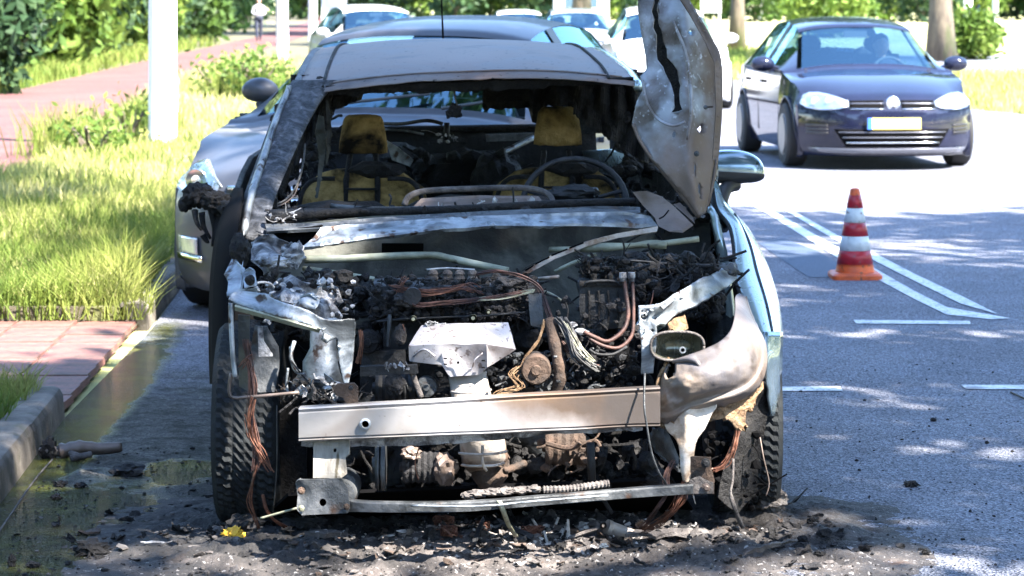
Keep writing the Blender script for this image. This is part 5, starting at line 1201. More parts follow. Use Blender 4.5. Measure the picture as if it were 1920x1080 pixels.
tb('mirror_stalk', [(852, 158, 10.2), (853, 182, 10.2), (858, 200, 10.22), (856, 206, 10.22)], .003, 'wire')
mb = MB(); mb.lump(P(853, 209, 10.22), (.027, .012, .026), 6, 3, .5); mb.lump(P(842, 214, 10.22), (.012, .01, .016), 8, 2, .4); W(mb, 'rear_view_mirror', 'char')
tb('dash_wire', [(510, 385, 9.5), (535, 375, 9.6), (555, 350, 9.7), (568, 310, 9.8), (572, 270, 9.9)], .0035, 'wire')
tb('dash_wire', [(505, 388, 9.48), (528, 384, 9.55), (552, 365, 9.65), (562, 330, 9.8)], .0025, 'brownmetal')
# ---- standing strip of bonnet --------------------------------------------
HB = [(1196, -260), (1198, -60), (1197, 20), (1205, 70), (1212, 108), (1213, 130), (1202, 145), (1207, 168), (1196, 190), (1187, 232), (1200, 262), (1225, 300), (1262, 345), (1290, 380), (1310, 408), (1322, 402), (1330, 370), (1342, 300), (1350, 200), (1348, 112), (1330, 72), (1300, 20), (1275, -20), (1255, -90), (1235, -260)]
def hd(x, y): return 9.18 + .10 * (400 - y) / 400 + .05 * math.sin((x - 1200) / 150 * 3.1) * 0
def hb(co):
    px = CX + co.x * FPX / co.y; py = HY + (CH - co.z) * FPX / co.y
    u = (px - 1270) / 75
    d = .05 * u * u - .02 * math.exp(-((px - 1285 - (py - 100) * .05) / 16) ** 2) + .018 * math.exp(-((px - 1240) / 26) ** 2 - ((py - 150) / 60) ** 2)
    return Vector((0, d, 0))
hood = plate('bonnet_strip', [(x, y, hd(x, y)) for x, y in HB], 'hoodburn', .005, 6, .022, 6, label='buckled strip of bonnet standing upright', holes=[[(1226, -80), (1240, -80), (1237, -30), (1238, -5), (1233, 8), (1236, 24), (1234, 40), (1241, 58), (1243, 76), (1250, 92), (1251, 108), (1262, 120), (1270, 132), (1272, 146), (1275, 160), (1273, 178), (1274, 194), (1278, 205), (1270, 211), (1258, 212), (1264, 203), (1264, 180), (1261, 166), (1256, 152), (1247, 138), (1243, 126), (1233, 112), (1231, 98), (1231, 84), (1231, 66), (1225, 52), (1227, 36), (1222, 20), (1226, 4), (1224, -30)], (1293, 62, 4, 4.5), (1310, 242, 4.5, 7), (1263, 252, 3.5, 6), (1304, 317, 2.5, 14), (1311, 358, 2.5, 16)], smooth=2, bulge=hb, edge=.004)
mb = MB(); mb.tube(smoothp([tuple(P(x, y, hd(x, y) + .05) + hb(P(x, y, hd(x, y)))*0) for x, y in [(1318, 400), (1330, 370), (1343, 300), (1351, 200), (1349, 112), (1331, 72), (1301, 20), (1276, -20)]], 4), .007, 8); W(mb, 'bonnet_edge', 'brownmetal', hood, smooth=2)
plate('bonnet_lip', [(1244, -120, 9.19), (1258, -120, 9.22), (1277, -22, 9.21), (1302, 20, 9.2), (1332, 72, 9.19), (1351, 112, 9.18), (1352, 200, 9.17), (1345, 298, 9.15), (1336, 300, 9.14), (1343, 200, 9.16), (1340, 118, 9.17), (1322, 78, 9.18), (1292, 24, 9.18), (1264, -20, 9.18)], 'brownmetal', .004, 3, .003, parent=hood)
mb = MB(); mb.tube(smoothp([tuple(P(x, y, hd(x, y) + .03)) for x, y in [(1187, 232), (1200, 264), (1226, 302), (1262, 347), (1290, 382), (1310, 408)]], 4), .006, 8); W(mb, 'bonnet_edge', 'brownmetal', hood, smooth=2)
plate('bonnet_dark_backing', [(1206, -90, 9.42), (1242, -90, 9.40), (1240, 60, 9.38), (1285, 130, 9.36), (1285, 215, 9.36), (1255, 218, 9.38), (1215, 120, 9.42), (1203, 20, 9.42)], 'char', .004, 2, .01, parent=hood)  # dark sheet added behind the crack, standing in for its shaded depth
if 0: plate('torn_inner_skin', [(1222, 0, 9.2), (1236, 0, 9.18), (1243, 60, 9.16), (1262, 112, 9.15), (1274, 150, 9.15), (1276, 212, 9.16), (1262, 210, 9.2), (1240, 190, 9.22), (1224, 120, 9.22), (1214, 60, 9.22)], 'hoodburn', .004, 4, .02, 12, parent=hood, edge=.006)
tb('bonnet_rib', [(1262, 40, 9.20), (1284, 95, 9.19), (1294, 150, 9.18), (1296, 210, 9.17), (1288, 262, 9.17)], [.004 + .003 * math.sin(i / 16 * 3.14) for i in range(17)], 'hoodburn', hood)
tb('bonnet_rib', [(1205, 150, 9.24), (1212, 190, 9.22), (1232, 222, 9.2), (1262, 236, 9.18), (1285, 228, 9.17)], .005, 'hoodburn', hood)
bolt(1323, 201, 9.15, .005, hood); bolt(1306, 288, 9.13, .006, hood); tb('stud', [(1323, 201, 9.16), (1336, 200, 9.10)], .003, 'rust', hood)
plate('bonnet_fragment', [(1186, 360, 9.28), (1212, 358, 9.26), (1240, 368, 9.24), (1262, 385, 9.22), (1300, 422, 9.18), (1280, 436, 9.16), (1255, 434, 9.17), (1234, 424, 9.2), (1228, 408, 9.22), (1205, 385, 9.26)], 'brownmetal', .005, 3, .006, 9, label='brown broken corner of the bonnet')
plate('bonnet_fragment', [(1262, 383, 9.25), (1275, 380, 9.25), (1300, 408, 9.22), (1303, 418, 9.2)], 'brownmetal', .005, 2, .005)
tb('bonnet_crack', [(1236, 410, 9.17), (1245, 405, 9.165), (1254, 394, 9.17)], .0025, 'black')
# ---- kerb-side mirror, melted -------------------------------------------
mb = MB(); mb.lump(P(372, 366, 9.55), (.055, .05, .042), 3, 4, .35, 3); mb.lump(P(405, 378, 9.5), (.05, .045, .035), 9, 4, .4, 3); mb.lump(P(348, 382, 9.56), (.025, .03, .028), 19, 3, .3); mb.lump(P(432, 392, 9.45), (.04, .04, .03), 14, 3, .4)
mr_ = W(mb, 'side_mirror', 'char', smooth=2, label='melted black remains of the door mirror on the kerb side')
mb = MB()
for pts in ([(365, 395, 9.52), (368, 415, 9.5), (378, 432, 9.5)], [(378, 398, 9.5), (382, 425, 9.5), (395, 448, 9.5)], [(396, 395, 9.5), (402, 430, 9.5), (398, 462, 9.5)], [(405, 395, 9.5), (425, 420, 9.47), (420, 450, 9.45)], [(380, 440, 9.5), (388, 452, 9.5), (392, 452, 9.5)]): mb.tube(smoothp([tuple(P(*p)) for p in pts], 4), [.012 - .0009 * i for i in range(9)], 7)
W(mb, 'melted_drip', 'char', mr_, smooth=2)
plate('mirror_foot', [(402, 400, 9.5), (430, 395, 9.45), (438, 440, 9.4), (415, 490, 9.35), (404, 455, 9.45)], 'char', .02, 3, .01, parent=mr_)
# ---- road-side mirror ----------------------------------------------------
c = P(1342, 318, 9.7); mb = MB(); rows = []; rows2 = []
for i in range(17):
    t = i / 16; x = .005 + .165 * math.sin(t * math.pi / 2); k = math.cos(t * math.pi / 2) ** .62 if t < 1 else 0.0; k = max(k, .02)
    up = .080 * k * (.84 + .16 * math.sin(t * 3)); dn = .046 * k; d = .075 * k ** .7; zc = -.014 * t
    rr = []
    for q in [2 * math.pi * n_ / 28 for n_ in range(29)]:
        sn = math.sin(q); cs = math.cos(q); rr.append(Vector((c.x + x, c.y + .02 + d * math.copysign(abs(cs) ** .8, cs), c.z + zc + (up * abs(sn) ** .85 if sn > 0 else -dn * abs(sn) ** .7))))
    rows.append(rr); rows2.append([Vector((p.x + .0015, c.y + .02 + (p.y - c.y - .02) * 1.03, p.z - .003)) for n_, p in enumerate(rr) if n_ >= 14])
mb.grid(rows); mb.add(rows[0][:-1], [tuple(range(28))]); m2 = W(mb, 'side_mirror', 'silver_blue', smooth=True, label='silver blue door mirror on the road side')
mb = MB(); mb.grid(rows2); W(mb, 'mirror_base', 'plastic', m2, smooth=2)
mb = MB(); mb.tube(smoothp([tuple(P(*p)) for p in [(1352, 395, 9.6), (1354, 372, 9.62), (1362, 352, 9.66), (1378, 345, 9.7)]], 4), [.020 + .0006 * i for i in range(13)], 10); W(mb, 'mirror_stalk', 'plastic', m2, smooth=2)
plate('mirror_triangle', [(1336, 330, 9.62), (1345, 345, 9.6), (1362, 395, 9.55), (1375, 415, 9.5), (1345, 398, 9.55), (1330, 380, 9.6)], 'silver_blue', .01, 1, parent=m2)
# ---- front structure -----------------------------------------------------
# bumper beam: bowed hollow box with folded lips
rows = []
N_ = 30
def bx(u): return 560 + (1238 - 560) * u
for i in range(N_ + 1):
    u = i / N_; px = bx(u); yt = 768 - 39 * u; yb = 826 - 28 * u; D = 7.97 - .035 * math.sin(math.pi * u) + .04 * u + .006 * noise.noise(Vector((u * 5, 1, 0))); yt += 1.5 * noise.noise(Vector((u * 4, 2, 0))); yb += 2.0 * noise.noise(Vector((u * 5, 6, 0)))
    tp, bt = P(px, yt, D), P(px, yb, D)
    r = [tp + Vector((0, .075, .0)), tp + Vector((0, .004, .004)), tp + Vector((0, 0, -.0)), tp + Vector((0, .006, -.008)), tp + Vector((0, .0, -.012)), bt + Vector((0, .0, .008)), bt + Vector((0, .006, .004)), bt, bt + Vector((0, .006, -.004)), bt + Vector((0, .075, 0)), tp + Vector((0, .075, 0))]
    rows.append(r)
mb = MB(); mb.grid(rows); mb.add(rows[0][:-1], [tuple(range(10))]); mb.add(rows[-1][:-1], [tuple(range(10))]); bm_ = W(mb, 'bumper_beam', 'beam', label='pale metal bumper beam with soot stains')
mb = MB(); c = P(685, 795, 7.955); mb.lathe([(.012, .02), (.0165, .0), (.0165, -.006), (.011, -.008), (.0095, -.002), (.0095, .03)], c, 'Y', 20); W(mb, 'tow_eye_ring', 'bare', bm_, smooth=True)
mb = MB(); mb.lathe([(.0, .0), (.0092, .0)], c + Vector((0, -.0005, 0)), 'Y', 16); W(mb, 'tow_eye_hole', 'black', bm_)
mb = MB(); rows_ = []
for i in range(41):
    u = i / 40; px = 565 + 640 * u; y0 = 828 - 29 * u * 1.0; y1 = y0 + 8 + 9 * math.sin(math.pi * min(1, u * 1.4)) + 5 * noise.noise(Vector((u * 25, 0, 0))); rows_.append([P(px, y0 - 2, 8.02), P(px, max(y0 + 2, y1), 8.03)])
mb.grid(rows_); W(mb, 'torn_flange', 'ash', bm_, solid=.004)
# kerb side crash bracket, mounting plates, lower crossbar
plate('crash_bracket', [(588, 828, 8.02), (655, 825, 8.02), (655, 850, 8.0), (648, 858, 8.0), (651, 888, 7.99), (640, 897, 7.98), (587, 896, 7.98)], 'bracket', .01, 3, .004, 20, holes=[(628, 844, 3, 4)])
mb = MB(); mb.lathe([(.04, -.03), (.05, .05), (.05, .16)], P(640, 925, 8.03), 'Y', 20); W(mb, 'bar_bushing', 'bare_dark', smooth=True)
mp = plate('mounting_plate', [(554, 905, 7.98), (560, 900, 7.97), (640, 897, 7.95), (652, 915, 7.95), (656, 955, 7.95), (652, 962, 7.95), (566, 966, 7.95), (556, 955, 7.97), (558, 930, 7.98)], 'bare_dark', .012, 5, .003, 12, holes=[(605, 942, 7, 7)], label='grey steel plate at the kerb side end of the lower crossbar')
mb = MB(); mb.lathe([(0, 0), (.012, 0)], P(605, 942, 7.965), 'Y', 14); W(mb, 'plate_hole', 'black', mp)
bolt(565, 920, 7.95, .007, mp, 'rust'); bolt(565, 953, 7.95, .006, mp, 'zinc'); bolt(650, 950, 7.94, .006, mp, 'rust')
mb = MB(); rows = []
for px, y0, y1, D in smoothp([(652, 936, 960, 7.98), (680, 941, 960, 7.97), (760, 943, 961, 7.96), (860, 942, 960, 7.95), (930, 938, 955, 7.95), (1000, 932, 949, 7.96), (1100, 924, 941, 7.98), (1180, 917, 934, 8.0), (1300, 908, 926, 8.04)], 4):
    a, b = P(px, y0, D), P(px, y1, D); rows.append([a + Vector((0, .03, 0)), a + Vector((0, .004, 0)), a + Vector((0, 0, -.004)), b + Vector((0, 0, .003)), b, b + Vector((0, .03, 0)), a + Vector((0, .03, 0))])
mb.grid(rows); W(mb, 'lower_crossbar', 'bare_dark', smooth=False)
tb('crossbar_ridge', [(770, 948, 7.945), (900, 949, 7.935), (1000, 940, 7.945), (1140, 929, 7.975)], .0035, 'bare')
mp = plate('mounting_plate', [(1292, 856, 8.06), (1333, 857, 8.05), (1334, 878, 8.05), (1340, 900, 8.05), (1339, 926, 8.05), (1288, 928, 8.06), (1286, 890, 8.07)], 'rust', .012, 3, .003, label='brown steel plate at the road side end of the lower crossbar')
bolt(1323, 868, 8.04, .009, mp, 'soot'); bolt(1324, 914, 8.04, .008, mp, 'brownmetal'); plate('scraped_patch', [(1292, 900, 8.045), (1310, 892, 8.045), (1325, 900, 8.045), (1338, 905, 8.045), (1338, 925, 8.045), (1290, 926, 8.045)], 'ashgrey', .002, 2, parent=mp)
# corrugated pipe lying on the crossbar and ash crust
mb = MB(); q = smoothp([tuple(P(*p)) for p in [(1018, 918, 8.03), (1060, 917, 8.03), (1100, 912, 8.03), (1142, 906, 8.04)]], 12); mb.tube(q, [.009 + .003 * (i % 2) for i in range(len(q))], 10); W(mb, 'corrugated_hose', 'ashgrey', smooth=False)
mb = MB()
for i, (x, y, a_) in enumerate([(900, 925, 1.2), (925, 922, 1.1), (950, 921, 1), (975, 919, .9), (1000, 917, .8), (880, 930, .8)]): mb.lump(P(x, y, 8.03), (.028 * a_, .03, .010), i, 3, .5)
W(mb, 'ash_crust', 'ashgrey')
# kerb side radiator support frame
fr = plate('headlight_carrier', [(428, 562, 8.12), (434, 550, 8.14), (455, 546, 8.14), (480, 548, 8.12), (500, 552, 8.1), (510, 560, 8.1), (545, 570, 8.08), (580, 582, 8.07), (605, 596, 8.06), (625, 602, 8.06), (664, 598, 8.08), (665, 628, 8.08), (664, 640, 8.08), (655, 716, 8.07), (646, 720, 8.07), (638, 690, 8.07), (634, 650, 8.07), (632, 634, 8.07), (618, 632, 8.06), (600, 615, 8.06), (575, 607, 8.06), (540, 598, 8.07), (505, 588, 8.08), (475, 580, 8.1), (445, 572, 8.12)], 'bare', .02, 5, .010, 8, smooth=2, label='pale bent headlight carrier on the kerb side', edge=.003, round_=3)
plate('carrier_lip', [(440, 575, 8.11), (475, 584, 8.09), (540, 602, 8.06), (600, 619, 8.05), (598, 624, 8.06), (535, 608, 8.07), (470, 590, 8.1), (440, 582, 8.12)], 'zinc', .008, 2, .004)
tb('carrier_post', [(433, 568, 8.12), (434, 620, 8.12), (437, 670, 8.12), (441, 706, 8.12)], .0072, 'bare')
plate('inner_wing_plate', [(446, 590, 8.2), (468, 592, 8.2), (468, 735, 8.2), (448, 725, 8.2)], 'wall', .006, 2, .006)
tb('carrier_sill', [(433, 700, 8.13), (432, 742, 8.13), (470, 744, 8.12), (560, 736, 8.1)], .005, 'brownmetal')
plate('carrier_tab', [(1238, 574, 8.11), (1262, 556, 8.19), (1268, 560, 8.19), (1244, 580, 8.11)], 'bare_dark', .004, 2)
plate('headlight_bucket', [(478, 610, 8.3), (500, 612, 8.28), (522, 650, 8.28), (524, 690, 8.28), (515, 735, 8.26), (484, 735, 8.26), (472, 690, 8.28), (470, 650, 8.3)], 'bare_dark', .008, 3, .012, 14)
plate('angle_plate', [(483, 612, 8.22), (492, 612, 8.22), (495, 640, 8.22), (505, 655, 8.22), (511, 668, 8.22), (485, 669, 8.22)], 'ash', .005, 3, .004)
plate('radiator_end', [(434, 485, 8.55), (420, 515, 8.5), (428, 530, 8.45), (426, 556, 8.4), (480, 552, 8.35), (482, 540, 8.35), (452, 540, 8.4), (455, 500, 8.5)], 'bare', .008, 4, .015, 14, edge=.004)
plate('radiator_end', [(452, 500, 8.48), (458, 540, 8.4), (482, 536, 8.4), (478, 508, 8.45), (466, 502, 8.46), (455, 512, 8.46), (456, 488, 8.5)], 'bare', .008, 3, .01, 18)
mb = MB(); mb.lump(P(468, 525, 8.4), (.016, .01, .016), 3, 2, .4); mb.lump(P(450, 470, 8.7), (.03, .03, .05), 8, 3, .4); W(mb, 'char_lump', 'char', kind='stuff')
cw = P(606, 690, 8.35); mb = MB(); mb.lathe([(.0, -.10), (.05, -.09), (.062, -.05), (.062, .02), (.04, .06), (.04, .15)], cw, 'Z', 26); W(mb, 'silver_canister', 'bare', smooth=2, label='dull silver canister behind the headlight carrier')
for pts, r in (([(552, 640, 8.22), (545, 668, 8.2), (554, 690, 8.2), (562, 698, 8.2)], .006), ([(540, 690, 8.2), (537, 720, 8.2), (541, 738, 8.2)], .004), ([(545, 650, 8.22), (550, 690, 8.22), (570, 705, 8.2)], .005)): tb('bare_wire', pts, r, 'bare')
clutter('ash_remains', 'ash', (548, 640, 705, 745, 8.12, 8.3), 55, (.006, .02), 21, tubes=.1, flat=.8)
clutter('charred_remains', 'char_dust', (520, 660, 715, 755, 8.1, 8.3), 60, (.008, .022), 22)
rb = plate('rusty_bracket', [(624, 728, 8.02), (632, 720, 8.02), (664, 719, 8.02), (671, 726, 8.02), (671, 755, 8.02), (650, 757, 8.02), (642, 745, 8.02), (630, 742, 8.02)], 'rust', .014, 2, .004)
bolt(658, 727, 8.0, .005, rb, 'soot')
# strut tower covered in white ash, crumpled sheet on it
plate('strut_tower', [(470, 470, 8.95), (478, 450, 8.98), (520, 446, 9.0), (562, 458, 9.0), (566, 470, 8.95), (560, 486, 8.9), (545, 500, 8.86), (522, 506, 8.84), (498, 510, 8.84), (484, 500, 8.88), (472, 490, 8.9)], 'ash', .012, 5, .035, 12, edge=.01, label='ash white crumpled strut tower')
mb = MB(); mb.lump(P(548, 475, 8.88), (.035, .03, .035), 3, 4, .5); mb.lump(P(515, 492, 8.82), (.05, .03, .018), 5, 4, .5); W(mb, 'molten_lump', 'ash', smooth=2)
plate('crumpled_sheet', [(510, 540, 8.5), (545, 515, 8.55), (590, 535, 8.5), (612, 548, 8.48), (620, 530, 8.5), (628, 535, 8.5), (629, 570, 8.45), (645, 590, 8.4), (620, 600, 8.35), (590, 590, 8.35), (560, 575, 8.35), (530, 565, 8.4)], 'ash', .008, 5, .05, 14, edge=.012)
plate('crumpled_sheet', [(555, 560, 8.35), (580, 555, 8.33), (600, 565, 8.33), (590, 580, 8.3), (560, 578, 8.3)], 'bare', .006, 4, .03, 18, edge=.01, seed=5)
clutter('ash_remains', 'ash', (500, 665, 525, 605, 8.3, 8.6), 150, (.004, .015), 23, tubes=.12, flat=.7)
clutter('charred_remains', 'char', (480, 690, 510, 640, 8.5, 8.9), 240, (.01, .025), 24, flat=.3, tubes=.2, sub=2)
# ---- engine bay: pale wiper rails and braces ----------------------------
for pts, r, m in [([(570, 486, 9.0), (640, 485, 9.0), (720, 481, 9.0), (810, 479, 9.0), (840, 484, 9.0), (900, 497, 8.98), (953, 508, 8.96)], .0125, 'zinc'), ([(568, 503, 8.95), (640, 513, 8.92), (722, 527, 8.9)], .008, 'zinc')]:
    tb('wiper_rail', pts, r, m, label='pale greenish tube across the engine bay')
plate('brace_strip', [(572, 508, 8.98), (720, 530, 8.93), (718, 537, 8.93), (572, 520, 8.98)], 'bare_dark', .006, 2)
plate('brace_channel', [(1234, 424, 9.1), (1232, 434, 9.09), (1160, 446, 9.05), (1100, 462, 9.02), (1040, 486, 9.0), (990, 513, 8.98), (981, 510, 8.98), (1030, 480, 9.0), (1095, 454, 9.02), (1155, 438, 9.05)], 'cat', .016, 3, .003, label='pale steel channel leaning across the engine bay')
for a_, b_ in (((985, 506), (1000, 497)), ((1004, 494), (1030, 481)), ((1034, 478), (1064, 466)), ((1068, 464), (1094, 454))): tb('channel_slot', [(a_[0], a_[1] + 1, 8.975), (b_[0], b_[1] + 1, 8.99)], .0028, 'black')
tb('wiper_rail', [(1030, 468, 9.15), (1100, 467, 9.12), (1160, 462, 9.1), (1230, 458, 9.1), (1310, 448, 9.12)], .010, 'zinc')
tb('wiper_rail', [(1090, 466, 9.05), (1165, 462, 9.03), (1210, 458, 9.05), (1250, 460, 9.05)], [.012 + .004 * math.sin(i * .8) for i in range(13)], 'zinc')
tb('wiper_rail', [(1118, 476, 9.1), (1070, 495, 9.1), (1040, 510, 9.1)], .007, 'zinc')
tb('brake_pipe', [(1150, 490, 8.7), (1190, 489, 8.7), (1260, 495, 8.68), (1350, 497, 8.66)], .0035, 'wire')
tb('stud_bar', [(1010, 523, 8.7), (1048, 519, 8.66)], .006, 'cat'); tb('stud_bar', [(1016, 545, 8.55), (1035, 552, 8.52), (1055, 565, 8.5)], .004, 'zinc')
if 0: plate('scuttle_rib', [(700, 500, 9.25), (1200, 480, 9.3), (1210, 520, 9.2), (950, 530, 9.15), (700, 530, 9.2)], 'soot', .01, 2, .01)
# engine head
mb = MB(); c0, c1 = P(700, 560, 8.62), P(1010, 560, 8.62)
mb.box(((c0.x + c1.x) / 2, 8.62, .725), (c1.x - c0.x, .26, .09)); eng = W(mb, 'engine', 'soot', label='engine block with charred head')
mb = MB(); mb.box((P(860, 0, 8.65).x, 8.66, .48), (.46, .22, .42)); W(mb, 'engine_block', 'soot', eng)
clutter('charred_cover', 'char_dust', (695, 1010, 538, 600, 8.44, 8.52), 700, (.005, .015), 31, tubes=.25, flat=.2, parent=eng, sub=2)
clutter('charred_cover', 'char', (710, 1000, 522, 550, 8.5, 8.75), 420, (.005, .018), 32, flat=.2, tubes=.3, parent=eng, sub=2)
mb = MB()
for i, x in enumerate((812, 839, 862, 886)): mb.lathe([(.014, -.03), (.016, -.02), (.013, -.012), (.0165, -.004), (.013, .004), (.016, .012), (.012, .02), (.006, .024)], P(x, 520, 8.6), 'Z', 12)
W(mb, 'ignition_coil', 'ashgrey', eng)
tb('fuel_rail', [(800, 506, 8.6), (840, 503, 8.6), (890, 506, 8.6)], .0035, 'bare', eng)
plate('end_bracket', [(990, 552, 8.42), (1016, 550, 8.42), (1019, 600, 8.4), (1012, 614, 8.4), (995, 610, 8.4)], 'bare_dark', .02, 3, .004, parent=eng)
tb('lower_flange', [(705, 603, 8.42), (740, 600, 8.41), (760, 598, 8.4), (850, 594, 8.4), (900, 593, 8.4), (930, 590, 8.4), (985, 586, 8.4)], .0035, 'soot', eng)
for x, y, r in ((775, 598, .010), (887, 596, .011), (916, 585, .008)):
    mb = MB(); mb.lathe([(r, -.006), (r, .006), (r * .55, .006), (r * .55, -.006), (r, -.006)], P(x, y, 8.38), 'Y', 16); W(mb, 'lifting_eye', 'zinc', eng, smooth=True)
loom('copper_wires', [(740, 540, 8.42), (790, 548, 8.4), (830, 545, 8.4), (870, 536, 8.42), (895, 545, 8.44)], 'copper', 16, .0010, .014, 3, eng)
loom('copper_wires', [(765, 560, 8.4), (785, 572, 8.38), (830, 568, 8.38), (900, 562, 8.38), (980, 548, 8.38)], 'copper_dark', 14, .0010, .009, 4, eng)
loom('copper_wires', [(745, 550, 8.42), (752, 535, 8.42), (760, 520, 8.42)], 'copper', 10, .0012, .008, 5, eng)
loom('copper_wires', [(890, 515, 8.5), (930, 508, 8.5), (975, 518, 8.48), (1010, 540, 8.45), (1025, 580, 8.4), (1050, 640, 8.38), (1095, 680, 8.36), (1120, 685, 8.36)], 'copper_dark', 10, .002, .006, 6, eng)
loom('pale_wires', [(900, 560, 8.38), (950, 556, 8.38), (1000, 545, 8.38), (1000, 548, 8.38)], 'zinc', 6, .0012, .008, 7, eng)
mb = MB(); mb.lump(P(760, 560, 8.40), (.035, .025, .022), 3, 3, .4); mb.lump(P(800, 548, 8.42), (.03, .02, .016), 7, 3, .2); mb.lump(P(955, 530, 8.5), (.05, .04, .02), 11, 3, .4); W(mb, 'melted_cap', 'char_dust', eng, kind='stuff')
mb = MB(); mb.lathe([(.026, -.01), (.026, .012), (.018, .014), (.014, .01)], P(774, 555, 8.385), 'Y', 20); W(mb, 'pulley', 'soot', eng, smooth=True)
# exhaust heat shield: three folded facets
def facets(name, faces, m, th=.004, label=None, parent=None, cuts=3, amp=.003):
    allb = MB(); b_ = bmesh.new()
    for pts in faces: b_.faces.new([b_.verts.new(P(*p)) for p in pts])
    bmesh.ops.remove_doubles(b_, verts=b_.verts, dist=.001); bmesh.ops.triangulate(b_, faces=b_.faces)
    bmesh.ops.subdivide_edges(b_, edges=b_.edges, cuts=cuts, use_grid_fill=True)
    for v in b_.verts: v.co += Vector((noise.noise(v.co * 20), noise.noise(v.co * 14 + Vector((4, 4, 4))) * 1.4, noise.noise(v.co * 20 + Vector((9, 4, 4))))) * amp
    bmesh.ops.recalc_face_normals(b_, faces=b_.faces)
    if sum(f.normal.y * f.calc_area() for f in b_.faces) > 0: bmesh.ops.reverse_faces(b_, faces=b_.faces)
    thicken(b_, th); b_.verts.index_update()
    allb.add([v.co.copy() for v in b_.verts], [tuple(v.index for v in f.verts) for f in b_.faces]); b_.free()
    return W(allb, name, m, parent, smooth=True, label=label)
hs = facets('heat_shield', [
    [(790, 610, 8.34), (836, 607, 8.32), (829, 645, 8.2), (765, 648, 8.26)], [(765, 648, 8.26), (829, 645, 8.2), (827, 684, 8.2), (768, 678, 8.26)],
    [(836, 607, 8.32), (905, 605, 8.32), (912, 645, 8.17), (829, 645, 8.2)], [(829, 645, 8.2), (912, 645, 8.17), (914, 690, 8.18), (900, 702, 8.2), (844, 706, 8.2), (827, 684, 8.2)],
    [(905, 605, 8.32), (952, 604, 8.34), (968, 656, 8.24), (912, 645, 8.17)], [(912, 645, 8.17), (968, 656, 8.24), (928, 680, 8.22), (914, 690, 8.18)]], 'shield', label='pale three sided exhaust heat shield')
for x, y in ((835, 672), (835, 683), (906, 676), (906, 689)): mb = MB(); mb.box(P(x, y, 8.175), (.010, .004, .0035)); W(mb, 'shield_slot', 'black', hs)
mb = MB(); mb.lathe([(0, 0), (.0042, 0), (.0042, .004)], P(859, 680, 8.172), 'Y', 12); W(mb, 'shield_hole', 'black', hs)
tb('shield_rib', [(833, 655, 8.19), (845, 672, 8.185), (862, 672, 8.18), (870, 690, 8.18), (885, 690, 8.18), (890, 675, 8.17), (905, 662, 8.17)], .0022, 'shield', hs)
tb('shield_rib', [(775, 668, 8.25), (795, 655, 8.22), (815, 668, 8.2)], .003, 'shield', hs)
mb = MB()
for i in range(14):
    rnd = random.Random(i); c = P(rnd.uniform(795, 835), rnd.uniform(603, 609), 8.33); mb.box(c, (.012, .01, .004), Matrix.Rotation(rnd.uniform(-1, 1), 3, 'Y'))
W(mb, 'foil_scraps', 'ash', hs)
mb = MB(); rows = []
for y, x0, x1, D in smoothp([(700, 838, 912, 8.24), (725, 842, 916, 8.2), (760, 848, 925, 8.16), (800, 856, 938, 8.14), (828, 860, 946, 8.14), (850, 862, 950, 8.15), (868, 864, 952, 8.17), (880, 868, 935, 8.2), (893, 880, 910, 8.25)], 3):
    a, b = P(x0, y, D), P(x1, y, D); c = (a + b) / 2; w_ = (b.x - a.x) / 2
    rows.append([Vector((c.x + w_ * math.cos(q), c.y + .06 - w_ * .9 * math.sin(q), c.z)) for q in [2 * math.pi * k / 28 for k in range(29)]])
mb.grid(rows); ct = W(mb, 'catalyst', 'cat', smooth=2, label='pale exhaust canister below the heat shield')
for y, x0, x1, D in ((735, 846, 920, 8.15), (850, 861, 951, 8.075), (872, 866, 945, 8.10)): tb('canister_rib', [(x0, y, D + .06), ((x0 + x1) / 2 - 20, y + 2, D), ((x0 + x1) / 2 + 20, y + 1, D), (x1, y - 4, D + .06)], .004, 'cat', ct)
tb('canister_seam', [(905, 835, 8.07), (905, 868, 8.08), (912, 882, 8.10)], .0045, 'cat', ct)
mb = MB(); c = P(918, 893, 8.28); mb.lathe([(.05, .03), (.055, 0), (.03, -.035), (.022, -.04)], c, 'Z', 20); W(mb, 'exhaust_cone', 'rust', ct, smooth=2)
tb('flex_pipe', [(945, 884, 8.2), (965, 876, 8.22), (985, 868, 8.25)], [.009 + .003 * (i % 2) for i in range(9)], 'rust')
# alternator, compressor, pulleys, hoses
def drum(name, px, py, D, r, l, m, axis='Y', ribs=0, label=None):
    mb = MB(); prof = [(r * .3, -l / 2 - .01), (r * .35, -l / 2), (r * .9, -l / 2), (r, -l / 2 + .008)]
    if ribs: prof += [(r - (.005 if i % 2 else 0), -l / 2 + .012 + (l - .024) * i / (ribs * 2)) for i in range(ribs * 2 + 1)]
    prof += [(r, l / 2), (r * .5, l / 2)]; mb.lathe(prof, P(px, py, D), axis, 26); return W(mb, name, m, smooth=True, label=label)
drum('alternator', 742, 728, 8.32, .055, .12, 'soot', 'X', 5); drum('alternator_pulley', 800, 725, 8.25, .032, .03, 'bare_dark', 'Y')
drum('compressor', 790, 876, 8.24, .048, .11, 'char_dust', 'X', 5); mb = MB(); mb.lump(P(835, 880, 8.2), (.035, .03, .045), 5, 3, .4); mb.lump(P(770, 850, 8.2), (.03, .03, .02), 15, 3, .4); W(mb, 'casting_lump', 'brownmetal', kind='stuff'); drum('crank_pulley', 714, 872, 8.15, .075, .03, 'bare_dark', 'X', 4)
drum('air_pump', 1060, 835, 8.3, .06, .12, 'rust', 'X', 4); drum('starter', 1005, 690, 8.32, .045, .1, 'rust', 'Y', 2); drum('oil_filter', 690, 640, 8.45, .035, .06, 'char', 'Y')
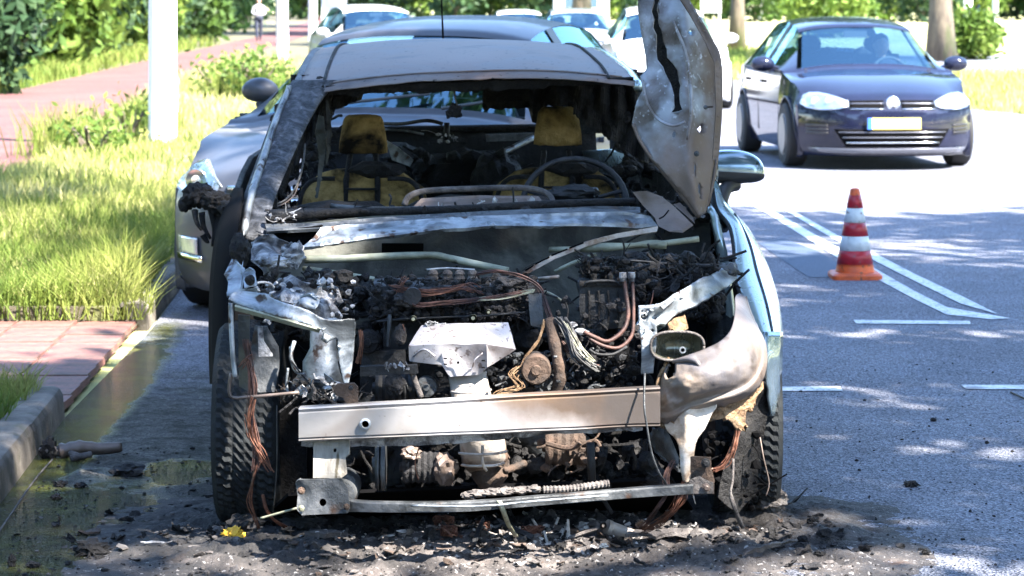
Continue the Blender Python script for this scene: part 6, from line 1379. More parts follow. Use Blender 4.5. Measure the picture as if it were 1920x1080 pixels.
plate('gearbox_cover', [(680, 660, 8.45), (760, 655, 8.45), (770, 900, 8.4), (700, 920, 8.4), (670, 800, 8.45)], 'soot', .03, 3, .015, 12)
plate('sump', [(700, 830, 8.5), (1080, 820, 8.5), (1060, 900, 8.45), (900, 925, 8.42), (720, 915, 8.45)], 'char', .05, 3, .02, 8)
plate('gearbox_case', [(930, 700, 8.42), (1010, 690, 8.4), (1075, 720, 8.42), (1090, 830, 8.4), (1060, 880, 8.42), (960, 880, 8.45)], 'bare_dark', .05, 4, .025, 9)
plate('bracket_arm', [(675, 688, 8.2), (782, 684, 8.2), (784, 700, 8.2), (675, 706, 8.2)], 'soot', .03, 2, .004)
clutter('ash_remains', 'ash', (722, 770, 682, 692, 8.17, 8.2), 12, (.005, .014), 41, tubes=0, flat=1)
tb('drive_belt', [(772, 695, 8.22), (780, 720, 8.22), (790, 745, 8.22)], .009, 'ashgrey')
tb('belt_stack', [(711, 842, 8.14), (712, 902, 8.14)], .010, 'bare_dark'); tb('belt_stack', [(719, 842, 8.14), (720, 902, 8.14)], .007, 'soot')
tb('dip_stick', [(731, 590, 8.4), (728, 640, 8.4), (727, 650, 8.4)], .006, 'bare_dark')
tb('bay_wire', [(755, 608, 8.35), (758, 620, 8.35), (756, 636, 8.35), (750, 636, 8.35)], .002, 'copper')
mb = MB(); mb.lump(P(750, 628, 8.36), (.02, .02, .03), 4, 3, .3); mb.lump(P(740, 720, 8.2), (.03, .02, .03), 8, 3, .4); W(mb, 'sensor_lump', 'char_dust', kind='stuff')
tb('radiator_hose', [(1030, 600, 8.38), (1040, 640, 8.34), (1048, 680, 8.32), (1050, 710, 8.32), (1040, 740, 8.34)], [.019 + .002 * math.sin(i * 1.7) for i in range(17)], 'rust', label='scorched brown radiator hose')
tb('radiator_hose', [(1060, 640, 8.45), (1075, 680, 8.42), (1095, 720, 8.42)], .016, 'char')
loom('copper_wires', [(1020, 600, 8.36), (1008, 640, 8.34), (985, 670, 8.32), (975, 690, 8.3)], 'meltbrown', 7, .0016, .004, 51)
loom('copper_wires', [(975, 690, 8.3), (960, 705, 8.28), (975, 725, 8.26), (940, 735, 8.25), (925, 745, 8.25)], 'meltbrown', 10, .0013, .010, 52)
loom('wiring_loom', [(1050, 600, 8.36), (1070, 630, 8.32), (1085, 665, 8.3), (1115, 690, 8.3)], 'wire', 40, .002, .014, 53)
loom('pale_wires', [(1058, 605, 8.34), (1080, 640, 8.3), (1095, 665, 8.28), (1110, 680, 8.28)], 'zinc', 9, .0011, .010, 54)
bt_ = plate('battery', [(1088, 532, 8.44), (1172, 530, 8.44), (1176, 575, 8.44), (1172, 614, 8.44), (1130, 618, 8.43), (1090, 612, 8.44), (1086, 570, 8.44)], 'soot', .12, 4, .008, 9, label='soot black battery box')
for x_ in (1104, 1122, 1140, 1158): tb('battery_rib', [(x_, 545, 8.432), (x_ + 1, 575, 8.430), (x_, 606, 8.432)], .003, 'char', bt_)
tb('battery_handle', [(1096, 536, 8.43), (1105, 528, 8.42), (1150, 527, 8.42), (1162, 536, 8.43)], .004, 'soot', bt_)
mb = MB(); mb.box(P(1130, 527, 8.5), (.145, .15, .012)); W(mb, 'battery_lid', 'char', bt_)
clutter('charred_remains', 'char', (1090, 1180, 485, 535, 8.45, 8.6), 200, (.006, .018), 55, flat=.2, tubes=.35)
clutter('charred_remains', 'char', (1185, 1350, 480, 600, 8.65, 9.1), 420, (.012, .03), 56, flat=.15, tubes=.3, sub=2)
clutter('charred_remains', 'char_dust', (1180, 1350, 500, 560, 8.5, 8.7), 70, (.006, .02), 57, tubes=.6)
for pts, r, m in [([(1170, 522, 8.42), (1174, 550, 8.4), (1178, 590, 8.38), (1168, 620, 8.36), (1140, 640, 8.34), (1115, 632, 8.33), (1095, 622, 8.33)], .0065, 'copper_dark'), ([(1186, 525, 8.42), (1188, 590, 8.38), (1184, 630, 8.36), (1160, 652, 8.34), (1130, 648, 8.33), (1105, 635, 8.33)], .0055, 'copper_dark'), ([(1105, 655, 8.3), (1120, 664, 8.3), (1150, 664, 8.32), (1175, 650, 8.34)], .0045, 'soot'), ([(1225, 545, 8.5), (1220, 570, 8.45), (1205, 590, 8.42)], .002, 'copper')]: tb('battery_cable', pts, r, m)
for x in (1168, 1184): mb = MB(); mb.lathe([(.011, .015), (.012, 0), (.007, -.012)], P(x, 520, 8.41), 'Z', 12); W(mb, 'cable_terminal', 'ash')
mb = MB(); mb.lump(P(1074, 610, 8.36), (.014, .01, .010), 2, 2, .4); mb.lump(P(1090, 622, 8.34), (.022, .012, .010), 5, 2, .3); W(mb, 'cable_clamp', 'ash')
# general dark mass deep in the bay
clutter('charred_remains', 'char', (680, 1190, 610, 800, 8.5, 8.9), 420, (.015, .045), 58, flat=.2, tubes=.15, sub=2)
clutter('charred_remains', 'bare_dark', (940, 1110, 660, 740, 8.3, 8.4), 60, (.005, .016), 159, flat=.3, tubes=.4)
clutter('charred_remains', 'char_dust', (1030, 1200, 560, 700, 8.38, 8.5), 140, (.006, .018), 160, flat=.2, tubes=.4)
clutter('charred_remains', 'soot', (690, 1190, 650, 760, 8.38, 8.5), 200, (.006, .02), 59, flat=.2, tubes=.4)
clutter('charred_remains', 'char', (650, 1240, 825, 915, 8.3, 8.7), 330, (.012, .035), 60, flat=.2, tubes=.2, sub=2)
clutter('charred_remains', 'rust', (940, 1120, 830, 880, 8.2, 8.35), 30, (.01, .03), 61, tubes=.4)
tb('stay', [(1107, 830, 8.15), (1110, 900, 8.15)], .012, 'soot'); tb('bay_wire', [(786, 838, 8.1), (778, 870, 8.1), (785, 900, 8.1)], .0018, 'copper')
plate('undertray', [(540, 930, 8.3), (1260, 900, 8.3), (1300, 960, 8.8), (480, 985, 8.8)], 'black', .01, 1)
# road side headlight support: brace and post
br = plate('headlight_carrier', [(1197, 573, 8.12), (1236, 572, 8.12), (1262, 552, 8.2), (1300, 532, 8.35), (1338, 512, 8.5), (1352, 506, 8.55), (1376, 512, 8.6), (1384, 520, 8.6), (1362, 540, 8.52), (1320, 562, 8.38), (1285, 582, 8.27), (1262, 594, 8.2), (1250, 604, 8.14), (1232, 607, 8.12), (1232, 625, 8.12), (1230, 650, 8.12), (1225, 700, 8.13), (1203, 702, 8.13), (1203, 640, 8.12), (1200, 610, 8.12)], 'bare', .014, 5, .008, 9, smooth=2, label='pale bent headlight carrier on the road side', holes=[(1209, 593, 7, 6), (1211, 619, 3, 3), (1224, 619, 3, 3), (1276, 562, 3, 2), (1204, 583, 2, 2), (1216, 581, 2, 2)], edge=.003)
plate('bracket_scrap', [(1250, 600, 8.2), (1285, 592, 8.25), (1290, 612, 8.22), (1275, 620, 8.2), (1255, 615, 8.2)], 'yellow' if False else 'meltbrown', .006, 3, .008)
mb = MB(); mb.lump(P(1366, 506, 8.6), (.03, .03, .026), 3, 3, .35); W(mb, 'hinge_lump', 'bare_dark')
rows = []
for i in range(11):
    t = i / 10; rows.append([P(1270 + 50 * math.copysign(abs(math.cos(q)) ** .7, math.cos(q)) * (1 - .55 * t ** 2), 649 + 27 * math.copysign(abs(math.sin(q)) ** .8, math.sin(q)) * (1 - .55 * t ** 2), 8.1 + .09 * t) for q in [2 * math.pi * k / 36 for k in range(37)]])
mb = MB(); mb.grid(rows); mb.add(rows[-1][:-1], [tuple(range(36))]); rf = W(mb, 'headlight_reflector', 'reflector', smooth=2, solid=.003)
mb = MB(); mb.tube(rows[0], .004, 6); W(mb, 'reflector_rim', 'ashgrey', rf, smooth=2)
mb = MB(); mb.lathe([(.010, .0), (.010, -.005), (.006, -.005), (.006, 0)], P(1280, 656, 8.12), 'Y', 14); W(mb, 'bulb_ring', 'bare', rf, smooth=True)
# melted corner of the bumper
PR = [((1238, 705), (1228, 772), 8.16, .02), ((1246, 690), (1236, 794), 8.14, .05), ((1262, 676), (1262, 792), 8.12, .075), ((1292, 664), (1296, 776), 8.11, .10), ((1325, 652), (1338, 766), 8.12, .115), ((1350, 640), (1386, 752), 8.14, .11), ((1367, 622), (1420, 730), 8.17, .09), ((1376, 600), (1438, 692), 8.22, .07), ((1379, 576), (1436, 645), 8.29, .05), ((1379, 556), (1414, 596), 8.36, .035), ((1386, 549), (1400, 556), 8.40, .01)]
PR = smoothp([(a[0], a[1], b[0], b[1], c, d) for a, b, c, d in PR], 7); rows = []; NV = 44
for i, (ax, ay, bx_, by, D, B) in enumerate(PR):
    r = []
    for k in range(NV + 1):
        u = k / NV; px = ax + (bx_ - ax) * u; py = ay + (by - ay) * u
        d = -B * math.sin(math.pi * min(1, .06 + u * .92)) ** .75
        d -= .014 * math.exp(-((u - .90) / .05) ** 2) * (B / .1)            # rolled lower lip
        d += .012 * math.exp(-((u - .80) / .05) ** 2) * (B / .1)
        d += .022 * math.exp(-((px - 1268) / 12) ** 2 - ((py - 742) / 13) ** 2) + .016 * math.exp(-((px - 1312) / 20) ** 2 - ((py - 672 + (px - 1312) * .2) / 7) ** 2)
        d += .006 * math.sin((px * .6 - py) / 11) * math.exp(-((px - 1275) / 28) ** 2 - ((py - 712) / 30) ** 2)
        wl = math.exp(-((px - 1262) / 40) ** 2); d += .010 * wl * noise.fractal(Vector((px / 14, py / 16, 3)), .8, 2, 5) + .004 * noise.fractal(Vector((px / 30, py / 22, 8)), .8, 2, 4)
        py += 3 * (u > .97) * noise.noise(Vector((px / 6, 0, 0))) * 2
        p = P(px, py, D + d); p += Vector((0, .004 * noise.noise(p * 14), .003 * noise.noise(p * 10 + Vector((3, 3, 3))))); r.append(p)
    rows.append(r)
mb = MB(); mb.grid(rows)
def cxy(v): return CX + v[0] * FPX / v[1], HY + (CH - v[2]) * FPX / v[1]
ff = []
for f in mb.f:
    c = [sum(mb.v[i][q] for i in f) / 4 for q in range(3)]; px, py = cxy(c)
    if ((px - 1257 - (694 - py) * .3) / 9) ** 2 + ((py - 694) / 17) ** 2 > 1: ff.append(f)
mb.f = ff
ml = W(mb, 'melted_bumper_corner', 'melt', smooth=2, solid=.008, label='molten smooth grey brown corner of the bumper')
mb = MB(); mb.lump(P(1262, 700, 8.22), (.05, .03, .06), 2, 3, .2); W(mb, 'burnt_backing', 'black', ml)
pts = [(1258, 672), (1244, 690), (1236, 712), (1228, 740), (1226, 768), (1236, 792), (1246, 800)]
mb = MB(); q = smoothp([tuple(P(x, y, 8.13)) for x, y in pts], 6); mb.tube([Vector(p) + Vector((noise.noise(Vector(p) * 60), noise.noise(Vector(p) * 60 + Vector((3, 3, 3))), noise.noise(Vector(p) * 60 + Vector((8, 3, 3))))) * .008 for p in q], [.007 + .003 * noise.noise(Vector((i * .9, 0, 0))) for i in range(len(q))], 8); W(mb, 'bubbled_rim', 'meltbrown', ml, smooth=2)
mb = MB(); mb.tube(smoothp([tuple(P(*p)) for p in [(1262, 678, 8.1), (1290, 674, 8.06), (1308, 680, 8.03), (1312, 692, 8.03)]], 5), [.006, .007, .008, .009, .009, .009, .009, .009, .008, .008, .008, .007, .007, .006, .005, .004], 8); W(mb, 'melted_fold', 'melt', ml, smooth=2)
# drips
dr = plate('melted_drip', [(1240, 782, 8.13), (1262, 772, 8.10), (1300, 764, 8.08), (1344, 758, 8.08), (1336, 775, 8.08), (1322, 805, 8.08), (1308, 822, 8.08), (1302, 845, 8.08), (1300, 880, 8.08), (1293, 900, 8.08), (1280, 898, 8.08), (1276, 862, 8.08), (1272, 835, 8.08), (1262, 818, 8.1), (1250, 808, 8.12)], 'meltwhite', .016, 5, .009, 13, smooth=2, parent=ml, label='white molten drip', round_=2, edge=.003, bulge=lambda co: Vector((0, -.025 * math.exp(-((CX + co.x * FPX / co.y - 1288) / 14) ** 2), 0)))
tb('drip_thread', [(1292, 895, 8.07), (1297, 915, 8.07), (1300, 930, 8.06), (1304, 945, 8.06)], [.0045 - .0003 * i for i in range(13)], 'meltwhite', dr)
plate('melted_drip', [(1352, 768, 8.12), (1400, 742, 8.16), (1428, 722, 8.2), (1415, 750, 8.18), (1400, 770, 8.16), (1396, 798, 8.15), (1388, 808, 8.15), (1378, 806, 8.15), (1370, 790, 8.14), (1360, 780, 8.13)], 'meltbrown', .016, 5, .012, 16, smooth=2, parent=ml, label='pale folded drip', edge=.004)
plate('melted_fringe', [(1262, 790, 8.1), (1300, 775, 8.1), (1350, 762, 8.12), (1400, 745, 8.16), (1430, 715, 8.2), (1432, 728, 8.2), (1405, 765, 8.17), (1355, 785, 8.13), (1310, 795, 8.11), (1270, 805, 8.11)], 'meltbrown', .012, 5, .010, 20, parent=ml, edge=.004, smooth=2)
plate('charred_bracket', [(1222, 805, 8.18), (1248, 800, 8.16), (1262, 825, 8.15), (1275, 860, 8.15), (1272, 885, 8.15), (1255, 870, 8.18), (1225, 845, 8.2)], 'bare_dark', .01, 4, .02, 16, parent=ml, edge=.006)
clutter('charred_remains', 'black', (1320, 1420, 810, 955, 8.42, 8.55), 90, (.008, .022), 71, flat=.2, tubes=.3)
# hanging cables front right
tb('hanging_cable', [(1209, 700, 8.0), (1208, 760, 7.95), (1213, 800, 7.95), (1222, 850, 7.96), (1235, 885, 8.0), (1248, 905, 8.05), (1252, 918, 8.05)], .0032, 'bare_dark')
loom('copper_wires', [(1262, 865, 8.1), (1248, 895, 8.08), (1252, 920, 8.06), (1235, 950, 8.06), (1205, 990, 8.15)], 'copper_dark', 9, .0016, .006, 72)
loom('copper_wires', [(1284, 905, 8.06), (1278, 930, 8.05), (1262, 955, 8.05), (1235, 980, 8.1), (1205, 996, 8.16)], 'copper', 22, .0011, .011, 73)
loom('copper_wires', [(1384, 800, 8.25), (1376, 840, 8.22), (1360, 870, 8.22), (1338, 882, 8.2)], 'copper', 16, .0013, .008, 74)
tb('hanging_cable', [(1375, 860, 8.18), (1374, 900, 8.16), (1370, 925, 8.15), (1380, 960, 8.15), (1392, 988, 8.2)], [.0035 + (.003 if i > 8 else 0) for i in range(17)], 'ashgrey')
tb('hanging_cable', [(1425, 820, 8.3), (1432, 860, 8.28), (1442, 905, 8.28), (1436, 930, 8.28)], .0022, 'brownmetal')
# kerb side copper looms
loom('copper_wires', [(462, 640, 8.16), (466, 680, 8.15), (472, 720, 8.13), (470, 760, 8.12), (472, 800, 8.12), (482, 840, 8.12), (478, 880, 8.12)], 'copper_dark', 26, .0016, .010, 75)
loom('copper_wires', [(474, 745, 8.12), (470, 780, 8.11), (474, 815, 8.11), (490, 850, 8.11), (506, 880, 8.12)], 'copper', 14, .0014, .011, 76)
loom('copper_wires', [(480, 870, 8.12), (470, 910, 8.12), (466, 940, 8.14), (476, 970, 8.16), (484, 990, 8.18)], 'copper', 5, .0014, .006, 77)
loom('copper_wires', [(494, 928, 8.1), (500, 955, 8.1), (515, 975, 8.12), (536, 988, 8.15)], 'copper', 9, .0019, .004, 78)
loom('copper_wires', [(450, 690, 8.14), (462, 675, 8.13), (476, 665, 8.12)], 'copper', 6, .0014, .006, 79)
loom('copper_wires', [(676, 620, 8.2), (676, 650, 8.2), (672, 680, 8.2)], 'copper', 6, .0016, .005, 80)
tb('steel_rod', [(488, 972, 8.0), (520, 963, 7.99), (556, 953, 7.97)], .0035, 'zinc')
plate('wheel_liner', [(500, 740, 8.6), (575, 740, 8.6), (575, 905, 8.6), (560, 960, 8.6), (500, 965, 8.6)], 'char', .02, 2, .01)
tb('pinstripe_cable', [(519, 760, 8.25), (519, 880, 8.25), (512, 960, 8.28)], .002, 'wire')
# ---- wheel wedge (yellow) lies in the ash: its own thing, see debris -----
# ================================================================ DEBRIS ON THE ROAD
def heap(px, py): pass
def hz(x, y):
    """height of the ash bed"""
    m = math.exp(-((x + .02) / 1.12) ** 6) * math.exp(-((y - 8.5) / .62) ** 4)
    n_ = noise.fractal(Vector((x * 3.1, y * 3.1, 2)), 1, 2, 6); n2 = noise.fractal(Vector((x * 14, y * 14, 7)), .7, 2, 5)
    return max(-.01, m * (.036 + .042 * n_ + .024 * n2) - .004)
xs = np.linspace(-1.3, 1.25, 300); ys = np.linspace(7.7, 9.4, 200)
V_ = np.array([(x, y, hz(x, y)) for y in ys for x in xs]); nx = len(xs)
i0 = (np.arange(len(ys) - 1)[:, None] * nx + np.arange(nx - 1)[None, :]).ravel()
hp = npmesh('ash_bed', V_, np.stack([i0, i0 + 1, i0 + nx + 1, i0 + nx], 1), M['char_dust']); hp['kind'] = 'stuff'
M['ashbed'] = mat('ash_bed', [(.30, (.018, .017, .019)), (.45, (.040, .035, .034)), (.56, (.09, .078, .073)), (.72, (.19, .17, .16))], 6, detail=12, dist=.4, rough=(.7, .95), bump=.8, bscale=90, specks=[((.42, .40, .39), 60, .62, .7), ((.09, .055, .04), 6, .6, .75)], stains=[((.012, .012, .013), (-.85, 8.5, 0), (.7, .6, 1), .9), ((.012, .012, .012), (0, 9.0, 0), (1.4, .55, 1), .92), ((.02, .018, .018), (.9, 8.6, 0), (.4, .5, 1), .8)])
hp.data.materials[0] = M['ashbed']
def scatter_bits(name, m, n, fx, size, seed, flat=.5, z0=0.0, tall=1):
    rnd = random.Random(seed); mb = MB()
    for i in range(n):
        x, y = fx(rnd); s = rnd.uniform(*size) * (rnd.random() ** 1.5 * 1.4 + .4); z = max(0, hz(x, y)) + z0
        if rnd.random() < flat:
            R = Matrix.Rotation(rnd.uniform(0, 6.3), 3, 'Z') @ Matrix.Rotation(rnd.gauss(0, .5), 3, 'X')
            pl = [Vector((rnd.uniform(.5, 1.4) * math.cos(a), rnd.uniform(.3, .9) * math.sin(a), rnd.uniform(-.15, .2))) * s for a in (0, 1.2, 2.4, 3.5, 4.8)]
            top = [Vector((x, y, z + s * .3 * tall)) + R @ p for p in pl]; bot = [p - Vector((0, 0, .12 * s)) for p in top]
            mb.add(top + bot, [(0, 1, 2, 3, 4), (9, 8, 7, 6, 5)] + [(k, (k + 1) % 5, 5 + (k + 1) % 5, 5 + k) for k in range(5)])
        else: mb.lump((x, y, z + s * .35), (s * rnd.uniform(.6, 1.2), s * rnd.uniform(.6, 1.2), s * rnd.uniform(.4, .8)), rnd.uniform(0, 99), 1, .5)
    o = mb.build(name, M[m], fix=False); o['kind'] = 'stuff'; return o
inh = lambda r: (r.gauss(-.02, .55), 8.35 + r.gauss(0, .28))
scatter_bits('char_crumbs', 'char', 2600, inh, (.0015, .006), 1)
scatter_bits('ash_crumbs', 'ashgrey', 900, inh, (.003, .010), 2)
scatter_bits('ash_flakes', 'ashwhite', 420, lambda r: (r.gauss(.02, .3), 8.38 + r.gauss(0, .13)), (.003, .013), 3, .85)
scatter_bits('curled_flakes', 'ashgrey', 260, lambda r: (r.gauss(.0, .45), 8.25 + r.gauss(0, .2)), (.005, .018), 33, 1.0)
scatter_bits('brown_flakes', 'brownmetal', 160, lambda r: (r.gauss(.0, .4), 8.3 + r.gauss(0, .18)), (.006, .022), 34, 1.0)
scatter_bits('copper_bits', 'copper', 90, lambda r: (r.gauss(-.1, .2), 8.38 + r.gauss(0, .1)), (.003, .010), 35, 1.0)
scatter_bits('rust_crumbs', 'rust', 120, lambda r: (r.gauss(.0, .4), 8.35 + r.gauss(0, .2)), (.003, .009), 4)
scatter_bits('road_crumbs', 'char', 1300, lambda r: (r.uniform(.8, 2.9), 7.8 + 5 * r.random() ** 1.6), (.0015, .0055), 5)
scatter_bits('gutter_crumbs', 'char', 700, lambda r: (r.uniform(-1.6, -.8), r.uniform(7.8, 10.2)), (.002, .007), 6)
scatter_bits('gutter_flakes', 'ashgrey', 90, lambda r: (r.uniform(-1.6, -.8), r.uniform(7.8, 10.2)), (.002, .007), 7, .8)
def curled(name, m, n, fx, size, seed, lift=.6):
    """crumpled, curled burnt sheets with real folds"""
    rnd = random.Random(seed); mb = MB()
    for i in range(n):
        x, y = fx(rnd); s = rnd.uniform(*size); K = 5; asp = rnd.uniform(.25, .8); cv = rnd.uniform(-2.2, 2.2); o = Vector((i * 3.1, seed, 0))
        R = Matrix.Rotation(rnd.uniform(0, 6.3), 3, 'Z') @ Matrix.Rotation(rnd.gauss(0, lift), 3, 'X') @ Matrix.Rotation(rnd.gauss(0, lift * .6), 3, 'Y'); c = Vector((x, y, max(0, hz(x, y)) + s * .22))
        rows = []
        for a in range(K + 1):
            r = []
            for b in range(K + 1):
                u, v = a / K * 2 - 1, b / K * 2 - 1
                e = 1 - .35 * noise.noise(Vector((u * 1.5, v * 1.5, i))) - .25 * (abs(u) ** 3)
                p = Vector((u * s * e, v * s * asp * e, cv * s * .25 * v * v + .35 * s * noise.noise(Vector((u, v, 0)) * 1.6 + o) + .15 * s * noise.noise(Vector((u, v, 0)) * 5 + o))); r.append(c + R @ p)
            rows.append(r)
        mb.grid(rows)
    o_ = mb.build(name, M[m], solid=.0016); o_['kind'] = 'stuff'; return o_
curled('burnt_sheets', 'char', 110, lambda r: (r.gauss(-.05, .45), 8.42 + r.gauss(0, .13)), (.010, .042), 51)
curled('burnt_sheets', 'char_dust', 60, lambda r: (r.gauss(0, .45), 8.34 + r.gauss(0, .13)), (.010, .035), 52)
curled('ash_sheets', 'ashgrey', 70, lambda r: (r.gauss(.05, .4), 8.32 + r.gauss(0, .14)), (.010, .032), 53)
curled('white_ash_sheets', 'ashwhite', 45, lambda r: (r.gauss(.05, .25), 8.36 + r.gauss(0, .10)), (.008, .024), 54)
curled('rusty_sheets', 'rust', 30, lambda r: (r.gauss(0, .4), 8.36 + r.gauss(0, .15)), (.010, .03), 55)
curled('burnt_sheets', 'char', 26, lambda r: (r.gauss(-1.15, .2), 8.7 + r.gauss(0, .5)), (.008, .03), 56)
curled('burnt_sheets', 'char_dust', 24, lambda r: (r.gauss(.85, .16), 8.35 + r.gauss(0, .2)), (.012, .04), 57)
def thing_lump(px, py, d, m, name, label, cat='debris', seed=1, amp=.45, extra=None, sub=3, group=None):
    g = G(px, py); z = max(0, hz(g.x, g.y)); mb = MB(); mb.lump((0, 0, d[2] * .7), d, seed, sub, amp)
    if extra: extra(mb)
    o = mb.build(name, M[m], fix=False); o.location = (g.x, g.y, z); tag(o, label, cat, group); return o
def legs(n, l, seed):
    def f(mb):
        r = random.Random(seed)
        for i in range(n):
            a = r.uniform(0, 6.3); mb.tube([(0, 0, .008), (math.cos(a) * l * .5, math.sin(a) * l * .5, .014), (math.cos(a) * l, math.sin(a) * l, .003)], [.006, .004, .0015], 5)
    return f
thing_lump(1707, 912, (.022, .016, .012), 'char', 'charred_lump', 'black charred lump alone on the road, right of the road side wheel', seed=3, extra=legs(7, .035, 2))
thing_lump(1737, 1042, (.012, .01, .008), 'char', 'charred_lump', 'small black crumb near the bottom right of the road', seed=5, extra=legs(4, .016, 3))
thing_lump(1537, 1050, (.02, .012, .009), 'char', 'charred_lump', 'flat black lump below the long metal strip at the lower right', seed=6)
thing_lump(1524, 1002, (.018, .012, .014), 'char', 'charred_lump', 'round black lump at the tip of the long metal strip', seed=7)
thing_lump(1750, 790, (.012, .01, .008), 'char', 'charred_lump', 'small black crumb on the road below the right white dash', seed=8)
thing_lump(240, 890, (.055, .05, .022), 'char_dust', 'charred_lump', 'dark clod in the gutter right below the melted chunk', seed=9, amp=.55)
thing_lump(112, 912, (.022, .02, .012), 'char', 'charred_lump', 'black lump in the gutter water beside the kerb', seed=10, amp=.55)
thing_lump(150, 914, (.02, .018, .010), 'char', 'charred_lump', 'black lump in the gutter right of another beside the kerb', seed=11, amp=.55, extra=legs(3, .03, 8))
thing_lump(105, 936, (.016, .014, .010), 'rust', 'charred_lump', 'reddish brown lump in the gutter water', seed=12, amp=.5)
thing_lump(172, 1040, (.05, .035, .025), 'char', 'charred_lump', 'black torn lump low in the gutter below the oval scrap', seed=14, amp=.6, extra=legs(5, .06, 5))
thing_lump(22, 1062, (.012, .012, .02), 'char', 'charred_lump', 'black lump at the bottom left corner in the gutter', seed=15, amp=.5)
thing_lump(62, 1064, (.02, .015, .010), 'char', 'charred_lump', 'second black lump from the bottom left corner', seed=16, amp=.5)
# melted chunk in the gutter
g = G(165, 858); r = empty('melted_chunk', (g.x, g.y, 0), 0, 'grey brown melted plastic chunk lying at the end of the kerb', 'debris')
mb = MB(); q = smoothp([(-.10, 0, .02), (-.03, .0, .035), (.04, .01, .03), (.12, .02, .035)], 5); mb.tube(q, [.03 + .008 * noise.noise(Vector((i * .7, 0, 0))) - .0008 * i for i in range(len(q))], 12); mb.build('chunk_body', M['brownmetal'], r, smooth=2)
mb = MB(); mb.tube(smoothp([(-.06, -.03, .02), (-.02, -.06, .012), (-.05, -.08, .010), (.02, -.05, .02)], 4), .012, 8); mb.tube(smoothp([(-.1, 0, .02), (-.13, -.02, .03), (-.17, -.01, .02)], 4), .018, 8); mb.build('chunk_tail', M['ashgrey'], r, smooth=2)
mb = MB(); mb.lump((-.14, -.01, .03), (.03, .03, .04), 4, 3, .5); mb.build('chunk_char', M['char'], r)
def scrap(px, py, pts, m, name, label, th=.004, amp=.008, z=.012, rz=0, cuts=3):
    """flat outline in metres lying on the ground"""
    g = G(px, py); bm = bmesh.new(); f = bm.faces.new([bm.verts.new((p[0], p[1], p[2] if len(p) > 2 else 0)) for p in pts]); bmesh.ops.triangulate(bm, faces=[f])
    for _ in range(cuts): 
        L = sum(e.calc_length() for e in bm.edges) / len(bm.edges)
        bmesh.ops.subdivide_edges(bm, edges=[e for e in bm.edges if e.calc_length() > L * .8], cuts=1, use_grid_fill=True); bmesh.ops.triangulate(bm, faces=bm.faces)
    for v in bm.verts: v.co.z += amp * noise.noise(v.co * 30 + Vector((px, 0, 0)))
    thicken(bm, th); bm.verts.index_update(); mb = MB(); mb.add([v.co.copy() for v in bm.verts], [tuple(v.index for v in q.verts) for q in bm.faces]); bm.free()
    o = mb.build(name, M[m]); o.location = (g.x, g.y, max(0, hz(g.x, g.y)) + z); o.rotation_euler = (0, 0, rz); return tag(o, label, 'debris')
scrap(168, 1002, [(.035 * math.cos(a), .022 * math.sin(a), .006 * math.sin(2 * a)) for a in [i * .52 for i in range(12)]], 'rust', 'oval_scrap', 'oval brown scrap lying in the wet gutter', .006)
scrap(296, 1036, [(-.05, -.012), (-.02, -.01), (.0, .002), (.045, .012), (.05, .02), (.0, .012), (-.04, .004)], 'ash', 'foil_scrap', 'thin silvery foil scrap in the dark ash left of the tyre', .003, .012)
scrap(1440, 1055, [(-.08, -.04, .0), (-.06, -.03, .01), (0, .02, .02), (.06, .09, .02), (.10, .14, .01), (.085, .13, .005), (.03, .05, .0), (-.03, .0, .0)], 'ashgrey', 'metal_strip', 'long grey metal strip lying below the road side wheel', .006, .01, .02)
scrap(1480, 968, [(-.05, -.02, 0), (.0, -.02, .01), (.06, .03, .05), (.02, .03, .01), (-.04, .01, 0)], 'soot', 'metal_flap', 'dark upturned flap against the road side tyre', .005, .006, .015)
scrap(905, 1048, [(-.04, -.05, 0), (-.025, -.05, 0), (.005, .07, .06), (.0, .08, .07), (-.01, .06, .05)], 'soot', 'bent_plate', 'dark bent plate leaning up at the bottom of the picture, one leg of a wedge', .005, .004, .012)
scrap(945, 1036, [(-.03, .03, .06), (-.02, .02, .05), (.09, -.03, .01), (.08, -.045, .0), (.0, .0, .03)], 'soot', 'bent_plate', 'dark bent strip sloping down to the right of the leaning plate', .005, .004, .012)
scrap(720, 1030, [(-.02, .02, 0), (-.01, .0, .01), (.02, -.03, .01), (.04, -.02, .0), (.01, .005, .01), (.05, .005, 0), (.03, .02, 0), (.0, .015, .01)], 'ashwhite', 'white_scrap', 'white jagged scrap in the ash below the beam, left of the coil of wire', .004, .006, .012)
scrap(1030, 1005, [(-.05, 0), (-.02, .01), (.05, -.01), (.03, -.02)], 'ashgrey', 'white_scrap', 'pale splinter between the copper strands and the metal tube', .004, .008, .014)
scrap(610, 1035, [(-.06, -.02), (-.02, .03), (.06, .02), (.07, -.02), (.0, -.04)], 'ashbed', 'tar_slab', 'flat tarry slab in the ash below the kerb side mounting plate', .015, .012, .012)
scrap(1260, 1040, [(-.14, -.03), (-.1, .03), (.05, .04), (.16, .01), (.1, -.04)], 'ashgrey', 'ash_slab', 'broad pale ash slab at the bottom right of the middle', .012, .014, .010)
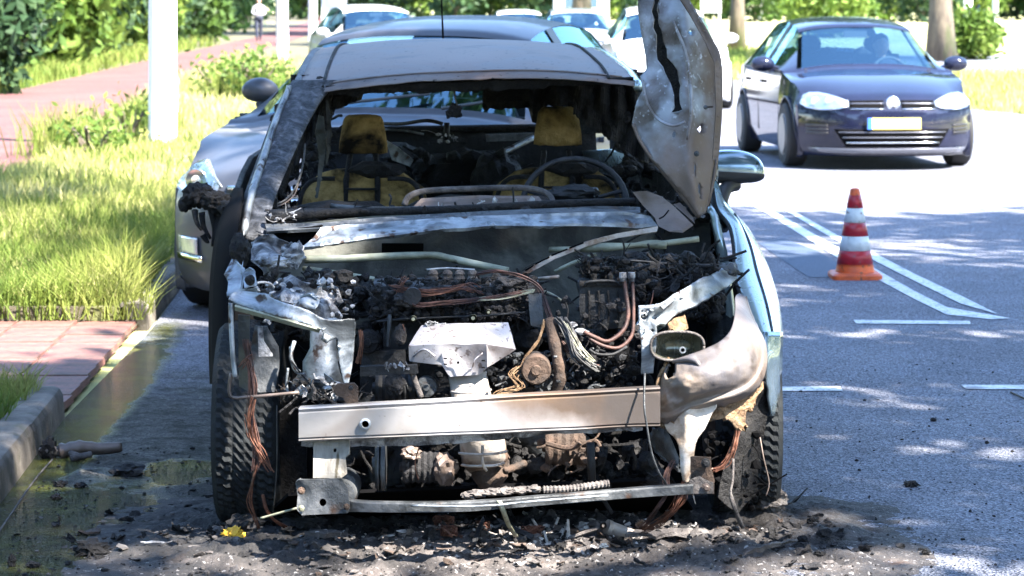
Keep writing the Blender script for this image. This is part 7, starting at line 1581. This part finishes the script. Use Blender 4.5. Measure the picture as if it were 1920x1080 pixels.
# metal tube with a fork, in front of the car
g = P(1165, 1005, 8.3); r = empty('shock_absorber', (g.x, g.y, .03), 0, 'scorched metal cylinder with a pale fork lying in the ash', 'debris')
mb = MB(); a = Vector((-.045, -.02, .045)); b = Vector((.06, .02, -.0)); mb.tube([a, a + (b - a) * .1, a + (b - a) * .12, b, b + (b - a) * .03], [.022, .023, .0205, .0195, .015], 20); mb.build('cylinder', M['cat'], r, smooth=True)
mb = MB(); mb.tube([a + Vector((-.005, -.01, .004)), a + Vector((-.06, -.02, -.012)), a + Vector((-.115, -.03, -.03))], [.0075, .006, .0045], 6); mb.lathe([(.010, -.006), (.010, .006), (.005, .006), (.005, -.006), (.010, -.006)], a + Vector((-.010, -.022, .008)), 'Y', 14); mb.build('fork', M['ashgrey'], r, smooth=True)
def wires(name, label, px, py, D, n, R, m, seed, coil=True):
    g = P(px, py, D); z = g.z; r = random.Random(seed); mb = MB()
    for i in range(n):
        pts = []; a0 = r.uniform(0, 6.3); rr = R * r.uniform(.6, 1.1)
        for k in range(9):
            a_ = a0 + k * r.uniform(.5, .8); pts.append((math.cos(a_) * rr + (0 if coil else k * R * .25), math.sin(a_) * rr * .6 * (1 if coil else .2), .012 + r.uniform(0, .03)))
        mb.tube(smoothp(pts, 3), .0013 * r.uniform(.8, 1.4), 4)
    o = mb.build(name, M[m], fix=False); o.location = (g.x, g.y, max(0, hz(g.x, g.y))); return tag(o, label, 'wire', kind=None)
wires('copper_coil', 'coil of bare copper wire in the ash, left one of two', 832, 1008, 8.38, 26, .028, 'copper', 1)
wires('copper_coil', 'smaller copper coil right of the first one', 905, 1008, 8.38, 16, .022, 'copper', 2)
wires('copper_strands', 'short copper strands lying right of the bent green strip', 985, 1022, 8.3, 18, .02, 'copper', 3, False)
wires('copper_coil', 'tangle of copper below the two coils', 842, 1035, 8.2, 14, .024, 'copper', 4)
# bent strip leaning on the lower crossbar
mb = MB(); pts = [P(935, 938, 7.94), P(945, 960, 7.96), P(955, 985, 8.05), P(968, 1005, 8.15)]; q = [Vector(p) for p in smoothp([tuple(p) for p in pts], 4)]
rows = [[p + Vector((-.006, 0, 0)), p + Vector((-.002, -.006, 0)), p + Vector((.006, 0, 0))] for p in q]; mb.grid(rows); o = mb.build('bent_strip', M['zinc'], smooth=2, solid=.003); tag(o, 'pale green bent strip leaning from the ash onto the lower crossbar', 'debris')
# yellow wheel clamp remnant in front of the kerb side tyre
g = P(438, 975, 8.38); mb = MB(); mb.lump((0, 0, 0), (.030, .014, .024), 3, 4, .75, 3.5); o = mb.build('yellow_chock', M['yellow'], smooth=2); o.location = (g.x, g.y, .028); tag(o, 'yellow melted remnant in front of the kerb side tyre', 'debris')
thing_lump(460, 1012, (.05, .04, .03), 'char_dust', 'charred_lump', 'big dark clod in front of the kerb side tyre', seed=31, amp=.5)
thing_lump(1440, 985, (.06, .04, .035), 'ashgrey', 'charred_lump', 'grey crumpled heap at the foot of the road side tyre', seed=32, amp=.6, sub=4)
thing_lump(1340, 1000, (.04, .02, .022), 'char_dust', 'charred_lump', 'grey brown chunk between the metal cylinder and the road side tyre', seed=33, amp=.5)
thing_lump(560, 1005, (.08, .05, .022), 'char_dust', 'charred_lump', 'low dark mound below the kerb side mounting plate', seed=34, amp=.5)
thing_lump(1230, 1015, (.05, .03, .02), 'ashgrey', 'charred_lump', 'pale grey mound right of the metal cylinder', seed=35, amp=.55, sub=4)
# bone white splinters standing in the ash
rnd = random.Random(5)
for i in range(12):
    px = rnd.uniform(965, 1075); D = rnd.uniform(8.25, 8.5); g = Vector(((px - CX) * D / FPX, D, 0)); a = rnd.uniform(-.9, .9)
    mb = MB(); l = rnd.uniform(.02, .045); mb.tube([(0, 0, -.01), (math.sin(a) * l, rnd.uniform(-.01, .01), .01 + abs(math.cos(a)) * l)], [.006, .004], 5)
    o = mb.build('white_splinter', M['ashwhite'], fix=False); o.location = (g.x, g.y, max(0, hz(g.x, g.y))); tag(o, 'bone white splinter in the ash pile right of the bent green strip', 'debris', 'white splinters sticking out of the ash')
# loose cable along the kerb
mb = MB(); mb.tube(smoothp([tuple(G(98, 868) + Vector((0, 0, .012))), tuple(G(60, 912) + Vector((0, 0, .01))), tuple(G(0, 1000) + Vector((0, 0, .01))), tuple(G(-60, 1080) + Vector((0, 0, .01)))], 5), .0032, 6); o = mb.build('loose_cable', M['ashgrey'], smooth=2); tag(o, 'thin pale cable lying in the gutter along the kerb', 'cable')
# twig at the right edge
mb = MB(); mb.tube([G(1895, 738) + Vector((0, 0, .006)), G(1925, 752) + Vector((0, 0, .006))], .004, 6); o = mb.build('twig', M['stem'], smooth=2); tag(o, 'dark twig on the road at the right edge of the picture', 'twig')
